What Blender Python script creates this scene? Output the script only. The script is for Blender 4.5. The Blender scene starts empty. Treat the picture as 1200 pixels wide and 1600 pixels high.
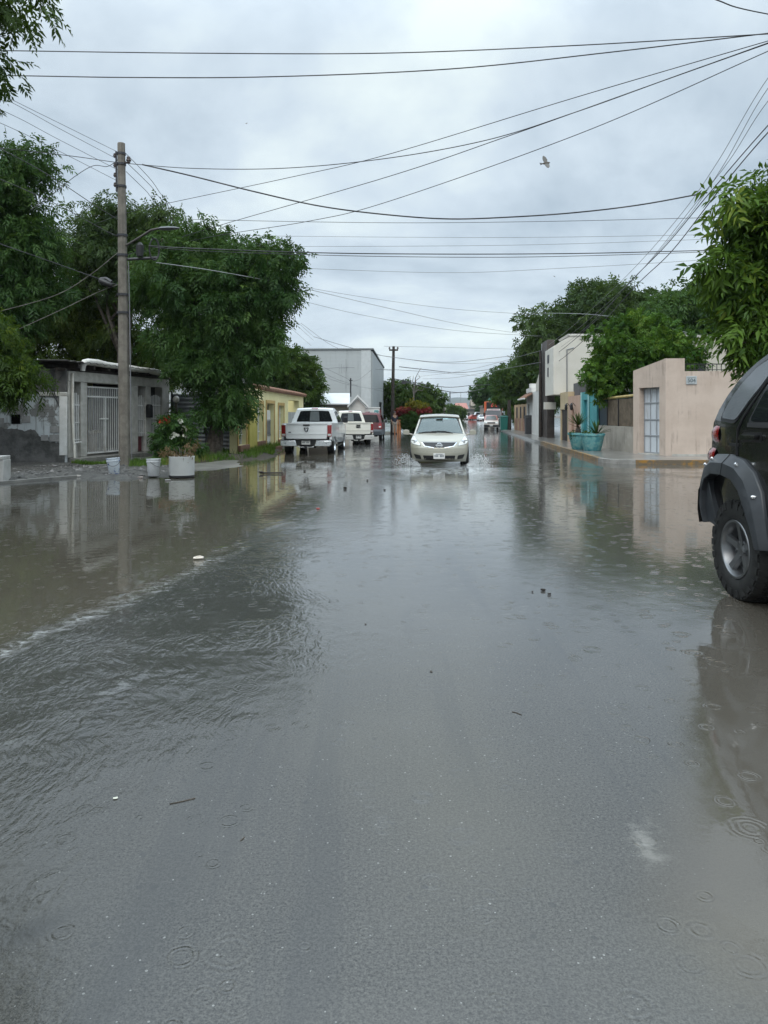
import bpy, bmesh, math, random
import numpy as np
from mathutils import Vector, Matrix

random.seed(7)
SC = bpy.context.scene
COL = SC.collection
PI = math.pi
R = math.radians

# ------------------------------------------------------------------ camera
CAM_H = 1.45
FPX = 1164.0                      # focal length in photo pixels (1200x1600)
HORIZON = 648.0                   # the photo's uprights are parallel: level camera, shifted lens
cam = bpy.data.cameras.new("camera")
cam.sensor_fit = 'VERTICAL'
cam.sensor_height = 24.0
cam.lens = 24.0 * FPX / 1600.0
cam.clip_start = 0.05
cam.clip_end = 12000
camo = bpy.data.objects.new("camera", cam)
COL.objects.link(camo)
camo.location = (0, 0, CAM_H)
camo.rotation_euler = (PI / 2, 0, 0)
cam.shift_y = -(800 - HORIZON) / 1600.0
SC.camera = camo

# ------------------------------------------------------------------ world: overcast, soft cloud
SUN_EL, SUN_ROT = R(46), R(196)
world = bpy.data.worlds.new("World")
SC.world = world
world.use_nodes = True
wt = world.node_tree
wt.nodes.clear()
def wn(t, **k):
    n = wt.nodes.new(t)
    for a, b in k.items(): setattr(n, a, b)
    return n
w_out = wn('ShaderNodeOutputWorld')
w_bg = wn('ShaderNodeBackground')
w_bg.inputs['Strength'].default_value = 0.1
w_sky = wn('ShaderNodeTexSky', sky_type='NISHITA', sun_disc=False)
w_sky.sun_elevation = SUN_EL
w_sky.sun_rotation = SUN_ROT
w_tc = wn('ShaderNodeTexCoord')
w_sep = wn('ShaderNodeSeparateXYZ')
wt.links.new(w_tc.outputs['Generated'], w_sep.inputs[0])
def wm(op, a, b=None, clamp=False):
    n = wn('ShaderNodeMath', operation=op, use_clamp=clamp)
    for i, v in enumerate((a, b)):
        if v is None: continue
        if hasattr(v, 'is_linked'): wt.links.new(v, n.inputs[i])
        else: n.inputs[i].default_value = v
    return n.outputs[0]
zc = wm('MAXIMUM', w_sep.outputs['Z'], 0.0)
den = wm('ADD', zc, 0.28)
cx_ = wm('DIVIDE', w_sep.outputs['X'], den)
cy_ = wm('DIVIDE', w_sep.outputs['Y'], den)
w_cmb = wn('ShaderNodeCombineXYZ')
wt.links.new(cx_, w_cmb.inputs[0]); wt.links.new(cy_, w_cmb.inputs[1])
w_n1 = wn('ShaderNodeTexNoise'); w_n1.inputs['Scale'].default_value = 1.1
w_n1.inputs['Detail'].default_value = 7; w_n1.inputs['Roughness'].default_value = 0.57
w_n1.inputs['Distortion'].default_value = 0.25
wt.links.new(w_cmb.outputs[0], w_n1.inputs['Vector'])
w_rmp = wn('ShaderNodeValToRGB')
cr = w_rmp.color_ramp
cr.elements[0].position = 0.38; cr.elements[0].color = (0.415, 0.505, 0.59, 1)
cr.elements[1].position = 0.60; cr.elements[1].color = (0.745, 0.84, 0.855, 1)
e = cr.elements.new(0.50); e.color = (0.58, 0.675, 0.755, 1)
wt.links.new(w_n1.outputs[0], w_rmp.inputs[0])
# an overcast sky is brightest overhead (CIE), a little dimmer at the horizon
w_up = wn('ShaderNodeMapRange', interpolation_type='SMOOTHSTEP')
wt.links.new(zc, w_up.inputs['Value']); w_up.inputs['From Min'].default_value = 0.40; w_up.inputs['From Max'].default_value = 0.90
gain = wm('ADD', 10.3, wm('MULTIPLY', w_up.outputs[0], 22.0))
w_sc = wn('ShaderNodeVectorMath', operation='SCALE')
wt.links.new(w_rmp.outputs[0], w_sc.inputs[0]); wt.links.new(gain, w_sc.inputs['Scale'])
w_mix = wn('ShaderNodeMixRGB'); w_mix.inputs[0].default_value = 0.93
wt.links.new(w_sky.outputs[0], w_mix.inputs[1]); wt.links.new(w_sc.outputs[0], w_mix.inputs[2])
wt.links.new(w_mix.outputs[0], w_bg.inputs['Color'])
wt.links.new(w_bg.outputs[0], w_out.inputs[0])

# ------------------------------------------------------------------ sun through cloud
sun = bpy.data.lights.new("sun", 'SUN')
sun.energy = 1.2
sun.angle = R(40)
sun.color = (1.0, 0.96, 0.90)
suno = bpy.data.objects.new("sun", sun)
COL.objects.link(suno)
suno.location = (0, -20, 40)
# sun stands behind the photographer's right shoulder
_d = Vector((math.sin(SUN_ROT) * math.cos(SUN_EL), math.cos(SUN_ROT) * math.cos(SUN_EL), math.sin(SUN_EL)))
suno.rotation_euler = _d.to_track_quat('Z', 'Y').to_euler()

SC.view_settings.view_transform = 'Standard'
SC.view_settings.look = 'None'
SC.view_settings.exposure = 0.22
SC.view_settings.gamma = 1.0
SC.cycles.max_bounces = 8
SC.cycles.diffuse_bounces = 3
SC.cycles.glossy_bounces = 4
SC.cycles.transmission_bounces = 6
SC.cycles.transparent_max_bounces = 12
SC.cycles.caustics_reflective = False
SC.cycles.caustics_refractive = False

# ------------------------------------------------------------------ survey helpers: measured photo points -> metres
def ray(px, py):
    return Vector(((px - 600) / FPX, 1.0, -(py - HORIZON) / FPX))
def G(px, py, z=0.0):
    d = ray(px, py); t = (z - CAM_H) / d.z
    return Vector((d.x * t, d.y * t, z))
def D(px, py, Y):
    d = ray(px, py); t = Y / d.y
    return Vector((d.x * t, Y, CAM_H + d.z * t))

# ------------------------------------------------------------------ object helpers
def tag(o, label=None, cat=None, group=None, kind=None):
    if label: o['label'] = label
    if cat: o['category'] = cat
    if group: o['group'] = group
    if kind: o['kind'] = kind
    return o
def thing(name, label, cat, loc=(0, 0, 0), rz=0.0, group=None):
    o = bpy.data.objects.new(name, None)
    o.empty_display_size = 0.3
    COL.objects.link(o)
    o.location = loc; o.rotation_euler = (0, 0, rz)
    return tag(o, label, cat, group)
def obj_from(me, name, m=None, parent=None):
    o = bpy.data.objects.new(name, me)
    COL.objects.link(o)
    if m: me.materials.append(m)
    if parent: o.parent = parent
    return o
def smooth(me, ang=35):
    n = len(me.polygons)
    me.polygons.foreach_set('use_smooth', [True] * n)
    try: me.set_sharp_from_angle(angle=R(ang))
    except Exception: pass
def bm_obj(bm, name, m, parent=None, ang=35, bevel=0.0, seg=2):
    bmesh.ops.remove_doubles(bm, verts=bm.verts, dist=1e-5)
    bmesh.ops.recalc_face_normals(bm, faces=bm.faces)
    me = bpy.data.meshes.new(name)
    bm.to_mesh(me); bm.free()
    o = obj_from(me, name, m, parent)
    if ang: smooth(me, ang)
    if bevel:
        b = o.modifiers.new('bevel', 'BEVEL'); b.width = bevel; b.segments = seg; b.limit_method = 'ANGLE'; b.angle_limit = R(40)
    return o

class MB:
    """collects boxes, tubes, lathes and prisms; build() links them as ONE mesh object"""
    def __init__(s): s.v = []; s.f = []
    def add(s, vs, fs, M=None):
        b = len(s.v)
        for v in vs:
            v = Vector(v)
            s.v.append(tuple(M @ v if M else v))
        for f in fs: s.f.append(tuple(b + i for i in f))
        return s
    def box(s, x0, x1, y0, y1, z0, z1, M=None):
        return s.add([(x0,y0,z0),(x1,y0,z0),(x1,y1,z0),(x0,y1,z0),(x0,y0,z1),(x1,y0,z1),(x1,y1,z1),(x0,y1,z1)],
                     [(0,3,2,1),(4,5,6,7),(0,1,5,4),(1,2,6,5),(2,3,7,6),(3,0,4,7)], M)
    def tube(s, pts, r, n=8, cap=True, closed=False):
        pts = [Vector(p) for p in pts]; m = len(pts)
        rs = r if isinstance(r, (list, tuple)) else [r] * m
        b = len(s.v); up = None
        for i, p in enumerate(pts):
            if closed: t = pts[(i + 1) % m] - pts[i - 1]
            else: t = pts[min(i + 1, m - 1)] - pts[max(i - 1, 0)]
            if t.length < 1e-9: t = Vector((0, 0, 1))
            t.normalize()
            if up is None:
                a = Vector((0, 0, 1)) if abs(t.z) < 0.9 else Vector((1, 0, 0))
                up = (a - t * a.dot(t)).normalized()
            else:
                up = up - t * up.dot(t)
                up = up.normalized() if up.length > 1e-6 else t.orthogonal().normalized()
            sd = t.cross(up)
            for k in range(n):
                a = 2 * PI * k / n
                s.v.append(tuple(p + (up * math.cos(a) + sd * math.sin(a)) * rs[i]))
        rng = m if closed else m - 1
        for i in range(rng):
            j = (i + 1) % m
            for k in range(n):
                k2 = (k + 1) % n
                s.f.append((b + i*n + k, b + i*n + k2, b + j*n + k2, b + j*n + k))
        if cap and not closed:
            s.f.append(tuple(b + k for k in reversed(range(n))))
            s.f.append(tuple(b + (m-1)*n + k for k in range(n)))
        return s
    def lathe(s, prof, n=24, axis='z', M=None, cap=False):
        """prof: (radius, height) pairs"""
        vs = []; m = len(prof)
        for (r, h) in prof:
            for k in range(n):
                a = 2 * PI * k / n
                c, q = r * math.cos(a), r * math.sin(a)
                vs.append((c, q, h) if axis == 'z' else ((h, c, q) if axis == 'x' else (q, h, c)))
        fs = []
        for i in range(m - 1):
            for k in range(n):
                k2 = (k + 1) % n
                fs.append((i*n + k, i*n + k2, (i+1)*n + k2, (i+1)*n + k))
        if cap:
            fs.append(tuple(reversed(range(n)))); fs.append(tuple((m-1)*n + k for k in range(n)))
        return s.add(vs, fs, M)
    def prism(s, poly, a0, a1, axis='y', M=None):
        """poly in the two other axes, extruded a0..a1 along axis"""
        n = len(poly); vs = []
        for a in (a0, a1):
            for (p, q) in poly:
                vs.append({'x': (a, p, q), 'y': (p, a, q), 'z': (p, q, a)}[axis])
        fs = [tuple(range(n)), tuple(reversed(range(n, 2*n)))]
        for i in range(n):
            j = (i + 1) % n
            fs.append((i, n + i, n + j, j))
        return s.add(vs, fs, M)
    def build(s, name, m, parent=None, ang=35, bevel=0.0, seg=2, merge=False):
        me = bpy.data.meshes.new(name)
        me.from_pydata(s.v, [], s.f); me.update()
        bm = bmesh.new(); bm.from_mesh(me)
        if merge: bmesh.ops.remove_doubles(bm, verts=bm.verts, dist=1e-5)
        bmesh.ops.recalc_face_normals(bm, faces=bm.faces)
        bm.to_mesh(me); bm.free()
        o = obj_from(me, name, m, parent)
        if ang: smooth(me, ang)
        if bevel:
            b = o.modifiers.new('bevel', 'BEVEL'); b.width = bevel; b.segments = seg
            b.limit_method = 'ANGLE'; b.angle_limit = R(40)
        return o

def wall_mesh(L, H, openings, th, x0=0.0, z0=0.0, y0=0.0):
    """one clean wall with openings (x0,x1,z0,z1): local x along it, y inward, z up"""
    xs = sorted({x0, x0 + L} | {v for o in openings for v in o[:2]})
    zs = sorted({z0, z0 + H} | {v for o in openings for v in o[2:]})
    xs = [x for x in xs if x0 - 1e-6 <= x <= x0 + L + 1e-6]; zs = [z for z in zs if z0 - 1e-6 <= z <= z0 + H + 1e-6]
    nx, nz = len(xs) - 1, len(zs) - 1
    def solid(i, k):
        if i < 0 or k < 0 or i >= nx or k >= nz: return False
        cx, cz = (xs[i] + xs[i+1]) / 2, (zs[k] + zs[k+1]) / 2
        return not any(o[0] < cx < o[1] and o[2] < cz < o[3] for o in openings)
    mb = MB(); a, b = y0, y0 + th
    for i in range(nx):
        for k in range(nz):
            if not solid(i, k): continue
            X0, X1, Z0, Z1 = xs[i], xs[i+1], zs[k], zs[k+1]
            mb.add([(X0,a,Z0),(X1,a,Z0),(X1,a,Z1),(X0,a,Z1)], [(0,1,2,3)])
            mb.add([(X0,b,Z0),(X1,b,Z0),(X1,b,Z1),(X0,b,Z1)], [(3,2,1,0)])
            if not solid(i-1, k): mb.add([(X0,a,Z0),(X0,b,Z0),(X0,b,Z1),(X0,a,Z1)], [(3,2,1,0)])
            if not solid(i+1, k): mb.add([(X1,a,Z0),(X1,b,Z0),(X1,b,Z1),(X1,a,Z1)], [(0,1,2,3)])
            if not solid(i, k-1): mb.add([(X0,a,Z0),(X1,a,Z0),(X1,b,Z0),(X0,b,Z0)], [(3,2,1,0)])
            if not solid(i, k+1): mb.add([(X0,a,Z1),(X1,a,Z1),(X1,b,Z1),(X0,b,Z1)], [(0,1,2,3)])
    return mb
def frame_angle(p, q):
    return math.atan2(q[1] - p[1], q[0] - p[0])

def text_mesh(txt, size, depth, name, m, parent, loc, rot, font_scale_x=1.0, bold=0.0):
    cu = bpy.data.curves.new(name, 'FONT')
    cu.body = txt; cu.size = size; cu.extrude = depth; cu.offset = bold
    cu.align_x = 'CENTER'; cu.align_y = 'CENTER'
    tmp = bpy.data.objects.new(name + '_tmp', cu)
    COL.objects.link(tmp)
    dg = bpy.context.evaluated_depsgraph_get(); dg.update()
    me = bpy.data.meshes.new_from_object(tmp.evaluated_get(dg))
    bpy.data.objects.remove(tmp)
    me.transform(Matrix.Diagonal((font_scale_x, 1, 1, 1)))
    me.materials.clear()
    o = obj_from(me, name, m, parent)
    o.location = loc; o.rotation_euler = rot
    return o

# ------------------------------------------------------------------ materials
class NT:
    """tiny node-graph writer"""
    def __init__(s, m): s.m = m; m.use_nodes = True; s.t = m.node_tree; s.t.nodes.clear(); s._tc = None
    def n(s, t, **k):
        x = s.t.nodes.new(t)
        for a, b in k.items(): setattr(x, a, b)
        return x
    def set(s, sock, v):
        if v is None: return
        if hasattr(v, 'is_linked'): s.t.links.new(v, sock)
        elif isinstance(v, (tuple, list)) and len(v) == 3 and sock.type == 'RGBA': sock.default_value = (*v, 1)
        else: sock.default_value = v
    def math(s, op, a, b=None, c=None, clamp=False):
        x = s.n('ShaderNodeMath', operation=op, use_clamp=clamp)
        for i, v in enumerate((a, b, c)): s.set(x.inputs[i], v)
        return x.outputs[0]
    def ss(s, v, a, b):
        x = s.n('ShaderNodeMapRange', interpolation_type='SMOOTHSTEP')
        s.set(x.inputs['Value'], v); x.inputs['From Min'].default_value = a; x.inputs['From Max'].default_value = b
        return x.outputs[0]
    def coord(s, kind='Object'):
        if s._tc is None: s._tc = s.n('ShaderNodeTexCoord')
        return s._tc.outputs[kind]
    def mapping(s, vec, scale=(1,1,1), rot=(0,0,0), loc=(0,0,0)):
        x = s.n('ShaderNodeMapping'); s.set(x.inputs['Vector'], vec)
        x.inputs['Scale'].default_value = scale; x.inputs['Rotation'].default_value = rot; x.inputs['Location'].default_value = loc
        return x.outputs[0]
    def noise(s, vec, scale=1.0, detail=4, rough=0.5, dist=0.0):
        x = s.n('ShaderNodeTexNoise'); s.set(x.inputs['Vector'], vec)
        x.inputs['Scale'].default_value = scale; x.inputs['Detail'].default_value = detail
        x.inputs['Roughness'].default_value = rough; x.inputs['Distortion'].default_value = dist
        return x.outputs[0]
    def vor(s, vec, scale, feature='F1', rnd=1.0):
        x = s.n('ShaderNodeTexVoronoi', feature=feature); s.set(x.inputs['Vector'], vec)
        x.inputs['Scale'].default_value = scale; x.inputs['Randomness'].default_value = rnd
        return x
    def mix(s, f, a, b):
        x = s.n('ShaderNodeMix', data_type='RGBA')
        s.set(x.inputs[0], f)
        s.set(x.inputs[6], a if not isinstance(a, tuple) else (*a[:3], 1)); s.set(x.inputs[7], b if not isinstance(b, tuple) else (*b[:3], 1))
        return x.outputs[2]
    def attr(s, name):
        return s.n('ShaderNodeAttribute', attribute_name=name).outputs['Fac']
    def bump(s, h, strength=0.3, dist=0.02, normal=None):
        x = s.n('ShaderNodeBump'); x.inputs['Strength'].default_value = strength; x.inputs['Distance'].default_value = dist
        s.set(x.inputs['Height'], h)
        if normal is not None: s.set(x.inputs['Normal'], normal)
        return x.outputs[0]
    def bsdf(s, **k):
        x = s.n('ShaderNodeBsdfPrincipled')
        for a, b in k.items(): s.set(x.inputs[a.replace('_', ' ')], b)
        return x
    def out(s, sh):
        o = s.n('ShaderNodeOutputMaterial')
        s.t.links.new(sh.outputs[0] if hasattr(sh, 'outputs') else sh, o.inputs[0])
        return s.m
def newmat(name): return NT(bpy.data.materials.new(name))

def m_rough(name, c1, c2, scale=3.0, rough=0.75, bump=0.25, bscale=30.0, bdist=0.01, metal=0.0, streak=0.0, c3=None, spec=0.4, coat=0.0):
    """weathered surface: two tones in noise, optional vertical streaks of a third tone"""
    t = newmat(name); co = t.coord()
    f = t.ss(t.noise(co, scale, 6, 0.6), 0.35, 0.65)
    col = t.mix(f, c1, c2)
    if c3 is not None:
        st = t.noise(t.mapping(co, (4, 4, 0.35)), 2.2, 5, 0.6)
        blot = t.noise(co, 0.9, 5, 0.65, 0.4)
        g = t.ss(t.math('ADD', t.math('MULTIPLY', st, 0.5), t.math('MULTIPLY', blot, 0.5)), 0.62 - streak * 0.2, 0.74 - streak * 0.16)
        col = t.mix(t.math('MULTIPLY', g, 0.85), col, c3)
    h = t.noise(co, bscale, 6, 0.6)
    b = t.bsdf(Base_Color=col, Roughness=rough, Metallic=metal, Normal=t.bump(h, bump, bdist), Coat_Weight=coat, Coat_Roughness=0.15)
    b.inputs['Specular IOR Level'].default_value = spec
    return t.out(b)
def m_paint(name, c, rough=0.3, coat=1.0, drops=0.0, metal=0.0, flake=0.03):
    """wet car paint; drops = beads of rain standing on it"""
    t = newmat(name); co = t.coord()
    n = t.noise(co, 2.5, 4)
    col = t.mix(n, tuple(x * 0.92 for x in c), tuple(min(1, x * 1.06) for x in c))
    kw = {}
    if drops:
        v = t.vor(co, 95.0)
        size = t.math('MULTIPLY', v.outputs['Color'], 1.0)
        sep = t.n('ShaderNodeSeparateColor'); t.set(sep.inputs[0], v.outputs['Color'])
        rad = t.math('MULTIPLY', sep.outputs[0], 0.42)
        dome = t.math('SUBTRACT', rad, v.outputs['Distance'])
        dome = t.math('MAXIMUM', dome, 0.0)
        kw['Coat_Normal'] = t.bump(t.math('POWER', dome, 0.6), drops, 0.004)
    b = t.bsdf(Base_Color=col, Roughness=rough, Metallic=metal, Coat_Weight=coat, Coat_Roughness=0.04, **kw)
    return t.out(b)
def m_plain(name, c, rough=0.5, metal=0.0, bump=0.12, bscale=60.0, var=0.15, spec=0.5):
    t = newmat(name); co = t.coord()
    n = t.noise(co, 6.0, 5)
    col = t.mix(n, tuple(x * (1 - var) for x in c), tuple(min(1, x * (1 + var)) for x in c))
    b = t.bsdf(Base_Color=col, Roughness=rough, Metallic=metal, Normal=t.bump(t.noise(co, bscale, 4), bump, 0.004))
    b.inputs['Specular IOR Level'].default_value = spec
    return t.out(b)
def m_darkglass(name, c=(0.012, 0.014, 0.016), drops=0.0, rough=0.03, spec=0.5):
    t = newmat(name); co = t.coord(); kw = {}
    if drops:
        v = t.vor(co, 130.0)
        sep = t.n('ShaderNodeSeparateColor'); t.set(sep.inputs[0], v.outputs['Color'])
        dome = t.math('MAXIMUM', t.math('SUBTRACT', t.math('MULTIPLY', sep.outputs[0], 0.5), v.outputs['Distance']), 0.0)
        kw['Normal'] = t.bump(t.math('POWER', dome, 0.6), drops, 0.005)
    b = t.bsdf(Base_Color=c, Roughness=rough, IOR=1.52, **kw)
    b.inputs['Specular IOR Level'].default_value = spec
    return t.out(b)
def m_glass(name, tint=(0.75, 0.86, 0.86), film=0.22):
    t = newmat(name)
    tr = t.n('ShaderNodeBsdfTransparent'); tr.inputs[0].default_value = (*tint, 1)
    gl = t.n('ShaderNodeBsdfGlossy'); gl.inputs[0].default_value = (1, 1, 1, 1); gl.inputs[1].default_value = 0.03
    fr = t.n('ShaderNodeFresnel'); fr.inputs[0].default_value = 1.5
    mx = t.n('ShaderNodeMixShader')
    df = t.n('ShaderNodeBsdfDiffuse'); df.inputs[0].default_value = (0.34, 0.47, 0.47, 1)      # rain film; its pale teal also paints in the sky's sheen
    m0 = t.n('ShaderNodeMixShader'); m0.inputs[0].default_value = film
    t.t.links.new(tr.outputs[0], m0.inputs[1]); t.t.links.new(df.outputs[0], m0.inputs[2])
    t.t.links.new(fr.outputs[0], mx.inputs[0]); t.t.links.new(m0.outputs[0], mx.inputs[1]); t.t.links.new(gl.outputs[0], mx.inputs[2])
    return t.out(mx.outputs[0])
def m_lamp(name, c, rough=0.12):
    t = newmat(name); co = t.coord()
    w = t.n('ShaderNodeTexWave', wave_type='BANDS', bands_direction='Z'); t.set(w.inputs[0], co); w.inputs['Scale'].default_value = 22
    b = t.bsdf(Base_Color=t.mix(w.outputs[0], tuple(x * 0.7 for x in c), c), Roughness=rough, Coat_Weight=1.0, Coat_Roughness=0.03,
               Normal=t.bump(w.outputs[0], 0.15, 0.01))
    return t.out(b)
def m_leaf(name, c1, c2, c3=None, trans=0.28, gloss=0.35):
    """wet foliage: tone follows a per-twig random value, so light and dark clumps are the leaves' own"""
    t = newmat(name)
    a = t.attr('tint')
    col = t.mix(t.ss(a, 0.15, 0.85), c1, c2)
    if c3: col = t.mix(t.ss(a, 0.80, 0.98), col, c3)
    df = t.n('ShaderNodeBsdfDiffuse'); t.set(df.inputs[0], col)
    tl = t.n('ShaderNodeBsdfTranslucent'); t.set(tl.inputs[0], t.mix(0.4, col, (0.13, 0.20, 0.01)))
    m1 = t.n('ShaderNodeMixShader'); m1.inputs[0].default_value = trans
    t.t.links.new(df.outputs[0], m1.inputs[1]); t.t.links.new(tl.outputs[0], m1.inputs[2])
    gl = t.n('ShaderNodeBsdfGlossy'); gl.inputs[1].default_value = gloss; gl.inputs[0].default_value = (0.8, 0.85, 0.85, 1)
    lw = t.n('ShaderNodeLayerWeight'); lw.inputs[0].default_value = 0.5
    m2 = t.n('ShaderNodeMixShader')
    t.set(m2.inputs[0], t.math('ADD', 0.012, t.math('MULTIPLY', t.math('POWER', lw.outputs['Facing'], 4.0), 0.10))); t.t.links.new(m1.outputs[0], m2.inputs[1]); t.t.links.new(gl.outputs[0], m2.inputs[2])
    return t.out(m2.outputs[0])

M = {}
M['concrete'] = m_rough('concrete', (0.36, 0.345, 0.31), (0.48, 0.465, 0.43), 4, 0.8, 0.35, 40, 0.012, c3=(0.17, 0.16, 0.14), streak=0.2)
M['concrete_wet'] = m_rough('wet_concrete', (0.13, 0.125, 0.115), (0.22, 0.21, 0.19), 2, 0.35, 0.2, 30, 0.008, c3=(0.09, 0.085, 0.08), streak=0.4)
M['pole_concrete'] = m_rough('pole_concrete', (0.12, 0.108, 0.09), (0.185, 0.168, 0.142), 5, 0.8, 0.4, 35, 0.01, c3=(0.11, 0.10, 0.085), streak=0.5)
M['wood_dark'] = m_rough('dark_wood', (0.018, 0.014, 0.012), (0.045, 0.036, 0.03), 8, 0.7, 0.4, 25, 0.01)
M['wood_grey'] = m_rough('grey_wood', (0.10, 0.09, 0.08), (0.17, 0.155, 0.14), 8, 0.75, 0.4, 25, 0.01)
M['steel'] = m_plain('galvanised_steel', (0.32, 0.33, 0.34), 0.4, 0.7)
M['steel_dark'] = m_plain('dark_steel', (0.05, 0.05, 0.055), 0.5, 0.5)
M['cable'] = m_plain('cable_sheath', (0.026, 0.027, 0.03), 0.5)
M['cable_grey'] = m_plain('grey_cable_sheath', (0.16, 0.16, 0.17), 0.5)
M['black'] = m_plain('black_plastic', (0.012, 0.012, 0.013), 0.45)
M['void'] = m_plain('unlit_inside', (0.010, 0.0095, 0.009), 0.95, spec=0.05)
M['rubber'] = m_rough('tyre_rubber', (0.012, 0.012, 0.012), (0.024, 0.024, 0.023), 12, 0.55, 0.3, 70, 0.004)
M['white_metal'] = m_rough('white_enamel', (0.62, 0.61, 0.58), (0.72, 0.71, 0.69), 5, 0.45, 0.1, 60, 0.003, c3=(0.32, 0.25, 0.18), streak=0.1)
M['chrome'] = m_plain('chrome', (0.72, 0.73, 0.74), 0.12, 1.0, 0.02)
M['alloy'] = m_plain('alloy', (0.42, 0.43, 0.44), 0.28, 0.9, 0.05)
M['red_lamp'] = m_lamp('red_lamp', (0.30, 0.012, 0.015))
M['clear_lamp'] = m_lamp('clear_lamp', (0.72, 0.74, 0.72))
M['plate'] = m_plain('plate_white', (0.62, 0.62, 0.60), 0.4)
M['plate_ink'] = m_plain('plate_ink', (0.10, 0.12, 0.14), 0.5)
M['dark_glass'] = m_darkglass('tinted_glass')
M['bark'] = m_rough('bark', (0.035, 0.028, 0.022), (0.09, 0.075, 0.06), 9, 0.85, 0.8, 22, 0.03)
M['alloy_dark'] = m_plain('dull_alloy', (0.20, 0.205, 0.21), 0.36, 0.85, 0.05)
M['terracotta'] = m_rough('terracotta', (0.15, 0.075, 0.045), (0.23, 0.125, 0.08), 6, 0.8, 0.4, 20, 0.02)
# ================================================================== GROUND, ROAD, STANDING WATER
def sdf_poly(P, poly):
    """signed distance (negative inside) from points P (n,2) to a polygon"""
    poly = np.asarray(poly, float); n = len(poly)
    d = np.full(len(P), 1e9); inside = np.zeros(len(P), bool)
    for i in range(n):
        a, b = poly[i], poly[(i + 1) % n]
        ab = b - a; t = np.clip(((P - a) @ ab) / (ab @ ab + 1e-12), 0, 1)
        d = np.minimum(d, np.hypot(*(P - (a + t[:, None] * ab)).T))
        c = ((a[1] > P[:, 1]) != (b[1] > P[:, 1]))
        xi = (b[0] - a[0]) * (P[:, 1] - a[1]) / (b[1] - a[1] + 1e-12) + a[0]
        inside ^= c & (P[:, 0] < xi)
    return np.where(inside, -d, d)
def sdf_line(P, pts):
    d = np.full(len(P), 1e9)
    pts = np.asarray(pts, float)
    for a, b in zip(pts[:-1], pts[1:]):
        ab = b - a; t = np.clip(((P - a) @ ab) / (ab @ ab + 1e-12), 0, 1)
        d = np.minimum(d, np.hypot(*(P - (a + t[:, None] * ab)).T))
    return d
def gp(*pts): return [tuple(G(*p)[:2]) for p in pts]
def sstep(x, a, b):
    t = np.clip((x - a) / (b - a), 0, 1); return t * t * (3 - 2 * t)
def vnoise(P, s, seed=0):
    """cheap smooth value noise"""
    rs = np.random.RandomState(seed); T = rs.rand(64, 64)
    q = P / s; i = np.floor(q).astype(int); f = q - i; f = f * f * (3 - 2 * f)
    g = lambda a, b: T[(i[:, 0] + a) % 64, (i[:, 1] + b) % 64]
    return (g(0,0)*(1-f[:,0])*(1-f[:,1]) + g(1,0)*f[:,0]*(1-f[:,1]) + g(0,1)*(1-f[:,0])*f[:,1] + g(1,1)*f[:,0]*f[:,1])

def axis_steps(lo, hi, near, grow):
    v = [0.0]
    while v[-1] < hi: v.append(v[-1] + max(near, grow * abs(v[-1])))
    w = [0.0]
    while w[-1] > lo: w.append(w[-1] - max(near, grow * abs(w[-1])))
    return np.array(sorted(set(w[1:]) | set(v)))
# outlines measured on the photo, kept as real positions on the road
FRONT = gp((-420, 1180), (-150, 1075), (0, 1018), (70, 985), (150, 955), (230, 922), (300, 893), (345, 868), (385, 842), (405, 828), (440, 812))
POOL_L = gp((-420, 1180), (-150, 1075), (0, 1018), (70, 985), (150, 955), (230, 922), (300, 893), (345, 868), (385, 842), (440, 808), (500, 765), (528, 738), (540, 712)) + \
         [(-2.4, 31), (-4.6, 31)] + gp((440, 706), (330, 722), (300, 738), (240, 746), (180, 752), (90, 756), (0, 762), (-200, 775), (-700, 790), (-900, 1000))
POOL_R = gp((812, 742), (840, 716), (876, 700), (942, 727), (1000, 731), (1110, 728), (1350, 735), (1500, 900), (1250, 960), (1090, 925), (1010, 880), (930, 842), (860, 800))
POOL_J = gp((1020, 1420), (1060, 1240), (1090, 1060), (1105, 960), (1140, 900), (1400, 880), (1700, 1300), (1500, 1700), (1150, 1560))
FLOW = FRONT + gp((470, 835), (490, 900), (500, 990), (480, 1080), (400, 1150), (250, 1190), (150, 1230), (110, 1330), (150, 1430), (120, 1560), (-80, 1650), (-500, 1650))
FAR_L = gp((520, 735), (545, 700), (600, 690), (640, 700), (640, 740), (580, 765))
FAR_R = gp((735, 740), (740, 700), (800, 700), (850, 730), (960, 734), (1105, 738), (1110, 752), (980, 754), (860, 756), (780, 765))
SPLASH = gp((618, 736), (640, 726), (658, 729), (690, 731), (716, 729), (738, 726), (760, 735), (725, 742), (690, 739), (650, 743))
PATCH = gp((748, 965), (765, 940), (830, 932), (880, 945), (890, 970), (840, 985), (770, 985))
PATCH2 = gp((975, 1300), (1000, 1268), (1035, 1275), (1045, 1320), (1060, 1350), (1030, 1370), (985, 1345))
HOLE = gp((30, 1468), (45, 1445), (75, 1440), (80, 1452), (60, 1470))

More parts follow.
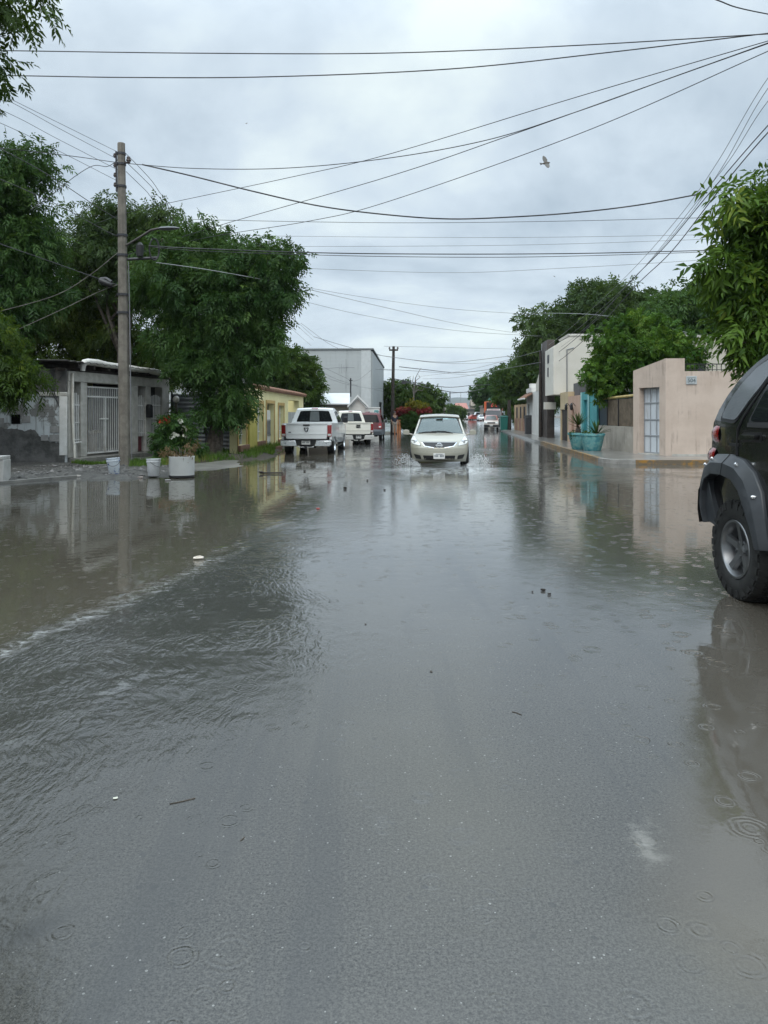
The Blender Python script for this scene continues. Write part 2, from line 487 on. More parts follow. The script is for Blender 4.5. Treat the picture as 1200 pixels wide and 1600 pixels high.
gx = axis_steps(-70, 70, 0.11, 0.018)
gy = axis_steps(-12, 420, 0.11, 0.016)
XX, YY = np.meshgrid(gx, gy)
PP = np.stack([XX.ravel(), YY.ravel()], 1)
wob = (vnoise(PP, 0.9, 1) - 0.5) * 0.9 + (vnoise(PP, 0.31, 2) - 0.5) * 0.35
dist = np.hypot(PP[:, 0], PP[:, 1])
wob = wob * np.clip(dist / 9, 0.35, 1.6)
def mask(poly, soft, w=1.0): return 1 - sstep(sdf_poly(PP, poly) + wob * w, -soft, soft)
A = {}
A['pool'] = np.clip(mask(POOL_L, 0.18, 0.25) + mask(POOL_R, 0.9, 0.5) * 0.8 + mask(POOL_J, 0.16, 0.3), 0, 1)
A['flow'] = np.clip(mask(FLOW, 0.55, 0.9) + mask(FAR_L, 1.0) * 0.8 + mask(FAR_R, 1.2) * 0.8, 0, 1)
FRONT2 = gp((-150, 1240), (0, 1168), (80, 1128), (150, 1092), (215, 1052))
fd = sdf_line(PP, FRONT) + wob * 0.34
fd2 = np.hypot(sdf_line(PP, FRONT2) + wob * 0.2, 0)
A['front'] = np.exp(-(fd / 0.045) ** 2) * (1 - sstep(PP[:, 1], 9.3, 10.6)) + 0.6 * np.exp(-(fd2 / 0.035) ** 2)
A['band'] = np.exp(-(np.maximum(fd, 0) / 0.75) ** 2)
A['splash'] = np.clip(mask(SPLASH, 0.5, 0.6) * 1.3, 0, 1)
A['patch'] = np.clip(mask(PATCH, 0.22, 0.4) * 0.55 + mask(PATCH2, 0.07, 0.2), 0, 1)
A['silt'] = np.clip(mask(POOL_R, 0.9, 0.5) * sstep(PP[:, 0] / np.maximum(PP[:, 1], 1), 0.27, 0.40) * 0.8 + mask(POOL_J, 0.16, 0.3), 0, 1)
A['hole'] = mask(HOLE, 0.03, 0.1)
def grid_mesh(name, z, m, attrs, keep=None, zfun=None):
    nx, ny = len(gx), len(gy)
    Z = np.full(len(PP), z) if zfun is None else zfun
    idx = np.arange(nx * ny).reshape(ny, nx)
    F = np.stack([idx[:-1, :-1], idx[:-1, 1:], idx[1:, 1:], idx[1:, :-1]], -1).reshape(-1, 4)
    V = np.column_stack([PP, Z])
    if keep is not None:
        F = F[keep[F].any(1)]
        used = np.unique(F); remap = -np.ones(len(V), int); remap[used] = np.arange(len(used))
        V = V[used]; F = remap[F]
    else: used = np.arange(len(V))
    me = bpy.data.meshes.new(name)
    me.vertices.add(len(V)); me.vertices.foreach_set('co', V.astype(np.float32).ravel())
    me.loops.add(F.size); me.loops.foreach_set('vertex_index', F.astype(np.int32).ravel())
    me.polygons.add(len(F)); me.polygons.foreach_set('loop_start', np.arange(0, F.size, 4, dtype=np.int32))
    me.polygons.foreach_set('loop_total', np.full(len(F), 4, np.int32))
    me.update(calc_edges=True)
    me.polygons.foreach_set('use_smooth', [True] * len(F))
    for k, v in attrs.items():
        a = me.attributes.new(k, 'FLOAT', 'POINT'); a.data.foreach_set('value', v[used].astype(np.float32))
    return obj_from(me, name, m)

def rings(t, co, scale, thresh, r_lo, r_hi, freq, seed):
    """rings where raindrops have just struck: one per cell, random size, most cells empty"""
    mp = t.mapping(co, (1, 1, 1), loc=(seed * 3.7, seed * 1.3, 0))
    v = t.vor(mp, scale)
    v.voronoi_dimensions = '2D'
    sp = t.n('ShaderNodeSeparateColor'); t.set(sp.inputs[0], v.outputs['Color'])
    d = t.math('DIVIDE', v.outputs['Distance'], scale)
    d = t.math('ADD', d, t.math('MULTIPLY', t.math('SUBTRACT', t.noise(co, 11.0, 2, 0.5), 0.5), r_hi * 0.35))
    rad = t.math('ADD', r_lo, t.math('MULTIPLY', sp.outputs[1], r_hi - r_lo))
    u = t.math('DIVIDE', t.math('SUBTRACT', d, rad), t.math('MULTIPLY', rad, 0.42))
    env = t.math('EXPONENT', t.math('MULTIPLY', t.math('MULTIPLY', u, u), -1.0))
    wv = t.math('SINE', t.math('MULTIPLY', d, freq))
    on = t.math('GREATER_THAN', sp.outputs[0], thresh)
    amp = t.math('ADD', 0.35, t.math('MULTIPLY', sp.outputs[2], 0.65))
    brk = t.ss(t.noise(co, 14.0 + seed, 3, 0.6), 0.36, 0.58)          # broken, never perfect circles
    return t.math('MULTIPLY', t.math('MULTIPLY', t.math('MULTIPLY', t.math('MULTIPLY', wv, env), on), amp), t.math('ADD', 0.25, brk))

def water_normal(t, co, flow, front, pool):
    """ripples: streaks of running water, rain rings and a fine rain-stippled chop"""
    warp = t.noise(t.mapping(co, (1, 1, 1)), 0.55, 3, 0.5)
    wv = t.n('ShaderNodeCombineXYZ')
    t.set(wv.inputs[0], t.math('MULTIPLY', warp, 1.1)); t.set(wv.inputs[1], t.math('MULTIPLY', warp, -0.7))
    va = t.n('ShaderNodeVectorMath', operation='ADD'); t.set(va.inputs[0], co); t.set(va.inputs[1], wv.outputs[0])
    run = t.noise(t.mapping(va.outputs[0], (12.0, 4.6, 1), rot=(0, 0, R(12))), 2.2, 3, 0.5, 0.45)
    run2 = t.noise(t.mapping(va.outputs[0], (24.0, 12.0, 1), rot=(0, 0, R(-14))), 2.0, 2, 0.5)
    gust = t.ss(t.noise(co, 0.8, 4, 0.6), 0.38, 0.64)
    chop = t.noise(co, 26.0, 3, 0.6)
    swell = t.noise(t.mapping(co, (1.0, 1.0, 1)), 5.0, 3, 0.5)
    r1 = rings(t, co, 3.0, 0.72, 0.022, 0.062, 260.0, 1)
    r2 = rings(t, co, 6.0, 0.60, 0.010, 0.035, 420.0, 5)
    r3 = rings(t, co, 1.5, 0.95, 0.06, 0.11, 200.0, 9)
    r4 = rings(t, co, 4.4, 0.55, 0.008, 0.045, 360.0, 13)
    rr = t.math('ADD', t.math('ADD', t.math('ADD', t.math('MULTIPLY', r1, 0.65), t.math('MULTIPLY', r4, 0.6)), t.math('MULTIPLY', r2, 0.7)), t.math('MULTIPLY', r3, 0.45))
    fl = t.math('ADD', t.math('MULTIPLY', flow, t.math('ADD', 0.12, t.math('MULTIPLY', gust, 1.0))), 0.0)
    h_flow = t.math('MULTIPLY', t.math('ADD', t.math('MULTIPLY', run, 1.0), t.math('MULTIPLY', run2, 0.28)), fl)
    dry_ = t.math('SUBTRACT', 1.0, t.math('MULTIPLY', pool, 0.55))
    base = t.math('MULTIPLY', t.math('ADD', t.math('MULTIPLY', chop, 0.022), t.math('MULTIPLY', swell, 0.10)), dry_)
    h = t.math('ADD', t.math('MULTIPLY', h_flow, 0.44), base)
    h = t.math('ADD', h, t.math('MULTIPLY', rr, 0.042))
    h = t.math('ADD', h, t.math('MULTIPLY', front, 0.7))
    return h

def make_road():
    t = newmat('wet_asphalt'); co = t.coord()
    pool, flow, front = t.attr('pool'), t.attr('flow'), t.attr('front')
    splash, patch, hole, band = t.attr('splash'), t.attr('patch'), t.attr('hole'), t.attr('band')
    # aggregate
    g1 = t.noise(co, 170.0, 3, 0.7)
    g2 = t.noise(co, 88.0, 5, 0.75)
    big = t.noise(co, 0.55, 5, 0.6)
    tracks = t.noise(t.mapping(co, (2.6, 0.14, 1), rot=(0, 0, R(5))), 1.3, 5, 0.65, 0.2)
    tone = t.math('ADD', t.math('MULTIPLY', g1, 0.45), t.math('MULTIPLY', g2, 0.55))
    col = t.mix(t.ss(tone, 0.38, 0.62), (0.013, 0.0125, 0.011), (0.090, 0.087, 0.077))
    col = t.mix(t.math('MULTIPLY', t.ss(big, 0.42, 0.68), 0.45), col, (0.076, 0.073, 0.064))
    col = t.mix(t.math('MULTIPLY', t.ss(tracks, 0.50, 0.64), 0.42), col, (0.030, 0.031, 0.031))
    v = t.vor(co, 105.0); sp = t.n('ShaderNodeSeparateColor'); t.set(sp.inputs[0], v.outputs['Color'])
    chip = t.math('MULTIPLY', t.math('GREATER_THAN', sp.outputs[0], 0.955), t.math('LESS_THAN', v.outputs['Distance'], t.math('MULTIPLY', t.math('POWER', sp.outputs[1], 2.0), 0.42)))
    col = t.mix(t.math('MULTIPLY', chip, 0.5), col, (0.36, 0.36, 0.34))
    v2 = t.vor(co, 24.0); sp2 = t.n('ShaderNodeSeparateColor'); t.set(sp2.inputs[0], v2.outputs['Color'])
    dk = t.math('MULTIPLY', t.math('GREATER_THAN', sp2.outputs[0], 0.93), t.math('LESS_THAN', v2.outputs['Distance'], t.math('MULTIPLY', sp2.outputs[1], 0.34)))
    col = t.mix(t.math('MULTIPLY', dk, 0.6), col, (0.025, 0.026, 0.026))
    # pale worn repair in the asphalt, and a hole
    pn = t.ss(t.math('ADD', t.math('MULTIPLY', t.noise(co, 13.0, 6, 0.75), 1.5), t.math('MULTIPLY', patch, 0.5)), 0.95, 1.35)
    col = t.mix(t.math('MULTIPLY', t.math('MULTIPLY', pn, patch), 0.6), col, (0.26, 0.25, 0.225))
    col = t.mix(hole, col, (0.015, 0.015, 0.015))
    # silt carried by the standing water
    mud = t.mix(t.noise(co, 1.2, 4, 0.6), (0.056, 0.047, 0.030), (0.084, 0.071, 0.047))
    mud = t.mix(t.attr('silt'), mud, (0.082, 0.071, 0.055))
    col = t.mix(t.math('MULTIPLY', flow, 0.60), col, (0.034, 0.034, 0.030))  # darkens the running water, painting in the tree's dark reflection
    col = t.mix(t.math('MULTIPLY', pool, 0.82), col, mud)
    # thrown-up white water
    fo = t.noise(t.mapping(co, (3.0, 1.3, 1)), 2.6, 6, 0.72, 0.8)
    foam = t.math('MULTIPLY', t.ss(fo, 0.40, 0.58), splash)
    lace = t.noise(t.mapping(co, (15, 5.0, 1), rot=(0, 0, R(12))), 2.3, 6, 0.75, 0.8)
    foam2 = t.math('MULTIPLY', t.ss(lace, 0.50, 0.66), t.math('MULTIPLY', band, 0.16))
    foam3 = t.math('MULTIPLY', t.math('MULTIPLY', front, t.ss(t.noise(co, 11.0, 6, 0.8), 0.46, 0.64)), 0.6)  # foam, its white also painting the sky glint on the wave front
    foam = t.math('MAXIMUM', foam, t.math('MAXIMUM', foam2, foam3))
    col = t.mix(t.math('MULTIPLY', foam, 0.9), col, (0.62, 0.64, 0.64))
    h = water_normal(t, co, flow, front, pool)
    # the film is thinner away from the pools: the stones stipple it
    dry = t.math('SUBTRACT', 1.0, pool, clamp=True)
    h2 = t.math('ADD', h, t.math('MULTIPLY', t.math('MULTIPLY', g2, dry), 0.016))
    b = t.bsdf(Base_Color=col, Roughness=0.75, Coat_Weight=1.0, Coat_IOR=1.62,
               Coat_Roughness=t.math('ADD', 0.010, t.math('MULTIPLY', dry, 0.032)),
               Coat_Normal=t.bump(h2, 1.0, 0.020), Normal=t.bump(g1, 0.25, 0.006))
    b.inputs['Specular IOR Level'].default_value = 0.15
    t.out(b)
    o = grid_mesh('road', 0.0, t.m, A)
    tag(o, kind='structure')
    return o
make_road()

# wide land under everything, out to the horizon
def make_land():
    mb = MB(); S = 3600
    mb.add([(-S, -S, -0.06), (S, -S, -0.06), (S, S, -0.06), (-S, S, -0.06)], [(0, 1, 2, 3)])
    o = mb.build('ground', m_rough('bare_earth', (0.10, 0.09, 0.075), (0.16, 0.145, 0.12), 0.3, 0.85, 0.3, 4, 0.05), ang=0)
    tag(o, kind='structure')
make_land()

def terrain_patch(name, outline, z_in, edge, m, step=0.16, bumpy=0.03, seed=3, kind='structure', label=None, cat=None):
    """irregular raised ground inside an outline; its rim sinks below the road"""
    o = np.asarray(outline)
    lo, hi = o.min(0) - 0.3, o.max(0) + 0.3
    xs = np.arange(lo[0], hi[0], step); ys = np.arange(lo[1], hi[1], step)
    X, Y = np.meshgrid(xs, ys); P = np.stack([X.ravel(), Y.ravel()], 1)
    d = sdf_poly(P, o)
    nz = (vnoise(P, 0.7, seed) - 0.5) * 2 * bumpy + (vnoise(P, 0.22, seed + 1) - 0.5) * bumpy
    k = sstep(-(d + (vnoise(P, 0.6, seed + 5) - 0.5) * edge * 0.8), -edge * 0.3, edge)
    Z = -0.03 + (z_in + 0.03) * k + nz * k
    nx, ny = len(xs), len(ys); idx = np.arange(nx * ny).reshape(ny, nx)
    F = np.stack([idx[:-1, :-1], idx[:-1, 1:], idx[1:, 1:], idx[1:, :-1]], -1).reshape(-1, 4)
    F = F[(Z[F] > -0.025).any(1)]
    used = np.unique(F); remap = -np.ones(len(P), int); remap[used] = np.arange(len(used))
    me = bpy.data.meshes.new(name)
    me.from_pydata(np.column_stack([P, Z])[used].tolist(), [], remap[F].tolist()); me.update()
    ob = obj_from(me, name, m); smooth(me, 180)
    tag(ob, label, cat, kind=kind)
    def height(x, y):
        i = int(np.clip((x - lo[0]) / step, 0, nx - 1)); j = int(np.clip((y - lo[1]) / step, 0, ny - 1))
        return float(Z[j * nx + i])
    return ob, height

# left verge: wet grit in front of the old house, and the grass strip beyond it
M['grit'] = m_rough('wet_grit', (0.040, 0.038, 0.034), (0.105, 0.10, 0.09), 9, 0.5, 0.9, 34, 0.03, c3=(0.15, 0.14, 0.12), streak=0.2)
GRIT = gp((-420, 752), (0, 753), (60, 750), (110, 747), (190, 751), (255, 747), (300, 742)) + [(-4.7, 19.5), (-5.6, 21.8), (-5.9, 26), (-7.4, 27.4), (-9.3, 21.9), (-16, 20.9), (-24, 20.5)]
grit_o, grit_h = terrain_patch('grit_verge', GRIT, 0.07, 0.5, M['grit'], 0.14, 0.035, 11)
GRASS_OUT = [(-5.75, 20.9), (-5.1, 22.4), (-4.25, 24.0), (-3.75, 26.0), (-3.9, 27.5), (-4.3, 30), (-4.5, 40), (-4.9, 44), (-7.6, 44), (-7.4, 26.5), (-6.6, 22.6)]
M['soil'] = m_rough('dark_soil', (0.035, 0.03, 0.02), (0.06, 0.05, 0.035), 5, 0.85, 0.6, 20, 0.02)
soil_o, soil_h = terrain_patch('grass_verge', GRASS_OUT, 0.12, 0.45, M['soil'], 0.2, 0.03, 21)
# cracked concrete apron between the tub and the grass
AP = gp((302, 736), (345, 734), (385, 728), (372, 719), (310, 716)) + [(-6.9, 24.5), (-6.6, 21.2)]
M['apron'] = M['concrete_wet']
ap_o, ap_h = terrain_patch('concrete_apron', AP, 0.028, 0.3, M['apron'], 0.12, 0.012, 31)

def grass(outline, n, hfun, name, hmin=0.06, hmax=0.2, seed=5, lean=0.5):
    rs = np.random.RandomState(seed); o = np.asarray(outline); lo, hi = o.min(0), o.max(0)
    P = rs.rand(n * 4, 2) * (hi - lo) + lo
    keep = (sdf_poly(P, o) < -0.12) & (vnoise(P, 0.8, seed) + 0.35 * rs.rand(len(P)) > 0.45)
    P = P[keep][:n]; n = len(P)
    z = np.array([hfun(x, y) for x, y in P]) - 0.01
    h = (hmin + (hmax - hmin) * rs.rand(n) ** 1.6); a = rs.rand(n) * 6.283; w = 0.006 + 0.007 * rs.rand(n)
    le = lean * h * (0.3 + rs.rand(n)); b = rs.rand(n) * 6.283
    side = np.column_stack([np.cos(a) * w, np.sin(a) * w, np.zeros(n)])
    base = np.column_stack([P, z])
    off = lambda f: np.column_stack([np.cos(b) * le * f * f, np.sin(b) * le * f * f, h * f])
    V = np.stack([base - side, base + side, base + off(0.55) + side * 0.7, base + off(0.55) - side * 0.7, base + off(1.0)], 1).reshape(-1, 3)
    i = np.arange(n)[:, None] * 5
    fs = np.concatenate([(i + [0, 1, 2, 3]).tolist(), ]).tolist() + (i + [3, 2, 4]).tolist()
    me = bpy.data.meshes.new(name); me.from_pydata(V.tolist(), [], fs); me.update()
    at = me.attributes.new('tint', 'FLOAT', 'POINT')
    tn = np.repeat(np.clip(vnoise(P, 0.5, seed + 2) * 0.7 + rs.rand(n) * 0.4, 0, 1), 5)
    at.data.foreach_set('value', tn.astype(np.float32))
    return obj_from(me, name, M['grass_leaf'])
M['grass_leaf'] = m_leaf('grass_blades', (0.05, 0.11, 0.018), (0.12, 0.20, 0.035), (0.22, 0.20, 0.07), 0.3)
o = grass(GRASS_OUT, 22000, soil_h, 'grass', 0.08, 0.26, 5)
tag(o, 'wet green grass strip in front of the yellow house and dark tree', 'grass', kind='stuff')
TUFT = [(-6.9, 19.7), (-5.75, 19.5), (-5.7, 20.9), (-6.1, 21.4), (-7.3, 21.4)]
o = grass(TUFT, 1500, grit_h, 'weeds', 0.06, 0.24, 8)
tag(o, 'yellowing weeds growing round the foot of the concrete pole', 'weeds', kind='stuff')
TUFT2 = [(-9.0, 21.0), (-7.6, 20.7), (-7.5, 21.3), (-8.9, 21.6)]
o = grass(TUFT2, 900, grit_h, 'weeds', 0.04, 0.14, 9)
tag(o, 'low weeds along the step of the old carport', 'weeds', kind='stuff')

# loose stones on the grit: uncountable
def stones(outline, n, hfun, seed, smin, smax):
    rs = random.Random(seed); o = np.asarray(outline); lo, hi = o.min(0), o.max(0); mb = MB(); k = 0
    while k < n:
        x, y = rs.uniform(lo[0], hi[0]), rs.uniform(lo[1], hi[1])
        if sdf_poly(np.array([[x, y]]), o)[0] > -0.02: continue
        s = rs.uniform(smin, smax) * (1 + 1.2 * (rs.random() > 0.93)); k += 1
        vs = []
        for (a, b, c) in ((1,0,0),(-1,0,0),(0,1,0),(0,-1,0),(0,0,1),(0,0,-1)):
            f = rs.uniform(0.6, 1.25)
            vs.append((a * s * f, b * s * f, c * s * f * 0.6))
        mb.add(vs, [(0,2,4),(2,1,4),(1,3,4),(3,0,4),(2,0,5),(1,2,5),(3,1,5),(0,3,5)],
               Matrix.Translation((x, y, hfun(x, y) + s * 0.15)) @ Matrix.Rotation(rs.uniform(0, 6.3), 4, 'Z'))
    return mb
M['stone'] = m_rough('wet_stone', (0.05, 0.048, 0.045), (0.17, 0.16, 0.15), 3, 0.45, 0.3, 30, 0.01)
ST = gp((20, 752), (110, 746), (190, 749), (255, 745), (300, 741)) + [(-5.6, 20.3), (-9, 20.9), (-9.5, 19)]
o = stones(ST, 420, grit_h, 3, 0.015, 0.05).build('gravel', M['stone'], ang=0)
tag(o, 'scattered wet stones and rubble on the grit verge', 'gravel', kind='stuff')

# low kerb strip at the left edge of the verge
for cx0, cy0, s0 in ((8.15, 12.6, 61), (-8.7, 11.2, 62)):      # earth pits of the two near street trees
    terrain_patch('tree_pit', [(cx0 + (0.85 + 0.1 * math.sin(3 * a)) * math.cos(a), cy0 + 0.9 * math.sin(a)) for a in [i * PI / 8 for i in range(16)]], 0.09, 0.22, M['soil'], 0.08, 0.02, s0)
mb = MB()
a0, a1 = G(-200, 772), G(118, 746)
L = (a1 - a0).length
mb.box(0, L, -0.06, 0.06, -0.03, 0.055)
o = mb.build('kerb', M['concrete_wet'], bevel=0.012)
o.location = a0; o.rotation_euler = (0, 0, frame_angle(a0, a1)); tag(o, kind='structure')

# ------------------------------------------------------------------ right pavement with painted kerb
K0, K1 = Vector((6.50, 21.7, 0)), Vector((7.9, 37.5, 0))     # kerb line along the street
K2 = Vector((14.0, 21.9, 0))                                   # kerb along the cross street
def pavement():
    pts = [Vector((11.6, 78, 0)), K1 + Vector((0.1, 2, 0)), K1]
    corner = []
    for k in range(9):                                         # rounded corner
        a = k / 8
        p = (1-a)**2 * (K0 + (K1 - K0).normalized() * 1.3) + 2*a*(1-a) * (K0 + Vector((0.0, -0.1, 0))) + a*a * (K0 + Vector((1.5, 0.05, 0)))
        corner.append(p)
    pts = pts + corner + [K2, Vector((30, 21.5, 0)), Vector((30, 80, 0))]
    mb = MB()
    mb.prism([(p.x, p.y) for p in pts], -0.05, 0.12, 'z')
    o = mb.build('sidewalk', m_rough('pavement', (0.13, 0.125, 0.115), (0.21, 0.20, 0.185), 1.1, 0.28, 0.15, 25, 0.006, c3=(0.10, 0.095, 0.085), streak=0.4, coat=0.5), ang=0)
    tag(o, kind='structure')
    # kerb stones proud of the pavement edge, worn yellow paint, one bare grey length at the corner
    ty = newmat('worn_yellow_paint'); co = ty.coord()
    n = ty.noise(co, 4.5, 6, 0.7)
    col = ty.mix(ty.ss(n, 0.40, 0.54), (0.34, 0.175, 0.03), (0.14, 0.11, 0.075))
    b = ty.bsdf(Base_Color=col, Roughness=0.4, Normal=ty.bump(ty.noise(co, 30, 4), 0.3, 0.01)); ty.out(b)
    def kerb(path, name, m, lift=0.004):
        mb = MB()
        for a, b_ in zip(path[:-1], path[1:]):
            d = (b_ - a).normalized(); nrm = Vector((d.y, -d.x, 0))
            q = [a + nrm * -0.13, a + nrm * 0.02, b_ + nrm * 0.02, b_ + nrm * -0.13]
            mb.add([(p.x, p.y, z) for z in (-0.05, 0.12 + lift) for p in q],
                   [(0,3,2,1),(4,5,6,7),(0,1,5,4),(1,2,6,5),(2,3,7,6),(3,0,4,7)])
        o = mb.build(name, m, ang=0, merge=False); tag(o, kind='structure')
    path = [K1] + corner
    kerb([K1, corner[0]], 'kerb', ty.m)
    kerb(corner[:7], 'kerb', m_rough('bare_kerb', (0.22, 0.215, 0.20), (0.32, 0.31, 0.29), 5, 0.6, 0.3, 30, 0.01))
    kerb(corner[6:] + [K2, Vector((30, 21.5, 0))], 'kerb', ty.m)
pavement()
# ================================================================== TREES AND PLANTS
def leaf_mesh(name, clusters, m, parent, rs, sprigs=26, leaflets=9, leaf=0.11, width=0.32, rach=0.34, droop=0.5, puff=1.0, simple=False, tint_bias=0.0):
    """clusters (n,4): x,y,z,r. Every cluster carries sprigs, every sprig pairs of folded leaflets."""
    C = np.asarray(clusters, float); nc = len(C)
    n = nc * sprigs
    ci = np.repeat(np.arange(nc), sprigs)
    u = rs.normal(size=(n, 3)); u /= np.linalg.norm(u, axis=1)[:, None]
    rad = C[ci, 3] * (0.25 + 0.75 * rs.rand(n) ** 0.5) * puff
    base = C[ci, :3] + u * rad[:, None] * np.array([1, 1, 0.72])
    d = u * 0.9 + rs.normal(size=(n, 3)) * 0.45; d[:, 2] -= droop * (0.5 + rs.rand(n))
    d /= np.linalg.norm(d, axis=1)[:, None]
    side = np.cross(d, rs.normal(size=(n, 3))); side /= np.linalg.norm(side, axis=1)[:, None] + 1e-9
    nrm = np.cross(side, d)
    up = nrm * np.sign(nrm[:, 2:3] + 1e-9)
    L = rach * (0.6 + 0.8 * rs.rand(n))
    k = leaflets
    tpos = np.tile(np.linspace(0.12, 1.0, k), n); si = np.repeat(np.arange(n), k)
    sgn = np.tile(np.where(np.arange(k) % 2 == 0, 1.0, -1.0), n); sgn = np.where(np.tile(np.arange(k) == k - 1, n), 0.0, sgn)
    N = n * k
    sag = -0.25 * (tpos ** 2) * L[si] * droop
    p0 = base[si] + d[si] * (tpos * L[si])[:, None]; p0[:, 2] += sag
    ld = d[si] * 0.65 + side[si] * (sgn * 0.85)[:, None] + rs.normal(size=(N, 3)) * 0.22
    ld[:, 2] -= droop * 0.55 * rs.rand(N)
    ld /= np.linalg.norm(ld, axis=1)[:, None]
    ln = leaf * (0.7 + 0.6 * rs.rand(N)) * (0.75 + 0.5 * np.sin(np.clip(tpos, 0, 1) * PI))
    ls = np.cross(up[si], ld); ls /= np.linalg.norm(ls, axis=1)[:, None] + 1e-9
    w = ln * width * 0.5
    mid = p0 + ld * (ln * 0.42)[:, None]
    fold = up[si] * (ln * 0.10)[:, None]
    tip = p0 + ld * ln[:, None]; tip[:, 2] -= ln * 0.18
    V = np.stack([p0, mid + ls * w[:, None] + fold, tip, mid - ls * w[:, None] + fold], 1).reshape(-1, 3)
    me = bpy.data.meshes.new(name)
    me.vertices.add(len(V)); me.vertices.foreach_set('co', V.astype(np.float32).ravel())
    # two triangles per leaflet, folded on the midrib
    b = np.arange(N)[:, None] * 4
    F = np.concatenate([b + [0, 1, 2], b + [0, 2, 3]], 1).reshape(-1).astype(np.int32)
    me.loops.add(len(F)); me.loops.foreach_set('vertex_index', F)
    nf = len(F) // 3
    me.polygons.add(nf); me.polygons.foreach_set('loop_start', np.arange(0, len(F), 3, dtype=np.int32))
    me.polygons.foreach_set('loop_total', np.full(nf, 3, np.int32))
    me.update(calc_edges=True)
    tint = np.clip(rs.rand(nc)[ci] * 0.55 + rs.rand(n) * 0.45 + tint_bias, 0, 1)
    at = me.attributes.new('tint', 'FLOAT', 'POINT')
    at.data.foreach_set('value', np.repeat(np.repeat(tint, k), 4).astype(np.float32))
    return obj_from(me, name, m, parent)

def crown_clusters(blobs, n, rs, r0=0.5, r1=0.85, shell=0.55, seed=0):
    """cluster centres in a union of ellipsoids (cx,cy,cz,rx,ry,rz), thicker toward the outside, with gaps"""
    vol = np.array([b[3] * b[4] * b[5] for b in blobs]) ** 0.8; vol /= vol.sum()
    out = []
    while len(out) < n:
        b = blobs[rs.choice(len(blobs), p=vol)]
        u = rs.normal(size=3); u /= np.linalg.norm(u)
        f = shell + (1 - shell) * rs.rand() ** 0.7
        f *= 0.80 + 0.30 * rs.rand() + (0.16 if rs.rand() > 0.90 else 0)
        p = np.array(b[:3]) + u * f * np.array(b[3:6])
        if p[2] < 0.25: continue
        out.append((*p, rs.uniform(r0, r1)))
    return np.array(out)

def limb_path(p, q, rs, k=5, wob=0.10):
    p, q = np.array(p), np.array(q); L = np.linalg.norm(q - p); pts = []
    for i in range(k + 1):
        t = i / k
        x = p + (q - p) * t
        x[2] += 0.16 * L * math.sin(t * PI) * 0.6
        if 0 < i < k: x = x + rs.normal(size=3) * wob * L * 0.3
        pts.append(tuple(x))
    return pts
def tree(name, label, cat, base, blobs, nclus, m, seed, trunk_r=0.2, trunk_to=None, fork=0.35, group=None, limbs=14, r0=0.5, r1=0.85, shell=0.5, bark=None, **kw):
    rs = np.random.RandomState(seed)
    t = thing(name, label, cat, base, 0, group)
    bx, by, bz = base
    B = [(b[0]-bx, b[1]-by, b[2]-bz, *b[3:]) for b in blobs]
    C = crown_clusters(B, nclus, rs, r0, r1, shell)
    leaf_mesh('crown', C, m, t, rs, **kw)
    top = trunk_to if trunk_to is not None else tuple(np.mean([b[:3] for b in B], 0))
    mb = MB()
    tp = limb_path((0, 0, -0.15), top, rs, 6, 0.06)
    tp = [(p[0], p[1], p[2] if i else -0.15) for i, p in enumerate(tp)]
    mb.tube(tp, [trunk_r * (1.25 if i == 0 else 1.0) * (1 - 0.62 * i / 6) for i in range(7)], 10)
    tr = mb.build('trunk', bark or M['bark'], t, 60)
    mb = MB()
    for i in range(limbs):
        c = C[rs.randint(len(C))]
        s = np.array(tp[rs.randint(2, 6)])
        mb.tube(limb_path(s, c[:3], rs, 5, 0.12), [trunk_r * 0.42 * (1 - 0.8 * j / 5) for j in range(6)], 6)
        for q in range(2):
            c2 = C[rs.randint(len(C))]
            if np.linalg.norm(c2[:3] - c[:3]) < 1.6:
                mb.tube(limb_path(c[:3], c2[:3], rs, 3, 0.15), [trunk_r * 0.12, trunk_r * 0.10, trunk_r * 0.07, trunk_r * 0.04], 5)
    if limbs: mb.build('limbs', bark or M['bark'], t, 60)
    return t

M['leaf_dark'] = m_leaf('dark_leaf', (0.024, 0.064, 0.016), (0.062, 0.124, 0.032), (0.115, 0.19, 0.048))
M['leaf_mid'] = m_leaf('mid_leaf', (0.030, 0.066, 0.015), (0.068, 0.115, 0.024), (0.115, 0.165, 0.030))
M['leaf_yellow'] = m_leaf('yellow_green_leaf', (0.024, 0.048, 0.008), (0.066, 0.098, 0.014), (0.14, 0.17, 0.022))
M['leaf_bright'] = m_leaf('bright_leaf', (0.045, 0.095, 0.018), (0.10, 0.165, 0.028), (0.16, 0.215, 0.035))
M['leaf_lime'] = m_leaf('lime_leaf', (0.022, 0.050, 0.008), (0.060, 0.105, 0.014), (0.15, 0.20, 0.025))
M['leaf_fresh'] = m_leaf('fresh_leaf', (0.035, 0.085, 0.012), (0.095, 0.170, 0.024), (0.19, 0.25, 0.035))
M['leaf_glossy'] = m_leaf('glossy_leaf', (0.026, 0.060, 0.016), (0.060, 0.110, 0.026), (0.10, 0.16, 0.035), 0.3, 0.3)
M['leaf_round'] = m_leaf('round_tree_leaf', (0.030, 0.088, 0.012), (0.085, 0.170, 0.024), (0.17, 0.26, 0.036), 0.3, 0.3)
M['leaf_olive'] = m_leaf('olive_leaf', (0.032, 0.062, 0.020), (0.072, 0.118, 0.034), (0.11, 0.16, 0.045))

def bl(px, py, Y, rx, ry, rd=None):
    """crown lobe measured on the photo, as a real ellipsoid standing at depth Y"""
    p = D(px, py, Y); k = Y / FPX
    return (p.x, p.y, p.z, rx * k, (rd if rd else max(rx, ry) * k * 0.85), ry * k)
fine = dict(leaflets=9, leaf=0.15, width=0.32, rach=0.40, droop=0.75)
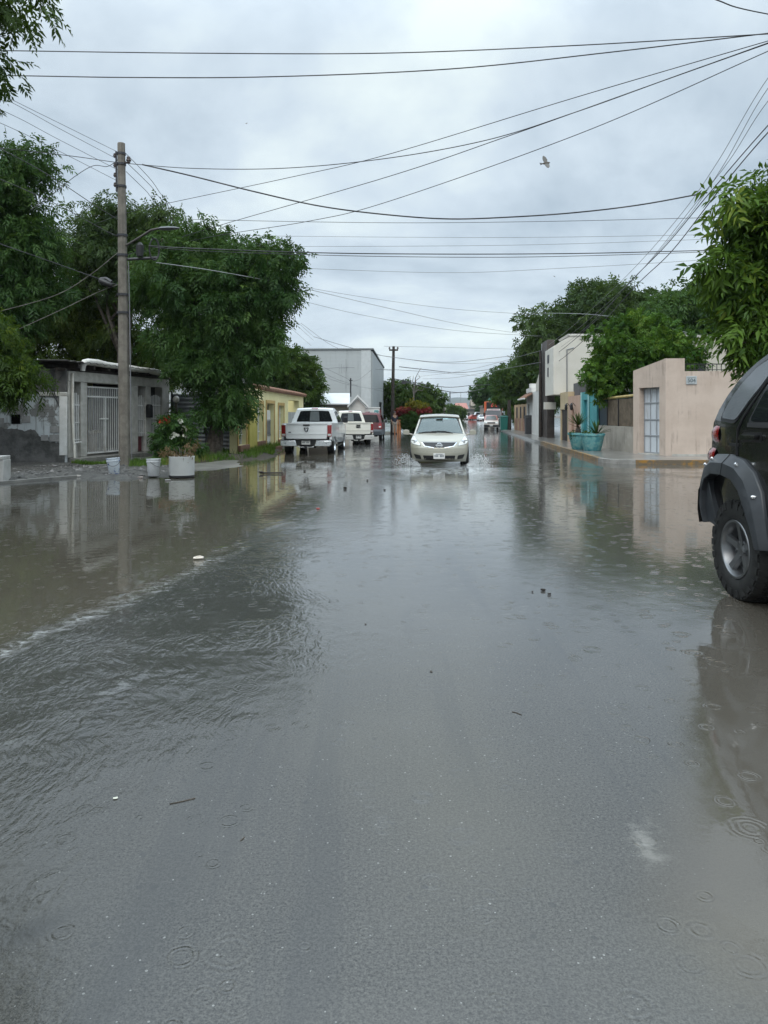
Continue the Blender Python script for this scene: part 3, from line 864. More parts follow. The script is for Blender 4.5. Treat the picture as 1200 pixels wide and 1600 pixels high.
# --- the big drooping tree over the grass strip, in front of the metal fence
tree('broadleaf_tree', 'large dark drooping tree over the grass between carport and yellow house', 'tree', (-5.75, 25.0, 0.1),
     [bl(355, 470, 25.2, 86, 86), bl(310, 415, 25.6, 74, 64), bl(415, 440, 24.8, 40, 54), bl(328, 560, 24.9, 50, 56), bl(345, 630, 24.6, 24, 36), bl(405, 535, 24.6, 28, 42),
      bl(290, 520, 25.4, 44, 56), bl(395, 398, 25.2, 46, 22), bl(432, 402, 24.9, 26, 20), bl(368, 600, 24.6, 24, 40), bl(255, 450, 26.4, 42, 50), bl(448, 470, 24.8, 8, 36), bl(320, 360, 25.6, 24, 16), bl(270, 390, 26, 24, 18)],
     285, M['leaf_dark'], 11, 0.26, (0.3, 0, 5.0), sprigs=40, r0=0.28, r1=0.62, shell=0.35, limbs=22, **fine)
tree('broadleaf_tree', 'airy grey green tree whose drooping tips show above and behind the concrete pole', 'tree', (-11.0, 30.4, 0),
     [bl(165, 372, 30.4, 56, 52), bl(238, 362, 30.6, 48, 40), bl(128, 400, 30.4, 36, 50), bl(200, 420, 30.4, 60, 50), bl(255, 345, 30.2, 28, 24), bl(180, 335, 30.4, 26, 22)],
     150, M['leaf_olive'], 10, 0.22, (0.4, 0, 6.5), sprigs=30, r0=0.35, r1=0.7, shell=0.35, limbs=16, **fine)
# --- dark mass behind the old carport
tree('broadleaf_tree', 'dense yellowish green tree rising behind the carport roof and the concrete pole', 'tree', (-13.0, 32.5, 0),
     [bl(130, 480, 32, 66, 62), bl(185, 530, 32, 60, 52), bl(85, 530, 32, 66, 60), bl(100, 440, 32, 44, 46), bl(240, 560, 32, 44, 40), bl(20, 520, 32, 60, 70), bl(150, 590, 32, 90, 44)],
     220, M['leaf_yellow'], 12, 0.25, None, sprigs=40, shell=0.4, limbs=10, **fine)
tree('broadleaf_tree', 'tall dark tree at the left edge, its top against the sky beside thin wires', 'tree', (-12.0, 23.8, 0),
     [bl(22, 285, 23.6, 44, 58), bl(48, 250, 23.6, 24, 28), bl(0, 375, 23.8, 74, 74), bl(48, 430, 23.8, 50, 60), bl(-50, 300, 23.8, 60, 90), bl(-60, 450, 24, 90, 90), bl(60, 370, 23.6, 26, 40), bl(20, 500, 23.8, 50, 50)],
     230, M['leaf_dark'], 13, 0.26, (0.6, 0, 6.4), sprigs=42, r0=0.4, r1=0.75, shell=0.4, limbs=16, **fine)
tree('broadleaf_tree', 'bushy bright green low tree overhanging the peeling grey wall at far left', 'tree', (-11.6, 20.0, 0),
     [bl(12, 572, 19.6, 38, 40), bl(-30, 530, 19.7, 52, 46), bl(42, 590, 19.5, 14, 22), bl(0, 606, 19.5, 36, 16), bl(-70, 580, 19.6, 50, 50)],
     100, M['leaf_lime'], 14, 0.13, (0.4, -0.2, 3.2), sprigs=34, leaflets=9, leaf=0.12, width=0.32, rach=0.32, droop=0.8, r0=0.3, r1=0.55, shell=0.3, limbs=8)
# --- the tree whose outer boughs come in at the upper left corner; its crown darkens the flood water at lower left
def at(px, py, Y): return tuple(D(px, py, Y))
tree('broadleaf_tree', 'near tree at upper left, leafy twigs reaching into the sky above two long cables', 'tree', (-8.6, 11.2, 0),
     [(*at(28, 6, 11.2), 0.62, 0.7, 0.24), (*at(78, 14, 11.2), 0.26, 0.4, 0.16), (*at(-22, 80, 11.3), 0.2, 0.5, 0.18), (*at(-70, 30, 11.0), 0.9, 0.9, 0.8), (*at(-75, 140, 11.2), 0.36, 0.5, 0.4),
      (-6.2, 10.4, 8.4, 1.7, 1.9, 1.0), (-6.8, 9.4, 7.6, 1.6, 2.0, 1.3), (-8.4, 10.6, 6.6, 2.0, 2.0, 1.5), (-9.6, 9.8, 5.2, 1.8, 1.8, 1.5), (-5.6, 8.0, 7.9, 1.5, 1.7, 0.9), (-7.4, 7.6, 6.6, 1.6, 1.8, 1.3), (-5.0, 6.2, 7.0, 1.2, 1.4, 0.8)],
     260, M['leaf_mid'], 15, 0.26, (0.3, 0, 6.6), sprigs=26, leaflets=11, leaf=0.105, width=0.34, rach=0.30, droop=0.7, r0=0.25, r1=0.6, shell=0.3, limbs=18)
# --- near tree at right, beyond the black off-roader
tree('broadleaf_tree', 'near green tree at right edge, long pointed leaves hanging above the black car', 'tree', (8.1, 12.6, 0.1),
     [bl(1165, 312, 12.2, 30, 26), bl(1205, 350, 12.4, 62, 58), bl(1140, 415, 12.2, 34, 26), bl(1190, 450, 12.4, 56, 56), bl(1165, 510, 12.1, 26, 28), bl(1195, 535, 12.3, 34, 34), bl(1255, 330, 12.6, 70, 70), bl(1112, 405, 12.2, 10, 12), bl(1148, 545, 12.1, 10, 10), bl(1142, 318, 12.0, 14, 14), bl(1260, 460, 12.6, 70, 90)],
     250, M['leaf_fresh'], 16, 0.17, (-0.4, 0, 3.0), sprigs=20, leaflets=7, leaf=0.17, width=0.30, rach=0.34, droop=0.7, r0=0.22, r1=0.42, shell=0.3, limbs=14)
# --- the clipped round tree leaning over the turquoise house and the pink wall
tree('round_tree', 'rounded glossy green tree leaning over the turquoise front and slatted fence', 'tree', (10.4, 29.4, 0.12),
     [bl(1000, 558, 29.6, 74, 52), bl(950, 585, 29.4, 26, 30), bl(1055, 560, 29.6, 40, 46), bl(1000, 520, 29.6, 52, 28), bl(932, 602, 29.3, 14, 16), bl(975, 600, 29.2, 40, 26)],
     190, M['leaf_round'], 17, 0.18, (0, 0, 3.0), sprigs=44, leaflets=7, leaf=0.12, width=0.5, rach=0.2, droop=0.2, r0=0.30, r1=0.52, shell=0.55, limbs=8)
# --- big crowns behind the white building
tree('broadleaf_tree', 'wide tall tree spreading behind the white two storey building', 'tree', (16.5, 55, 0),
     [(15.6, 55, 8.0, 4.2, 3.0, 2.6), (12.2, 55, 6.6, 2.2, 2.0, 2.0), (18.8, 55, 8.3, 3.2, 3.0, 2.5), (17.0, 55, 9.6, 2.4, 2.2, 1.2), (13.4, 55, 4.4, 1.8, 1.8, 2.0), bl(838, 512, 55, 26, 26), bl(822, 540, 55, 14, 20), bl(930, 462, 55, 50, 22)],
     210, M['leaf_olive'], 18, 0.4, (0, 0, 6.5), sprigs=40, leaflets=7, leaf=0.26, width=0.42, rach=0.5, droop=0.3, r0=0.6, r1=1.05, shell=0.5, limbs=16)
tree('broadleaf_tree', 'dark leafy tree between the wide tree and the right edge, behind the pink wall', 'tree', (16.8, 40, 0),
     [(16.4, 40, 6.6, 2.2, 2.0, 2.2), (18.8, 40, 7.0, 2.6, 2.2, 2.4), (15.0, 40, 5.6, 1.2, 1.2, 1.2), (20.5, 40, 5.0, 2.4, 2.2, 2.4)],
     130, M['leaf_dark'], 19, 0.3, None, sprigs=40, leaflets=7, leaf=0.22, width=0.42, rach=0.42, droop=0.35, r0=0.5, r1=0.9, shell=0.5, limbs=10)
# --- street trees down the right side
tree('broadleaf_tree', 'bushy green street tree beyond the white low house on the right pavement', 'tree', (14.6, 72, 0),
     [(14.4, 72, 5.2, 2.4, 2.4, 2.2), (12.6, 72, 4.6, 1.6, 1.8, 1.7), (16.2, 72, 5.6, 2.0, 2.0, 2.0), (13.2, 72, 2.8, 1.6, 1.6, 1.5), (15.0, 72, 3.0, 1.6, 1.6, 1.6), (12.0, 72, 3.0, 0.9, 0.9, 1.1)],
     150, M['leaf_mid'], 20, 0.25, None, sprigs=36, leaflets=7, leaf=0.28, width=0.45, rach=0.5, droop=0.4, r0=0.55, r1=0.95, shell=0.5, limbs=6)
tree('broadleaf_tree', 'small dark crown showing behind the orange truck and tilted pole', 'tree', (15.0, 104, 0),
     [(14.6, 104, 4.4, 1.8, 1.8, 1.8), (16.6, 104, 5.4, 2.0, 2.0, 2.2)], 60, M['leaf_dark'], 21, 0.25, None,
     sprigs=30, leaflets=7, leaf=0.34, width=0.5, rach=0.5, droop=0.4, r0=0.6, r1=1.0, shell=0.5, limbs=4)
# --- left side far: light tree behind the yellow house, trees beyond the warehouse
tree('broadleaf_tree', 'light green tree with feathery tops behind the yellow house roof', 'tree', (-6.2, 44, 0),
     [(-5.6, 44, 4.0, 1.5, 1.4, 1.5), (-4.7, 44, 3.2, 0.85, 1.0, 1.4), (-6.8, 44, 3.6, 1.5, 1.4, 1.6), (-5.9, 44, 5.0, 0.9, 0.9, 0.7), (-4.25, 44, 2.7, 0.5, 0.6, 0.8)],
     110, M['leaf_mid'], 22, 0.18, None, sprigs=30, leaflets=9, leaf=0.20, width=0.36, rach=0.42, droop=0.45, r0=0.4, r1=0.7, shell=0.45, limbs=8)
tree('broadleaf_tree', 'leafy tree beyond the grey warehouse, behind the black utility pole', 'tree', (3.0, 68, 0),
     [(2.6, 68, 3.0, 1.6, 1.6, 1.5), (4.2, 68, 2.6, 1.3, 1.4, 1.3), (1.0, 68, 2.4, 1.0, 1.2, 1.5), (3.4, 68, 1.6, 1.6, 1.4, 1.2), (0.9, 68, 3.6, 0.7, 0.8, 0.7)],
     110, M['leaf_mid'], 23, 0.16, None, sprigs=34, leaflets=7, leaf=0.22, width=0.45, rach=0.42, droop=0.4, r0=0.4, r1=0.75, shell=0.5, limbs=6)
t = thing('flowering_hedge', 'dark hedge under red bougainvillea beside the orange fence posts', 'hedge', (2.4, 60, 0))
rs = np.random.RandomState(31)
leaf_mesh('foliage', crown_clusters([(0.2, 0, 0.8, 1.2, 0.6, 0.7), (-0.6, 0, 0.9, 0.7, 0.5, 0.6), (0.9, 0, 1.0, 0.6, 0.5, 0.7)], 60, rs, 0.22, 0.4, 0.4), M['leaf_dark'], t, rs, sprigs=30, leaflets=7, leaf=0.14, width=0.5, rach=0.25, droop=0.4)
M['leaf_red'] = m_leaf('red_bracts', (0.20, 0.020, 0.030), (0.30, 0.045, 0.055), (0.34, 0.09, 0.05), 0.35)
M['leaf_gold'] = m_leaf('gold_leaf', (0.14, 0.13, 0.012), (0.24, 0.20, 0.02), (0.30, 0.20, 0.03), 0.35)
leaf_mesh('blossom', crown_clusters([(-0.9, -0.2, 1.75, 0.8, 0.4, 0.2), (0.7, -0.2, 1.8, 0.55, 0.4, 0.22)], 26, rs, 0.12, 0.24, 0.2), M['leaf_red'], t, rs, sprigs=24, leaflets=5, leaf=0.10, width=0.6, rach=0.15, droop=0.3)
leaf_mesh('blossom', crown_clusters([(0.2, 0.1, 2.25, 0.85, 0.4, 0.35)], 14, rs, 0.14, 0.28, 0.2), M['leaf_gold'], t, rs, sprigs=24, leaflets=5, leaf=0.11, width=0.6, rach=0.16, droop=0.3)

# bare dead tree above the hedge
t = thing('dead_tree', 'bare dead tree with thin grey branches rising above the hedge', 'tree', (2.55, 66, 0))
rs = np.random.RandomState(5); mb = MB(); mb.tube([(0, 0, -0.1), (0.05, 0, 2.0), (0.1, 0, 3.4)], [0.10, 0.08, 0.06], 6)
mb.build('trunk', M['wood_grey'], t)
mb = MB()
for (q, w) in (((0.05, 0, 4.9), 1), ((0.75, 0, 5.6), 1), ((0.9, 0.1, 4.4), 1), ((-0.3, 0, 4.2), 1), ((0.5, 0, 5.0), 1), ((1.2, 0, 3.9), 1)):
    mb.tube(limb_path((0.08, 0, 3.3), q, rs, 5, 0.2), [0.05, 0.045, 0.04, 0.03, 0.022, 0.014], 5)
mb.build('limbs', M['wood_grey'], t)

# distant rounded trees at the end of the street
far_specs = [(5.6, 150, 3.3, 'row of small trees'), ]
def far_tree(label, px, ytop, w, Y, m, seed):
    p = D(px, ytop, Y); h = p.z; rx = w / FPX * Y / 2
    tree('broadleaf_tree', label, 'tree', (p.x, Y, 0), [(p.x, Y, h * 0.62, rx, rx * 0.8, h * 0.36), (p.x - rx * 0.4, Y, h * 0.45, rx * 0.6, rx * 0.6, h * 0.3)],
         34, m, seed, 0.18, None, group='distant trees at the end of the street', sprigs=22, leaflets=5, leaf=0.5, width=0.55, rach=0.7, droop=0.3, r0=0.5, r1=0.9, shell=0.3, limbs=0)
far_tree('small distant tree just left of the thin far poles, above the beige car roof', 706, 634, 18, 170, M['leaf_mid'], 41)
far_tree('distant low tree right of the far poles, above the beige car', 718, 637, 16, 185, M['leaf_mid'], 42)
far_tree('faint distant tree above the far right roofs beside the orange truck', 753, 623, 14, 230, M['leaf_dark'], 43)
far_tree('distant tree left of the far beige houses', 684, 630, 14, 150, M['leaf_olive'], 44)

# flowering bush beside the white tub, in a dark pot against the carport
t = thing('flowering_bush', 'dark bush with white and red flowers behind the white tub planter', 'bush', (-6.2, 22.4, 0.05))
rs = np.random.RandomState(51)
leaf_mesh('foliage', crown_clusters([(0, 0, 0.95, 0.55, 0.5, 0.6), (-0.2, 0, 0.55, 0.6, 0.5, 0.5), (0.15, 0.1, 0.45, 0.5, 0.5, 0.4)], 60, rs, 0.14, 0.28, 0.3), M['leaf_dark'], t, rs, sprigs=26, leaflets=7, leaf=0.085, width=0.45, rach=0.18, droop=0.4)
M['petal_white'] = m_leaf('white_petal', (0.55, 0.55, 0.45), (0.70, 0.70, 0.62), None, 0.3)
M['petal_red'] = m_leaf('red_petal', (0.32, 0.02, 0.02), (0.42, 0.05, 0.03), None, 0.3)
leaf_mesh('blooms', np.array([(0.3, -0.42, 1.0, 0.05), (0.12, -0.5, 0.86, 0.05), (0.32, -0.42, 0.78, 0.04), (0.2, -0.48, 1.24, 0.04), (-0.05, -0.5, 0.78, 0.05)]), M['petal_white'], t, rs, sprigs=5, leaflets=5, leaf=0.055, width=0.8, rach=0.05, droop=0.0)
leaf_mesh('blooms', np.array([(-0.32, -0.42, 1.22, 0.08), (-0.2, -0.45, 1.28, 0.07)]), M['petal_red'], t, rs, sprigs=6, leaflets=5, leaf=0.06, width=0.8, rach=0.05, droop=0.0)
mb = MB()
for k in range(7):
    a = k * 0.9; mb.tube([(0.05 * math.cos(a), 0.05 * math.sin(a), 0), (0.3 * math.cos(a), 0.3 * math.sin(a), 0.6), (0.4 * math.cos(a), 0.4 * math.sin(a), 1.1)], [0.02, 0.015, 0.006], 5)
mb.build('stems', M['bark'], t)

def agave(t, name, m, c, n, L, w, rs, curl=0.35, z=0.0):
    """rosette of thick pointed blades"""
    mb = MB()
    for k in range(n):
        a = k * 2.399 + rs.uniform(-0.2, 0.2); el = R(rs.uniform(22, 82)); l = L * rs.uniform(0.75, 1.1)
        pts = []
        for j in range(6):
            s = j / 5
            r = l * s * math.cos(el) * (1 + curl * s * 0.4); h = l * s * math.sin(el) - curl * l * s * s * math.cos(el) * 0.5
            pts.append((c[0] + r * math.cos(a), c[1] + r * math.sin(a), c[2] + z + h, w * (1 - s) ** 0.7 * (0.75 + s) + 0.002))
        sx, sy = -math.sin(a), math.cos(a); vs = []
        for (x, y, zz, ww) in pts:
            vs += [(x - sx * ww, y - sy * ww, zz + ww * 0.35), (x, y, zz - ww * 0.15), (x + sx * ww, y + sy * ww, zz + ww * 0.35), (x, y, zz + ww * 0.1)]
        fs = []
        for j in range(5):
            for q in range(4): fs.append((j*4+q, j*4+(q+1) % 4, j*4+4+(q+1) % 4, j*4+4+q))
        mb.add(vs, fs)
    return mb.build(name, m, t, 50)
# ================================================================== BUILDINGS, WALLS, FENCES
# ---------- old block-built carport house on the left corner
HO = Vector((-9.12, 21.55, 0)); HE = Vector((-7.80, 27.05, 0)); HL = (HE - HO).length
t = thing('carport_house', 'old grey concrete carport house with white barred gate and posts', 'house', HO, frame_angle(HO, HE))
conc = M['concrete']
mb = MB()                                   # platform step
mb.box(0.05, HL + 0.6, -0.35, 6.0, -0.1, 0.20)
mb.build('platform', M['concrete_wet'], t, bevel=0.02)
posts = [(0.0, 0.20), (0.57, 0.86), (3.18, 3.62), (4.10, 4.42), (5.18, HL)]
for a, b in posts:
    MB().box(a, b, 0.0, 0.30, 0.20, 2.42).build('post', conc, t, bevel=0.012)
mb = MB(); mb.box(0.0, HL, -0.012, 0.312, 2.42, 2.72); mb.build('beam', conc, t, bevel=0.015)
# side wall facing the cross street, two stages, patched and peeling
pw = newmat('peeling_paint'); co = pw.coord()
n1 = pw.noise(co, 1.7, 6, 0.65, 0.3)
bl = pw.n('ShaderNodeTexBrick'); pw.set(bl.inputs['Vector'], pw.mapping(co, (1, 1, 1), rot=(R(90), 0, 0)))
bl.inputs['Scale'].default_value = 1.0; bl.inputs['Brick Width'].default_value = 0.40; bl.inputs['Row Height'].default_value = 0.20
bl.inputs['Mortar Size'].default_value = 0.006; bl.inputs['Color1'].default_value = (0.24, 0.235, 0.225, 1); bl.inputs['Color2'].default_value = (0.20, 0.195, 0.185, 1); bl.inputs['Mortar'].default_value = (0.12, 0.115, 0.105, 1)
col = pw.mix(pw.ss(n1, 0.50, 0.56), (0.54, 0.57, 0.58), bl.outputs[0])
col = pw.mix(pw.ss(pw.noise(pw.mapping(co, (5, 5, 0.5)), 2.0, 5, 0.6), 0.52, 0.70), col, (0.20, 0.20, 0.19))
b = pw.bsdf(Base_Color=col, Roughness=0.8, Normal=pw.bump(pw.math('ADD', pw.noise(co, 25, 5), pw.math('MULTIPLY', bl.outputs[1], -0.8)), 0.4, 0.012)); pw.out(b)
M['block'] = m_rough('bare_block', (0.085, 0.083, 0.08), (0.145, 0.14, 0.135), 3, 0.85, 0.5, 22, 0.015, c3=(0.06, 0.058, 0.055), streak=0.4)
ws = thing('side_wall', 'peeling white and grey block wall of the old house beneath the low bright tree', 'wall', (-9.16, 21.50, 0), R(180 + 6))
WL = 8.0
wm_ = wall_mesh(WL, 2.05, [(1.28, 1.58, 1.18, 1.46)], 0.2, 0.0, 0.0, 0.0)
for i in range(len(wm_.v)): wm_.v[i] = (wm_.v[i][0], -wm_.v[i][1], wm_.v[i][2])   # wall thickness away from the street
wm_.build('wall', pw.m, ws, ang=0)
MB().box(0.0, WL, -0.17, 0.02, 2.052, 2.78).build('upper_wall', M['block'], ws, bevel=0.01)
MB().box(-0.02, 0.75, -0.12, 0.05, 1.98, 2.10).build('ledge', conc, ws, bevel=0.02)
MB().box(-0.03, 0.19, 0.021, 0.055, 0.28, 1.978).build('corner_strip', M['white_metal'], ws, bevel=0.01)
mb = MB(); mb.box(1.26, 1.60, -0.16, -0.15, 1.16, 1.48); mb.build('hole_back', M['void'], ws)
# the grey render slapped over its foot
rs = random.Random(4)
pts = [(0.06, 0.0), (0.06, 0.62), (0.45, 0.66), (0.72, 0.82), (0.86, 1.00), (1.0, 1.03), (1.18, 0.98), (1.35, 1.06), (1.62, 1.04), (1.9, 1.12), (2.2, 1.08), (2.7, 1.15), (3.6, 1.1), (5, 1.18), (WL, 1.15), (WL, 0.0)]
def rough_edge(pts, rs, amp=0.02, n=5):
    out = []
    for a, b in zip(pts, pts[1:] + pts[:1]):
        for k in range(n):
            f = k / n; out.append((a[0] + (b[0]-a[0])*f + (rs.uniform(-amp, amp) if k else 0), a[1] + (b[1]-a[1])*f + (rs.uniform(-amp, amp) if k else 0)))
    return out
rd = MB().prism(rough_edge(pts, rs), 0.003, 0.035, 'y')
rd.build('render_coat', m_rough('grey_render', (0.065, 0.064, 0.06), (0.14, 0.135, 0.13), 2.6, 0.85, 0.9, 9, 0.04, c3=(0.10, 0.105, 0.11), streak=0.3), ws, ang=0)
mb = MB()
for (x, z, w, h) in ((0.16, 0.68, 0.30, 0.20), (0.50, 0.70, 0.20, 0.17), (0.10, 0.93, 0.36, 0.19), (1.72, 1.10, 0.18, 0.26), (1.0, 1.22, 0.24, 0.2)):
    mb.box(x, x + w, 0.036 if z < 0.9 else 0.004, 0.05 if z < 0.9 else 0.018, z, z + h)
mb.build('bare_blocks', m_rough('block_face', (0.24, 0.235, 0.225), (0.34, 0.33, 0.32), 4, 0.85, 0.4, 25, 0.012), ws, bevel=0.012)
mb = MB()
for k in range(5):
    x = 0.33 + k * 0.03
    mb.tube([(x, 0.03, 2.75), (x + rs.uniform(-.05, .05), 0.05, 2.4), (0.36 + rs.uniform(-.05, .05), 0.06, 2.08), (0.26 - k * 0.02, 0.06, 1.9 - k * 0.06)], 0.008, 5)
mb.tube([(0.10, 0.04, 2.6), (0.3, 0.05, 2.3), (0.42, 0.05, 2.0)], 0.008, 5)
o = mb.build('wire_bunch', M['cable'], ws)
# gate of white bars
g = MB()
gx0, gx1, gz0, gz1 = 0.90, 3.14, 0.26, 2.32
for (x0, x1, z0, z1) in ((gx0, gx1, gz0, gz0 + 0.05), (gx0, gx1, gz1 - 0.045, gz1), (gx0, gx1, 1.98, 2.03), (gx0, gx0 + 0.04, gz0 + 0.05, 1.98), (gx1 - 0.04, gx1, gz0 + 0.05, 1.98), (gx1 - 0.04, gx1, 2.03, gz1 - 0.045)):
    g.box(x0, x1, 0.10, 0.14, z0, z1)
for k in range(21):
    x = gx0 + 0.10 + k * 0.102
    g.box(x, x + 0.022, 0.109, 0.131, gz0 + 0.05, 1.98); g.box(x, x + 0.022, 0.109, 0.131, 2.03, gz1 - 0.045)
g.box(1.9, 1.95, 0.095, 0.145, gz0 + 0.05, 1.98); g.box(1.66, 2.12, 0.097, 0.143, 1.30, 1.34)
g.build('gate', M['white_metal'], t)
for (a, b, z0, z1, name) in ((0.22, 0.55, 0.60, 2.0, 'window_bars'), (3.66, 4.08, 0.72, 2.02, 'door_bars'), (4.45, 5.15, 0.72, 2.05, 'window_bars')):
    g = MB(); n = max(4, int((b - a) / 0.095))
    for k in range(n):
        x = a + (k + 0.5) * (b - a) / n
        g.box(x - 0.014, x + 0.014, 0.05, 0.078, z0, z1 + 0.10 * math.sin(PI * (k + 0.5) / n))
    for z in (z0 + 0.1, (z0 + z1) / 2 - 0.1, z1 - 0.28): g.box(a, b, 0.045, 0.083, z, z + 0.03)
    g.build(name, M['white_metal'], t)
MB().box(3.66, 4.08, 0.15, 0.19, 0.22, 0.715).build('door_panel', m_rough('maroon_panel', (0.13, 0.03, 0.04), (0.20, 0.06, 0.07), 4, 0.6), t, bevel=0.01)
MB().box(0.22, 0.55, 0.10, 0.24, 0.20, 0.60).build('sill_wall', conc, t, bevel=0.01)
MB().box(4.45, 5.15, 0.10, 0.26, 0.20, 0.715).build('sill_wall', conc, t, bevel=0.01)
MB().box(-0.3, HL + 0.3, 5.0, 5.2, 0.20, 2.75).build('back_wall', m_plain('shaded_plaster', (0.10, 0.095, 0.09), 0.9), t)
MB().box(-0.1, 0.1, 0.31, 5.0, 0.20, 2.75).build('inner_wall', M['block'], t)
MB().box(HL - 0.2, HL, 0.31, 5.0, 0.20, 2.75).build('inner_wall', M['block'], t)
# corrugated roof on timbers
co_r = MB(); n = 60; vs = []; fs = []
for i in range(n + 1):
    x = -0.55 + (HL + 0.9) * i / n; zz = 0.02 * math.sin(i * 2.1)
    vs += [(x, -0.30, 2.97 + zz), (x, 5.4, 3.12 + zz), (x, -0.30, 2.985 + zz), (x, 5.4, 3.135 + zz)]
for i in range(n):
    a = i * 4; fs += [(a, a+4, a+5, a+1), (a+2, a+3, a+7, a+6), (a, a+2, a+6, a+4), (a+1, a+5, a+7, a+3)]
co_r.add(vs, fs)
co_r.build('roof', m_rough('rusty_sheet', (0.10, 0.095, 0.09), (0.17, 0.155, 0.145), 3, 0.5, 0.2, 20, 0.01, metal=0.4, c3=(0.12, 0.07, 0.045), streak=0.4), t, ang=0)
mb = MB()
for k in range(8): mb.box(0.1 + k * 0.75, 0.18 + k * 0.75, -0.24, 5.2, 2.80, 2.935)
mb.box(-0.4, HL + 0.25, 0.05, 0.15, 2.722, 2.80); mb.box(-0.4, HL + 0.25, 4.9, 5.0, 2.752, 2.80)
mb.build('rafters', M['wood_dark'], t)
# white lagged gutter pipe and its downpipe
pp = [(0.42, -0.16, 2.74), (0.42, -0.17, 2.90), (0.47, -0.19, 2.99), (0.62, -0.20, 3.02)] + [(0.62 + k * 0.46, -0.20, 3.02 + 0.012 * math.sin(k * 2.0) - 0.011 * k) for k in range(1, 10)]
rr = [0.065, 0.085, 0.10, 0.10] + [0.096 + 0.007 * math.sin(k * 1.7) for k in range(1, 10)]
MB().tube(pp, rr, 14).build('gutter_pipe', m_rough('lagged_white', (0.58, 0.56, 0.52), (0.68, 0.67, 0.63), 6, 0.7, 0.8, 14, 0.03), t, 60)
MB().tube([(0.10, -0.06, 2.66), (0.10, -0.06, 1.4), (0.12, -0.07, 0.75), (0.14, -0.09, 0.55), (0.09, -0.12, 0.45), (0.11, -0.13, 0.10)], 0.038, 10).build('downpipe', m_rough('old_pvc', (0.55, 0.52, 0.46), (0.66, 0.64, 0.58), 5, 0.4, 0.1, 40, 0.004), t, 60)
MB().tube([(0.08, -0.10, 0.62), (0.30, -0.08, 0.64), (0.52, -0.04, 0.64)], 0.02, 8).build('water_pipe', M['white_metal'], t)
# things standing behind the bars
bx = thing('wooden_crate', 'tall brown crate stored behind the white barred gate', 'crate', HO + Vector((-0.75, 1.62, 0.2)), frame_angle(HO, HE))
mb = MB()
for k in range(6): mb.box(-0.45 + k * 0.15, -0.45 + k * 0.15 + 0.135, -0.02, 0.0, 0, 1.02 + 0.03 * (k % 3))
mb.build('front_boards', m_rough('raw_board', (0.17, 0.11, 0.075), (0.26, 0.175, 0.12), 5, 0.75, 0.3, 25, 0.01), bx)
MB().box(-0.44, 0.44, 0.003, 0.62, 0.0, 0.98).build('box', m_rough('crate_side', (0.16, 0.105, 0.07), (0.22, 0.15, 0.10), 5, 0.8), bx)
bx = thing('cardboard_box', 'pale brown box beside the crate behind the gate bars', 'box', HO + Vector((-0.35, 2.62, 0.2)), frame_angle(HO, HE))
MB().box(-0.35, 0.30, 0.0, 0.5, 0, 0.74).build('box', m_rough('cardboard', (0.26, 0.19, 0.13), (0.32, 0.24, 0.165), 3, 0.85), bx, bevel=0.01)
mb = MB(); mb.add([(-0.35, -0.01, 0.745), (0.30, -0.01, 0.745), (0.28, -0.16, 0.66), (-0.33, -0.15, 0.64), (-0.35, -0.016, 0.75), (0.30, -0.016, 0.75)], [(0,1,2,3), (3,2,5,4)])
mb.build('flap', m_rough('cardboard_flap', (0.28, 0.21, 0.15), (0.34, 0.26, 0.18), 3, 0.85), bx)
# black mail bag and globe lamp on the posts
def along(s, y=0.0, z=0.0):
    d = (HE - HO).normalized(); n = Vector((-d.y, d.x, 0)); return HO + d * s + n * y + Vector((0, 0, z))
mbx = thing('mailbox', 'small black mailbox hung on a grey carport post', 'mailbox', along(4.16, -0.02, 1.35), frame_angle(HO, HE))
mb = MB(); mb.prism([(-0.10, 0.0), (0.12, 0.0), (0.13, 0.36), (0.08, 0.46), (-0.05, 0.46), (-0.11, 0.38)], -0.14, 0.0, 'y'); mb.build('box', M['black'], mbx, bevel=0.015)
MB().box(-0.08, 0.09, -0.155, -0.142, 0.30, 0.34).build('slot_lid', M['steel_dark'], mbx)
gl = thing('globe_lamp', 'round white globe lamp on a thin post beside the carport end', 'lamp', along(5.35, -0.45, 0.1), 0)
mb = MB(); mb.tube([(0, 0, 0), (0, 0, 1.78)], 0.045, 10); mb.build('post', M['pole_concrete'], gl)
mb = MB(); mb.lathe([(0.001, 1.78), (0.06, 1.79), (0.10, 1.83), (0.12, 1.90), (0.10, 1.97), (0.05, 2.01), (0.001, 2.02)], 16); mb.build('globe', m_plain('opal_globe', (0.62, 0.61, 0.56), 0.3), gl, 80)
rs_ = np.random.RandomState(3)
vn = thing('climbing_vine', 'thin green vine climbing the globe lamp post', 'plant', along(5.30, -0.5, 0.1), 0)
leaf_mesh('foliage', np.array([(0.0, 0, 1.55, 0.16), (-0.1, -0.05, 1.72, 0.14), (0.06, 0, 1.2, 0.12), (-0.16, 0, 1.4, 0.14), (0.02, 0, 0.85, 0.1)]), M['leaf_mid'], vn, rs_, sprigs=10, leaflets=5, leaf=0.08, width=0.5, rach=0.12)
MB().tube([(0.03, -0.02, 0), (-0.05, -0.03, 0.6), (0.05, -0.03, 1.1), (-0.04, -0.02, 1.7)], 0.012, 6).build('stem', M['bark'], vn)

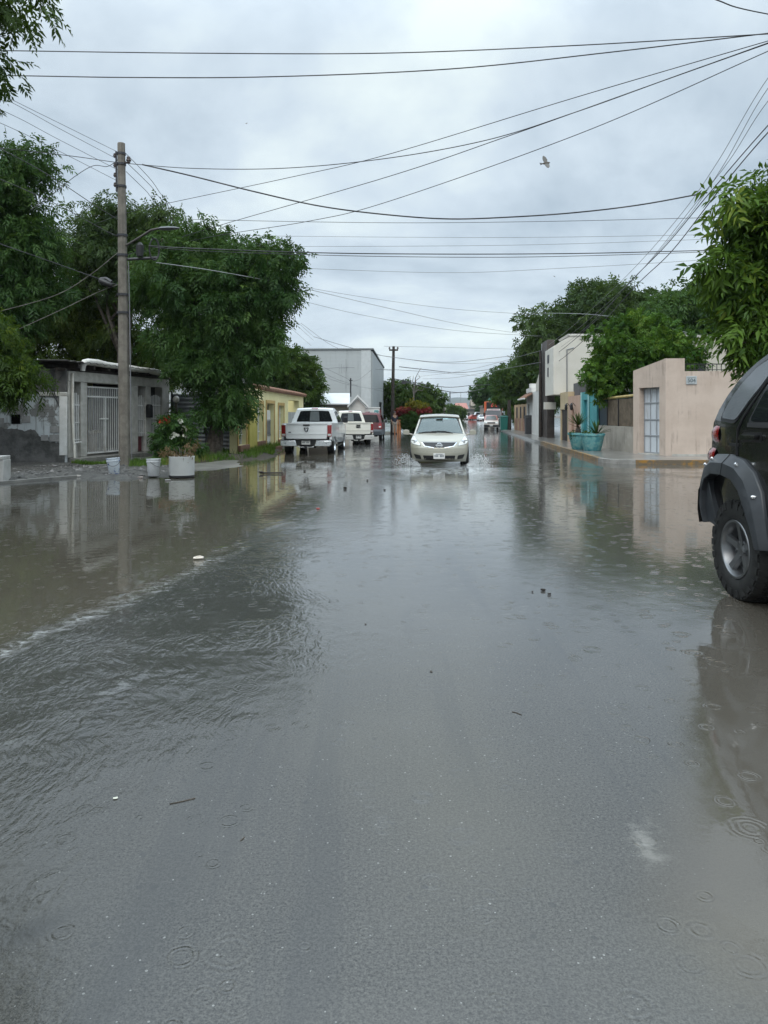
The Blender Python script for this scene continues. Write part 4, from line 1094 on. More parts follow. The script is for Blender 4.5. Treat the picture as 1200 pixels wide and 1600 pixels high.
# ---------- dark corrugated fence behind the drooping tree
FA, FB = HE + Vector((0.02, 0.12, 0)), Vector((-5.15, 27.0, 0))
t = thing('metal_fence', 'dark corrugated metal fence in the shade behind the drooping tree', 'fence', FA, frame_angle(FA, FB))
L = (FB - FA).length
mb = MB(); vs = []; fs = []; n = 64
for k in range(n + 1):
    z = 0.1 + 2.1 * k / n; y = 0.018 * math.sin(k / n * 2 * PI * 14)
    vs += [(0, y, z), (L, y, z), (0, y + 0.02, z), (L, y + 0.02, z)]
for k in range(n):
    a = 4 * k; fs += [(a, a+1, a+5, a+4), (a+2, a+6, a+7, a+3), (a, a+4, a+6, a+2), (a+1, a+3, a+7, a+5)]
mb.add(vs, fs); mb.build('sheet', m_rough('grey_sheet', (0.13, 0.15, 0.165), (0.20, 0.22, 0.235), 1.5, 0.45, 0.15, 20, 0.01, metal=0.3, c3=(0.10, 0.085, 0.075), streak=0.3), t, 60)
for x in (0.05, L / 2, L - 0.05): MB().box(x - 0.03, x + 0.03, -0.06, -0.03, 0.0, 2.3).build('post', M['steel_dark'], t)

# ---------- yellow house
YO = Vector((-5.05, 25.7, 0)); YE = Vector((-4.33, 40.0, 0)); YL = (YE - YO).length
t = thing('yellow_house', 'pale yellow house front with brown tiled edge and tall narrow openings', 'house', YO, frame_angle(YO, YE))
yel = m_rough('yellow_plaster', (0.70, 0.63, 0.33), (0.77, 0.70, 0.40), 1.6, 0.75, 0.25, 30, 0.008, c3=(0.58, 0.50, 0.27), streak=0.0)
ochre = m_rough('ochre_band', (0.42, 0.27, 0.09), (0.50, 0.34, 0.13), 3, 0.75, 0.2)
ops = [(0.10, 1.22, 0.38, 1.80), (2.92, 4.05, 0.42, 1.88), (4.76, 6.33, 0.10, 1.92), (7.33, 8.56, 0.36, 1.86), (9.75, 12.86, 0.10, 2.16)]
wall_mesh(YL, 2.44, ops, 0.28, 0, 0.0).build('wall', yel, t, ang=0)
MB().box(1.42, 2.72, -0.09, -0.002, 0.0, 2.2).build('pilaster', m_rough('mustard_plaster', (0.38, 0.33, 0.07), (0.46, 0.40, 0.10), 2, 0.75), t, bevel=0.01)
for (x0, x1, z0, z1) in ops[:4]:
    mb = MB(); w = 0.13
    mb.box(x0 - w, x0 - 0.002, -0.03, -0.003, z0, z1); mb.box(x1 + 0.002, x1 + w, -0.03, -0.003, z0, z1); mb.box(x0 - w, x1 + w, -0.035, -0.003, z1 + 0.002, z1 + w)
    fr = mb.build('window_frame', ochre, t)
for i in (0, 1, 3):
    x0, x1, z0, z1 = ops[i]
    w_ = MB().box(x0 + 0.004, x1 - 0.004, 0.16, 0.20, z0 + 0.004, z1 - 0.004).build('window', m_plain('frosted_pane', (0.46, 0.47, 0.46), 0.25) if i != 0 else M['dark_glass'], t)
    g = MB()
    for k in range(1, 6): xx = x0 + (x1 - x0) * k / 6; g.box(xx - 0.012, xx + 0.012, 0.11, 0.13, z0 + 0.005, z1 - 0.005)
    for zz in (z0 + 0.35, z1 - 0.35): g.box(x0 + 0.005, x1 - 0.005, 0.104, 0.136, zz, zz + 0.03)
    g.build('window_bars', M['white_metal'], w_)
    MB().box(x0 - 0.14, x1 + 0.14, -0.12, -0.004, z0 - 0.22, z0 - 0.003).build('sill', M['terracotta'], t, bevel=0.015)
x0, x1, z0, z1 = ops[2]
d_ = MB().box(x0 + 0.06, x1 - 0.06, 0.14, 0.19, z0, z1 - 0.28).build('door', M['white_metal'], t)
mb = MB()
for k in range(14): xx = x0 + 0.18 + k * 0.095; mb.box(xx, xx + 0.018, 0.118, 0.139, 0.62, 1.18)
mb.box(x0 + 0.1, x1 - 0.1, 0.110, 0.139, 0.56, 0.62); mb.box(x0 + 0.1, x1 - 0.1, 0.110, 0.139, 1.18, 1.24)
mb.build('door_grille', M['steel'], d_)
MB().box(x0 + 0.1, x1 - 0.1, 0.2, 0.24, z1 - 0.26, z1 - 0.02).build('transom', M['dark_glass'], t)
MB().box(x0 - 0.1, x1 + 0.1, -0.35, -0.004, -0.05, 0.12).build('step', M['terracotta'], t, bevel=0.015)
x0, x1, z0, z1 = ops[4]
mb = MB(); vs = []; fs = []
for k in range(60):
    xx = x0 + 0.03 + (x1 - x0 - 0.06) * k / 59; yy = 0.12 + 0.015 * (k % 4 < 2)
    vs += [(xx, yy, 0.1), (xx, yy, 1.58), (xx, yy + 0.02, 0.1), (xx, yy + 0.02, 1.58)]
for k in range(59): a = 4*k; fs += [(a, a+4, a+5, a+1), (a+2, a+3, a+7, a+6), (a+1, a+5, a+7, a+3)]
mb.add(vs, fs); mb.build('gate', m_rough('grey_gate', (0.36, 0.37, 0.36), (0.44, 0.45, 0.44), 2, 0.5), t, ang=0)
mb = MB()
for k in range(46):                          # tiles along the parapet
    x = YL - 0.02 - k * 0.225
    mb.tube([(x, -0.16, 2.47), (x, 0.16, 2.56), (x, 0.42, 2.62)], 0.085, 8)
mb.box(3.6, YL + 0.05, -0.10, 0.36, 2.442, 2.50)
mb.build('tile_edge', M['terracotta'], t, 60)
MB().box(YL - 0.28, YL, 0.281, 6.0, 0.0, 2.44).build('end_wall', yel, t)
MB().box(0, 9.5, 5.8, 6.0, 0.0, 2.6).build('back_wall', yel, t)

# ---------- grey warehouse
t = thing('warehouse', 'tall plain grey warehouse with pale corner strip and red doorway', 'warehouse', (-0.78, 50.0, 0), R(87.6))
wh = newmat('grey_siding'); co = wh.coord()
w = wh.n('ShaderNodeTexWave', wave_type='BANDS', bands_direction='Z'); wh.set(w.inputs[0], co); w.inputs['Scale'].default_value = 1.2
sep = wh.n('ShaderNodeTexBrick'); wh.set(sep.inputs['Vector'], wh.mapping(co, (0.5, 0.5, 0.5), rot=(R(90), 0, R(90)))); sep.inputs['Scale'].default_value = 1.0
sep.inputs['Brick Width'].default_value = 3.0; sep.inputs['Row Height'].default_value = 0.42; sep.inputs['Mortar Size'].default_value = 0.006
sep.inputs['Color1'].default_value = (0.40, 0.425, 0.43, 1); sep.inputs['Color2'].default_value = (0.425, 0.45, 0.455, 1); sep.inputs['Mortar'].default_value = (0.31, 0.33, 0.335, 1)
col = wh.mix(wh.ss(wh.noise(wh.mapping(co, (3, 3, 0.3)), 1.5, 5, 0.6), 0.5, 0.75), sep.outputs[0], (0.33, 0.35, 0.355))
b = wh.bsdf(Base_Color=col, Roughness=0.55, Normal=wh.bump(w.outputs[0], 0.12, 0.02)); wh.out(b)
body = wall_mesh(18, 5.7, [(9.5, 14.5, 0.0, 2.5)], 0.2); body.build('front_wall', wh.m, t, ang=0)
MB().box(-0.012, 0.18, 0.201, 14, 0, 5.82).build('side_wall', wh.m, t)
MB().box(17.8, 18, 0.201, 14, 0, 5.7).build('end_wall', wh.m, t)
MB().prism([(-0.1, 5.83), (18.1, 5.71), (18.1, 5.79), (-0.1, 5.91)], -0.08, 14.1, 'y').build('roof', m_plain('roof_trim', (0.22, 0.24, 0.245), 0.5), t)
MB().box(-0.05, -0.014, 0.10, 0.75, 0.0, 5.8).build('corner_strip', m_plain('pale_strip', (0.50, 0.525, 0.53), 0.55), t)
MB().box(9.5, 14.5, 0.08, 0.14, 0.0, 1.9).build('door', m_rough('red_door', (0.28, 0.03, 0.04), (0.34, 0.05, 0.055), 2, 0.5), t)
MB().box(9.5, 14.5, 0.06, 0.12, 1.9, 2.5).build('door_head', M['black'], t)

# ---------- small white house with metal roof in front of the warehouse
t = thing('white_house', 'small white house with pale metal roof and gable in front of the warehouse', 'house', (-5.4, 44.5, 0), R(2))
crm = m_rough('cream_wall', (0.42, 0.395, 0.35), (0.49, 0.46, 0.41), 1.5, 0.75)
wht = m_rough('white_wall', (0.58, 0.575, 0.55), (0.66, 0.655, 0.63), 1.5, 0.7)
wall_mesh(3.3, 2.0, [(0.9, 2.3, 0.0, 1.60)], 0.2).build('front_wall', crm, t, ang=0)
MB().box(0.9, 2.3, 0.12, 0.18, 0.0, 1.60).build('garage_door', m_plain('brown_door', (0.10, 0.085, 0.07), 0.6), t)
mb = MB(); mb.add([(-0.4, -0.4, 2.06), (3.35, -0.4, 2.06), (3.35, 2.2, 2.75), (-0.4, 2.2, 2.75), (-0.4, -0.4, 2.12), (3.35, -0.4, 2.12), (3.35, 2.2, 2.81), (-0.4, 2.2, 2.81)],
                  [(0,3,2,1),(4,5,6,7),(0,1,5,4),(1,2,6,5),(2,3,7,6),(3,0,4,7)])
mb.build('roof', m_rough('white_sheet_roof', (0.60, 0.62, 0.63), (0.68, 0.70, 0.71), 1.5, 0.4, 0.1), t, ang=0)
MB().box(-0.4, 3.3, -0.38, -0.30, 1.96, 2.055).build('fascia', M['steel_dark'], t)
mb = MB(); mb.prism([(3.36, 0), (4.28, 0), (4.28, 1.95), (3.82, 2.40), (3.36, 1.95)], -0.2, 2.0, 'y'); mb.build('gable_wall', wht, t, ang=0)
mb = MB(); mb.prism([(3.22, 1.86), (3.82, 2.50), (4.46, 1.86), (4.46, 1.99), (3.82, 2.64), (3.22, 1.99)], -0.45, 2.1, 'y'); mb.build('gable_roof', m_plain('white_trim', (0.66, 0.67, 0.67), 0.5), t, ang=0)
MB().box(3.62, 3.9, -0.22, -0.201, 1.0, 1.5).build('window', M['dark_glass'], t)
# white shop wall with a red poster and a sign
t = thing('shop_wall', 'low white shop wall with poster and sign between white house and red doorway', 'wall', (-1.50, 47.2, 0), R(4))
MB().box(0.0, 1.22, 0, 0.2, 0.0, 1.86).build('wall', wht, t)
MB().box(-0.05, 1.26, -0.05, 0.24, 1.863, 1.93).build('coping', m_plain('coping', (0.6, 0.6, 0.58), 0.6), t)
tp = newmat('poster_print'); co = tp.coord()
c_ = tp.mix(tp.ss(tp.noise(co, 9, 4, 0.6), 0.45, 0.55), (0.42, 0.10, 0.13), (0.60, 0.40, 0.40)); tp.out(tp.bsdf(Base_Color=c_, Roughness=0.5))
po = thing('poster', 'faded red poster on the low white shop wall', 'poster', (-1.44, 47.17, 1.30), R(4))
MB().box(0.02, 0.46, -0.025, 0.0, 0, 0.34).build('sheet', tp.m, po)
MB().box(0.465, 0.53, -0.03, 0.0, -0.02, 0.35).build('edge_board', M['black'], po)
sg = thing('sign', 'small white sign with teal lettering beside the red poster', 'sign', (-0.66, 47.20, 1.36), R(4))
MB().box(0, 0.36, -0.03, 0.0, 0.0, 0.42).build('board', m_plain('sign_white', (0.66, 0.67, 0.66), 0.5), sg)
text_mesh('FE', 0.22, 0.004, 'lettering', m_plain('teal_ink', (0.03, 0.26, 0.27), 0.5), sg, (0.18, -0.036, 0.28), (R(90), 0, 0), 1.3, 0.01)
text_mesh('O', 0.12, 0.004, 'lettering', m_plain('green_ink', (0.05, 0.22, 0.12), 0.5), sg, (0.18, -0.036, 0.09), (R(90), 0, 0), 1.0, 0.008)
# antenna and short mast on the small roof
t = thing('roof_mast', 'thin service mast standing on the small white metal roof', 'mast', (-2.05, 45.8, 2.55), 0)
MB().tube([(0, 0, 0), (0, 0, 1.15)], 0.045, 8).build('pipe', M['steel_dark'], t); MB().tube([(-0.1, 0, 1.0), (0.12, 0, 1.02)], 0.02, 6).build('bracket', M['steel_dark'], t)
t = thing('television_antenna', 'old television antenna outlined against the grey warehouse wall', 'antenna', (-2.35, 46.0, 2.85), 0)
mb = MB(); mb.tube([(0, 0, 0), (0, 0, 2.05)], 0.014, 5); mb.build('mast', M['steel'], t)
mb = MB(); mb.tube([(-0.42, 0, 1.45), (0.12, 0, 1.5)], 0.014, 5)
for k, l in enumerate((0.32, 0.28, 0.22, 0.18)): mb.tube([(-0.42 + k * 0.15, 0, 1.45 - l), (-0.42 + k * 0.15, 0, 1.45 + l)], 0.011, 5)
mb.build('elements', M['steel'], t)

# ---------- fences at the far end of the left side
t = thing('barred_fence', 'pale green barred fence left of the black pole', 'fence', (-0.15, 57.6, 0), R(2))
mb = MB()
for k in range(9): mb.box(k * 0.075, k * 0.075 + 0.02, 0, 0.02, 0.12, 1.02)
for z in (0.12, 0.55, 1.0): mb.box(-0.02, 0.64, -0.008, 0.028, z, z + 0.04)
mb.build('bars', m_plain('mint_paint', (0.38, 0.46, 0.38), 0.5), t)
MB().box(-0.1, 0.7, -0.05, 0.1, 0, 0.12).build('base', M['concrete'], t)
t = thing('orange_fence', 'orange striped fence posts right of the black pole', 'fence', (0.82, 59.6, 0), 0)
for k, x in enumerate((0.02, 0.20, 0.38)):
    MB().box(x, x + 0.13, 0, 0.12, 0, 1.05).build('post', m_rough('orange_paint', (0.55, 0.20, 0.08), (0.62, 0.27, 0.12), 3, 0.6), t)
MB().box(0.0, 0.55, 0.125, 0.20, 0, 0.95).build('panel', m_rough('rust_panel', (0.26, 0.08, 0.03), (0.32, 0.11, 0.05), 3, 0.6), t)

# ================================================================== RIGHT SIDE
pink = m_rough('pink_stucco', (0.49, 0.395, 0.33), (0.56, 0.46, 0.39), 1.3, 0.75, 0.3, 26, 0.01, c3=(0.33, 0.26, 0.215), streak=0.5)
PC = Vector((9.15, 24.2, 0)); PB = Vector((8.58, 25.65, 0)); PA = Vector((8.69, 30.4, 0))
t = thing('corner_wall', 'tall dusty pink stucco corner wall with recessed white metal door', 'wall', PB, frame_angle(PB, PC))
L = (PC - PB).length                                # the angled face with the door: local x from far jamb to near corner
mb = wall_mesh(L, 2.96, [(0.30, 1.27, 0.12, 2.36)], 0.26)
# raise the near end of its top edge
mb.v = [(x, y, z + (0.32 * x / L if z > 2.9 else 0)) for (x, y, z) in mb.v]
mb.build('wall', pink, t, ang=0)
dw = newmat('white_sheet_door'); co = dw.coord()
col = dw.mix(dw.ss(dw.noise(dw.mapping(co, (6, 6, 0.8)), 2.0, 5, 0.6), 0.5, 0.75), (0.56, 0.60, 0.64), (0.42, 0.43, 0.44))
dw.out(dw.bsdf(Base_Color=col, Roughness=0.5, Normal=dw.bump(dw.noise(co, 8, 3), 0.15, 0.01)))
door = MB().box(0.31, 1.262, 0.215, 0.245, 0.15, 2.35).build('door', dw.m, t)
mb = MB()
for x in (0.312, 0.60, 0.895, 1.225): mb.box(x, x + 0.035, 0.195, 0.2145, 0.16, 2.345)
for z in (0.16, 0.73, 1.27, 1.83, 2.31): mb.box(0.35, 1.222, 0.188, 0.2140, z, z + 0.035)
mb.build('door_frame', m_plain('door_ribs', (0.30, 0.32, 0.34), 0.5), door)
MB().box(0.29, 1.28, -0.05, 0.20, 0.10, 0.15).build('threshold', M['concrete'], t)
PD = Vector((17.5, 23.5, 0))
t2 = thing('side_wall', 'pink stucco side wall carrying a small grey number plaque', 'wall', PC, frame_angle(PC, PD))
L2 = (PD - PC).length
mb = MB()
mb.prism([(0.0, 0.0), (L2, 0.0), (L2, 2.86), (0.60, 2.86), (0.60, 3.28), (0.0, 3.28)], 0.0, 0.25, 'y')
mb.build('wall', pink, t2, ang=0)
mb = MB()
mb.prism([(0.18, 0.12), (2.2, 0.12), (2.2, 0.20), (0.9, 0.17), (0.22, 0.18)], -0.03, -0.002, 'y'); mb.build('plinth_patch', M['concrete'], t2, ang=0)
mb = MB()
for k in range(26): mb.box(0.66 + k * 0.14, 0.68 + k * 0.14, 0.11, 0.13, 2.86, 3.08)
mb.box(0.62, 4.4, 0.105, 0.135, 3.08, 3.11); mb.box(0.62, 4.4, 0.105, 0.135, 2.90, 2.92)
mb.build('railing', M['black'], t2)
dn = (PD - PC).normalized()
pl = thing('number_plaque', 'grey house number plaque 504 on the pink side wall', 'plaque', PC + dn * 0.64 + Vector((dn.y * 0.002, -0.004, 2.43)), frame_angle(PC, PD))
MB().box(0, 0.335, -0.025, 0.0, 0, 0.27).build('tile', m_plain('grey_tile', (0.42, 0.45, 0.46), 0.4), pl, bevel=0.008)
text_mesh('504', 0.17, 0.004, 'number', m_plain('number_ink', (0.15, 0.18, 0.19), 0.5), pl, (0.168, -0.03, 0.125), (R(90), 0, 0), 1.0, 0.004)
mb = MB(); mb.box(0.04, 0.295, -0.029, -0.0255, 0.222, 0.242); mb.box(0.07, 0.27, -0.029, -0.0255, 0.02, 0.034); mb.build('border', m_plain('plaque_line', (0.25, 0.28, 0.29), 0.5), pl)

# slatted fence on its low wall
t = thing('slat_fence', 'brown slatted fence with yellow top rail on a low stained wall', 'fence', PA, frame_angle(PA, PB))
L = (PB - PA).length
MB().box(0.0, L - 0.004, 0.02, 0.24, 0.0, 1.02).build('low_wall', m_rough('stained_wall', (0.34, 0.305, 0.26), (0.42, 0.38, 0.33), 1.6, 0.75, 0.3, 26, 0.01, c3=(0.24, 0.22, 0.19), streak=0.6), t, ang=0)
mb = MB()
for k in range(22):
    x = 1.28 + k * 0.155
    mb.box(x, x + 0.128, 0.09, 0.115, 1.03, 2.03)
mb.build('slat_panel', m_rough('brown_slats', (0.10, 0.075, 0.05), (0.17, 0.13, 0.09), 5, 0.7, 0.3, 20, 0.01), t)
for x in (0.02, 1.2, 2.7, L - 0.12): MB().box(x, x + 0.07, 0.06, 0.14, 1.025, 2.03).build('post', M['black'], t)
MB().box(0.09, 1.19, 0.085, 0.105, 1.03, 2.02).build('dark_panel', m_plain('navy_panel', (0.012, 0.03, 0.045), 0.4), t)
MB().tube([(0.0, 0.10, 2.08), (L - 0.01, 0.10, 2.12)], 0.05, 8).build('top_rail', m_rough('yellow_rail', (0.42, 0.32, 0.12), (0.50, 0.40, 0.18), 4, 0.7), t)
# dark awning behind the fence
t = thing('awning', 'dark blue sloping awning behind the slatted fence', 'awning', (9.9, 27.9, 0), R(-84))
mb = MB(); mb.add([(-1.7, 0, 2.25), (1.9, 0, 2.25), (1.9, 1.6, 2.85), (-1.7, 1.6, 2.85), (-1.7, 0, 2.30), (1.9, 0, 2.30), (1.9, 1.6, 2.90), (-1.7, 1.6, 2.90)],
                  [(0,3,2,1),(4,5,6,7),(0,1,5,4),(1,2,6,5),(2,3,7,6),(3,0,4,7)])
mb.build('sheet', m_plain('navy_sheet', (0.02, 0.05, 0.075), 0.5), t, ang=0)
mb = MB()
for x in (-1.6, 0.1, 1.8): mb.tube([(x, 0.05, 0.1), (x, 0.05, 2.25)], 0.03, 8); mb.tube([(x, 1.5, 0.1), (x, 1.5, 2.8)], 0.03, 8)
mb.build('posts', M['steel_dark'], t)
# the cream house behind the pink wall
t = thing('cream_house', 'cream house block glimpsed through leaves above the pink wall', 'house', (11.6, 33.2, 0), R(-4))
wall_mesh(6.5, 4.85, [(1.6, 2.7, 2.6, 3.8)], 0.3).build('wall', m_rough('cream_stucco', (0.46, 0.43, 0.36), (0.53, 0.50, 0.43), 1, 0.75), t, ang=0)
MB().box(1.6, 2.7, 0.15, 0.2, 2.6, 3.8).build('window', M['dark_glass'], t)
MB().box(-0.08, 6.6, -0.08, 5.0, 4.853, 4.98).build('roof_slab', M['concrete'], t)

def row(d): return Vector((8.69 + 0.07 * (d - 30.4), d, 0))
RANG = frame_angle(row(40), row(30))                # local x runs toward the camera, y away from the street
def rowlen(a, b): return (row(b) - row(a)).length
# turquoise front
t = thing('turquoise_house', 'bright turquoise house front beside the slatted fence', 'house', row(33.6), RANG)
L = rowlen(30.42, 33.6)
tq = m_rough('turquoise_paint', (0.055, 0.27, 0.29), (0.075, 0.33, 0.35), 2, 0.6, 0.2, 30, 0.006, c3=(0.05, 0.20, 0.22), streak=0.2)
wall_mesh(L, 2.45, [(0.45, 1.5, 0.12, 2.1)], 0.25).build('wall', tq, t, ang=0)
MB().box(0.46, 1.49, 0.10, 0.14, 0.13, 2.09).build('door', m_rough('blue_door', (0.04, 0.20, 0.25), (0.06, 0.25, 0.30), 2, 0.5), t)
MB().tube([(1.75, -0.045, 0.15), (1.75, -0.045, 2.4)], 0.04, 8).build('drain_pipe', m_plain('pale_pipe', (0.36, 0.60, 0.60), 0.4), t)
MB().box(-0.02, 0.14, -0.05, -0.003, 0.1, 2.45).build('edge_strip', m_plain('aqua_strip', (0.30, 0.52, 0.52), 0.5), t)
MB().box(0.92, 1.06, 0.07, 0.095, 1.15, 1.3).build('door_lock', M['black'], t)
MB().box(L - 0.2, L, 0.251, 2.6, 0, 2.4).build('return_wall', tq, t)
# salmon house
t = thing('salmon_house', 'salmon coloured house with dark lanterns between turquoise front and dark gate', 'house', row(37.0), RANG)
L = rowlen(33.61, 37.0)
sal = m_rough('salmon_paint', (0.46, 0.30, 0.22), (0.53, 0.36, 0.275), 1.4, 0.7, 0.2, 30, 0.006)
wall_mesh(L, 2.35, [(0.9, 1.5, 0.14, 1.75)], 0.25).build('wall', sal, t, ang=0)
MB().box(0.91, 1.49, 0.10, 0.14, 0.15, 1.74).build('door', M['wood_dark'], t)
MB().box(-0.25, 1.15, 0.3, 2.4, 2.36, 3.0).build('parapet_block', m_plain('dark_grey_block', (0.09, 0.09, 0.095), 0.7), t)
for x in (0.45, 1.9):
    mb = MB(); mb.lathe([(0.001, 0), (0.05, 0.02), (0.08, 0.12), (0.06, 0.24), (0.09, 0.26), (0.02, 0.34), (0.001, 0.36)], 8, M=Matrix.Translation((x, -0.18, 1.65)))
    mb.tube([(x, -0.0, 1.85), (x, -0.1, 2.0), (x, -0.18, 2.0)], 0.015, 6); mb.build('lantern', M['black'], t, 40)
MB().box(2.55, 2.68, -0.04, -0.003, 0.14, 1.3).build('meter_post', M['black'], t)
# dark gate with a tan wall above
t = thing('gatehouse', 'tan wall above a dark brown double gate next to the white tall building', 'house', row(39.4), RANG)
L = rowlen(37.02, 39.4)
wall_mesh(L, 2.6, [(0.25, L - 0.2, 0.1, 1.72)], 0.3).build('wall', m_rough('tan_paint', (0.46, 0.36, 0.22), (0.52, 0.42, 0.27), 1.4, 0.7), t, ang=0)
mb = MB(); mb.box(0.26, L / 2 - 0.02, 0.06, 0.10, 0.1, 1.71); mb.box(L / 2 + 0.02, L - 0.21, 0.06, 0.10, 0.1, 1.71)
mb.build('gate', M['wood_dark'], t, bevel=0.01)
# white two storey building with overhang and dark pier
t = thing('white_building', 'white two storey building with chamfered top and slim dark pier', 'building', row(42.4), RANG)
L = rowlen(39.42, 42.4)
wst = m_rough('white_stucco', (0.60, 0.575, 0.51), (0.66, 0.635, 0.575), 0.9, 0.75, 0.15, 30, 0.006, c3=(0.52, 0.50, 0.44), streak=0.0)
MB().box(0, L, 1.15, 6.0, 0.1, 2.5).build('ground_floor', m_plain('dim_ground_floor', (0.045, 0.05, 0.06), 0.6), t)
mb = MB(); mb.prism([(-0.35, 2.52), (6.5, 2.52), (6.5, 5.62), (0.55, 5.62), (-0.35, 5.05)], 0.0, L, 'x')
mb.build('upper_floor', wst, t, ang=0)
mb = MB(); mb.prism([(0.45, 5.62), (6.5, 5.62), (6.5, 5.72), (0.40, 5.72)], -0.06, L + 0.05, 'x'); mb.build('coping', m_plain('coping_white', (0.62, 0.60, 0.55), 0.6), t, ang=0)
mb = MB(); mb.box(0.9, 1.5, -0.375, -0.352, 4.3, 4.75); mb.box(0.95, 1.3, -0.375, -0.352, 3.55, 4.05); mb.build('wall_lamp_plate', M['steel_dark'], t)
mb = MB(); mb.tube([(L + 0.03, 0.35, 2.6), (L + 0.03, 0.35, 4.9), (L + 0.03, 0.7, 5.0)], 0.03, 6); mb.tube([(L + 0.03, 1.0, 5.45), (L + 0.03, 4.4, 5.45), (L + 0.03, 4.5, 5.2)], 0.02, 6); mb.tube([(L + 0.03, 5.0, 4.4), (L + 0.03, 5.0, 5.9)], 0.03, 6)
mb.build('conduit', M['steel'], t)
MB().box(0.4, 1.0, -0.5, 0.1, 1.75, 2.15).build('meter_cabinet', wst, t)
t = thing('dark_pier', 'tall slim dark brown pier beside the white two storey building', 'pier', row(44.6), RANG)
MB().box(0, 1.9, -0.20, 0.22, 0.0, 5.75).build('shaft', m_rough('brown_stone', (0.055, 0.045, 0.04), (0.085, 0.07, 0.062), 3, 0.6, 0.3, 15, 0.01), t, bevel=0.02)
MB().box(-0.04, 0.05, -0.26, -0.203, 0.0, 5.7).build('conduit', M['steel'], t)
# white low house
t = thing('white_low_house', 'long white low house with scalloped parapet beyond the dark pier', 'house', row(54.0), RANG)
L = rowlen(44.64, 54.0)
wall_mesh(L, 3.0, [(0.5, 1.6, 0.9, 2.2), (L - 1.3, L - 0.3, 2.1, 2.9)], 0.3).build('wall', m_rough('whitewash', (0.56, 0.555, 0.53), (0.64, 0.635, 0.61), 1.2, 0.75, 0.3, 20, 0.01, c3=(0.42, 0.41, 0.39), streak=0.1), t, ang=0)
MB().box(0.52, 1.58, 0.12, 0.16, 0.92, 2.18).build('window', M['dark_glass'], t)
MB().box(L - 1.28, L - 0.32, 0.12, 0.16, 2.12, 2.88).build('window', m_plain('shutter_grey', (0.3, 0.3, 0.3), 0.6), t)
mb = MB(); mb.prism([(0.2, 3.002), (3.2, 3.002), (3.2, 3.3), (2.6, 3.3), (2.6, 3.6), (1.9, 3.6), (1.9, 3.3), (0.2, 3.3)], -0.06, 0.34, 'y'); mb.build('parapet', wht, t, ang=0)
mb = MB(); mb.prism([(5.2, 3.002), (L, 3.002), (L, 4.05), (6.6, 4.05), (5.9, 3.75), (5.2, 3.45)], -0.02, 4.0, 'y'); mb.build('upper_room', m_rough('beige_wash', (0.52, 0.49, 0.43), (0.58, 0.55, 0.49), 1.2, 0.75), t, ang=0)
mb = MB(); mb.add([(-0.3, -0.55, 2.55), (3.6, -0.55, 2.55), (3.6, -0.062, 2.85), (-0.3, -0.062, 2.85), (-0.3, -0.55, 2.63), (3.6, -0.55, 2.63), (3.6, -0.062, 2.95), (-0.3, -0.062, 2.95)],
                  [(0,3,2,1),(4,5,6,7),(0,1,5,4),(1,2,6,5),(2,3,7,6),(3,0,4,7)])
mb.build('eave', M['terracotta'], t, ang=0)
mb = MB(); mb.tube([(-0.3, -0.58, 2.54), (3.6, -0.58, 2.54)], 0.06, 6); mb.build('gutter', wht, t)
# brick fence further on
t = thing('brick_fence', 'low brown brick fence with posts under the street trees', 'fence', row(66.0) + Vector((0.4, 0, 0)), RANG)
L = rowlen(54.5, 66)
brk = newmat('brick'); co = brk.coord(); bt = brk.n('ShaderNodeTexBrick'); brk.set(bt.inputs['Vector'], brk.mapping(co, (1, 1, 1), rot=(R(90), 0, 0)))
bt.inputs['Scale'].default_value = 4; bt.inputs['Color1'].default_value = (0.22, 0.10, 0.06, 1); bt.inputs['Color2'].default_value = (0.28, 0.14, 0.085, 1); bt.inputs['Mortar'].default_value = (0.24, 0.21, 0.18, 1)
brk.out(brk.bsdf(Base_Color=bt.outputs[0], Roughness=0.75))
MB().box(0, L, 0, 0.2, 0, 1.15).build('base_wall', brk.m, t)
for k in range(5):
    x = 0.2 + k * (L - 0.6) / 4
    MB().box(x, x + 0.28, -0.06, 0.26, 0, 2.3).build('post', m_rough('tan_post', (0.34, 0.25, 0.16), (0.40, 0.31, 0.21), 2, 0.7), t)
mb = MB()
for k in range(60): mb.box(0.1 + k * (L - 0.2) / 60, 0.13 + k * (L - 0.2) / 60, 0.08, 0.11, 1.152, 2.1)
mb.build('bars', M['steel_dark'], t)
# ================================================================== POLES AND CABLES
def insulator(mb, p, s=1.0):
    mb.lathe([(0.001, 0), (0.035*s, 0.0), (0.035*s, 0.03*s), (0.055*s, 0.04*s), (0.05*s, 0.07*s), (0.035*s, 0.08*s), (0.045*s, 0.10*s), (0.03*s, 0.13*s), (0.001, 0.135*s)], 10, M=Matrix.Translation(p))
# the big concrete pole
PB_ = Vector((-7.22, 20.75, 0))
t = thing('utility_pole', 'tall grey octagonal concrete pole with street lamp arm in front of the carport', 'pole', PB_, R(10))
t.rotation_euler = (0, R(-0.6), R(10))
PH = D(189, 224, 20.75).z
mb = MB(); mb.tube([(0, 0, -0.1), (0, 0, 2.0), (0, 0, PH)], [0.165, 0.155, 0.105], 8); mb.build('shaft', M['pole_concrete'], t, 20, bevel=0.012)
mb = MB()
for z in (PH - 0.33, PH - 0.62, PH - 1.24, PH - 2.6, PH - 3.15, PH - 4.25, PH - 4.75):
    r = 0.118 + (PH - z) * 0.0112; mb.lathe([(r - 0.01, z), (r, z), (r, z + 0.06), (r - 0.01, z + 0.06)], 16)
mb.build('band', M['steel_dark'], t)
rk = MB(); rk.box(-0.155, -0.12, -0.05, 0.05, PH - 1.35, PH - 0.25)
rk.build('insulator_rack', M['steel_dark'], t)
mb = MB()
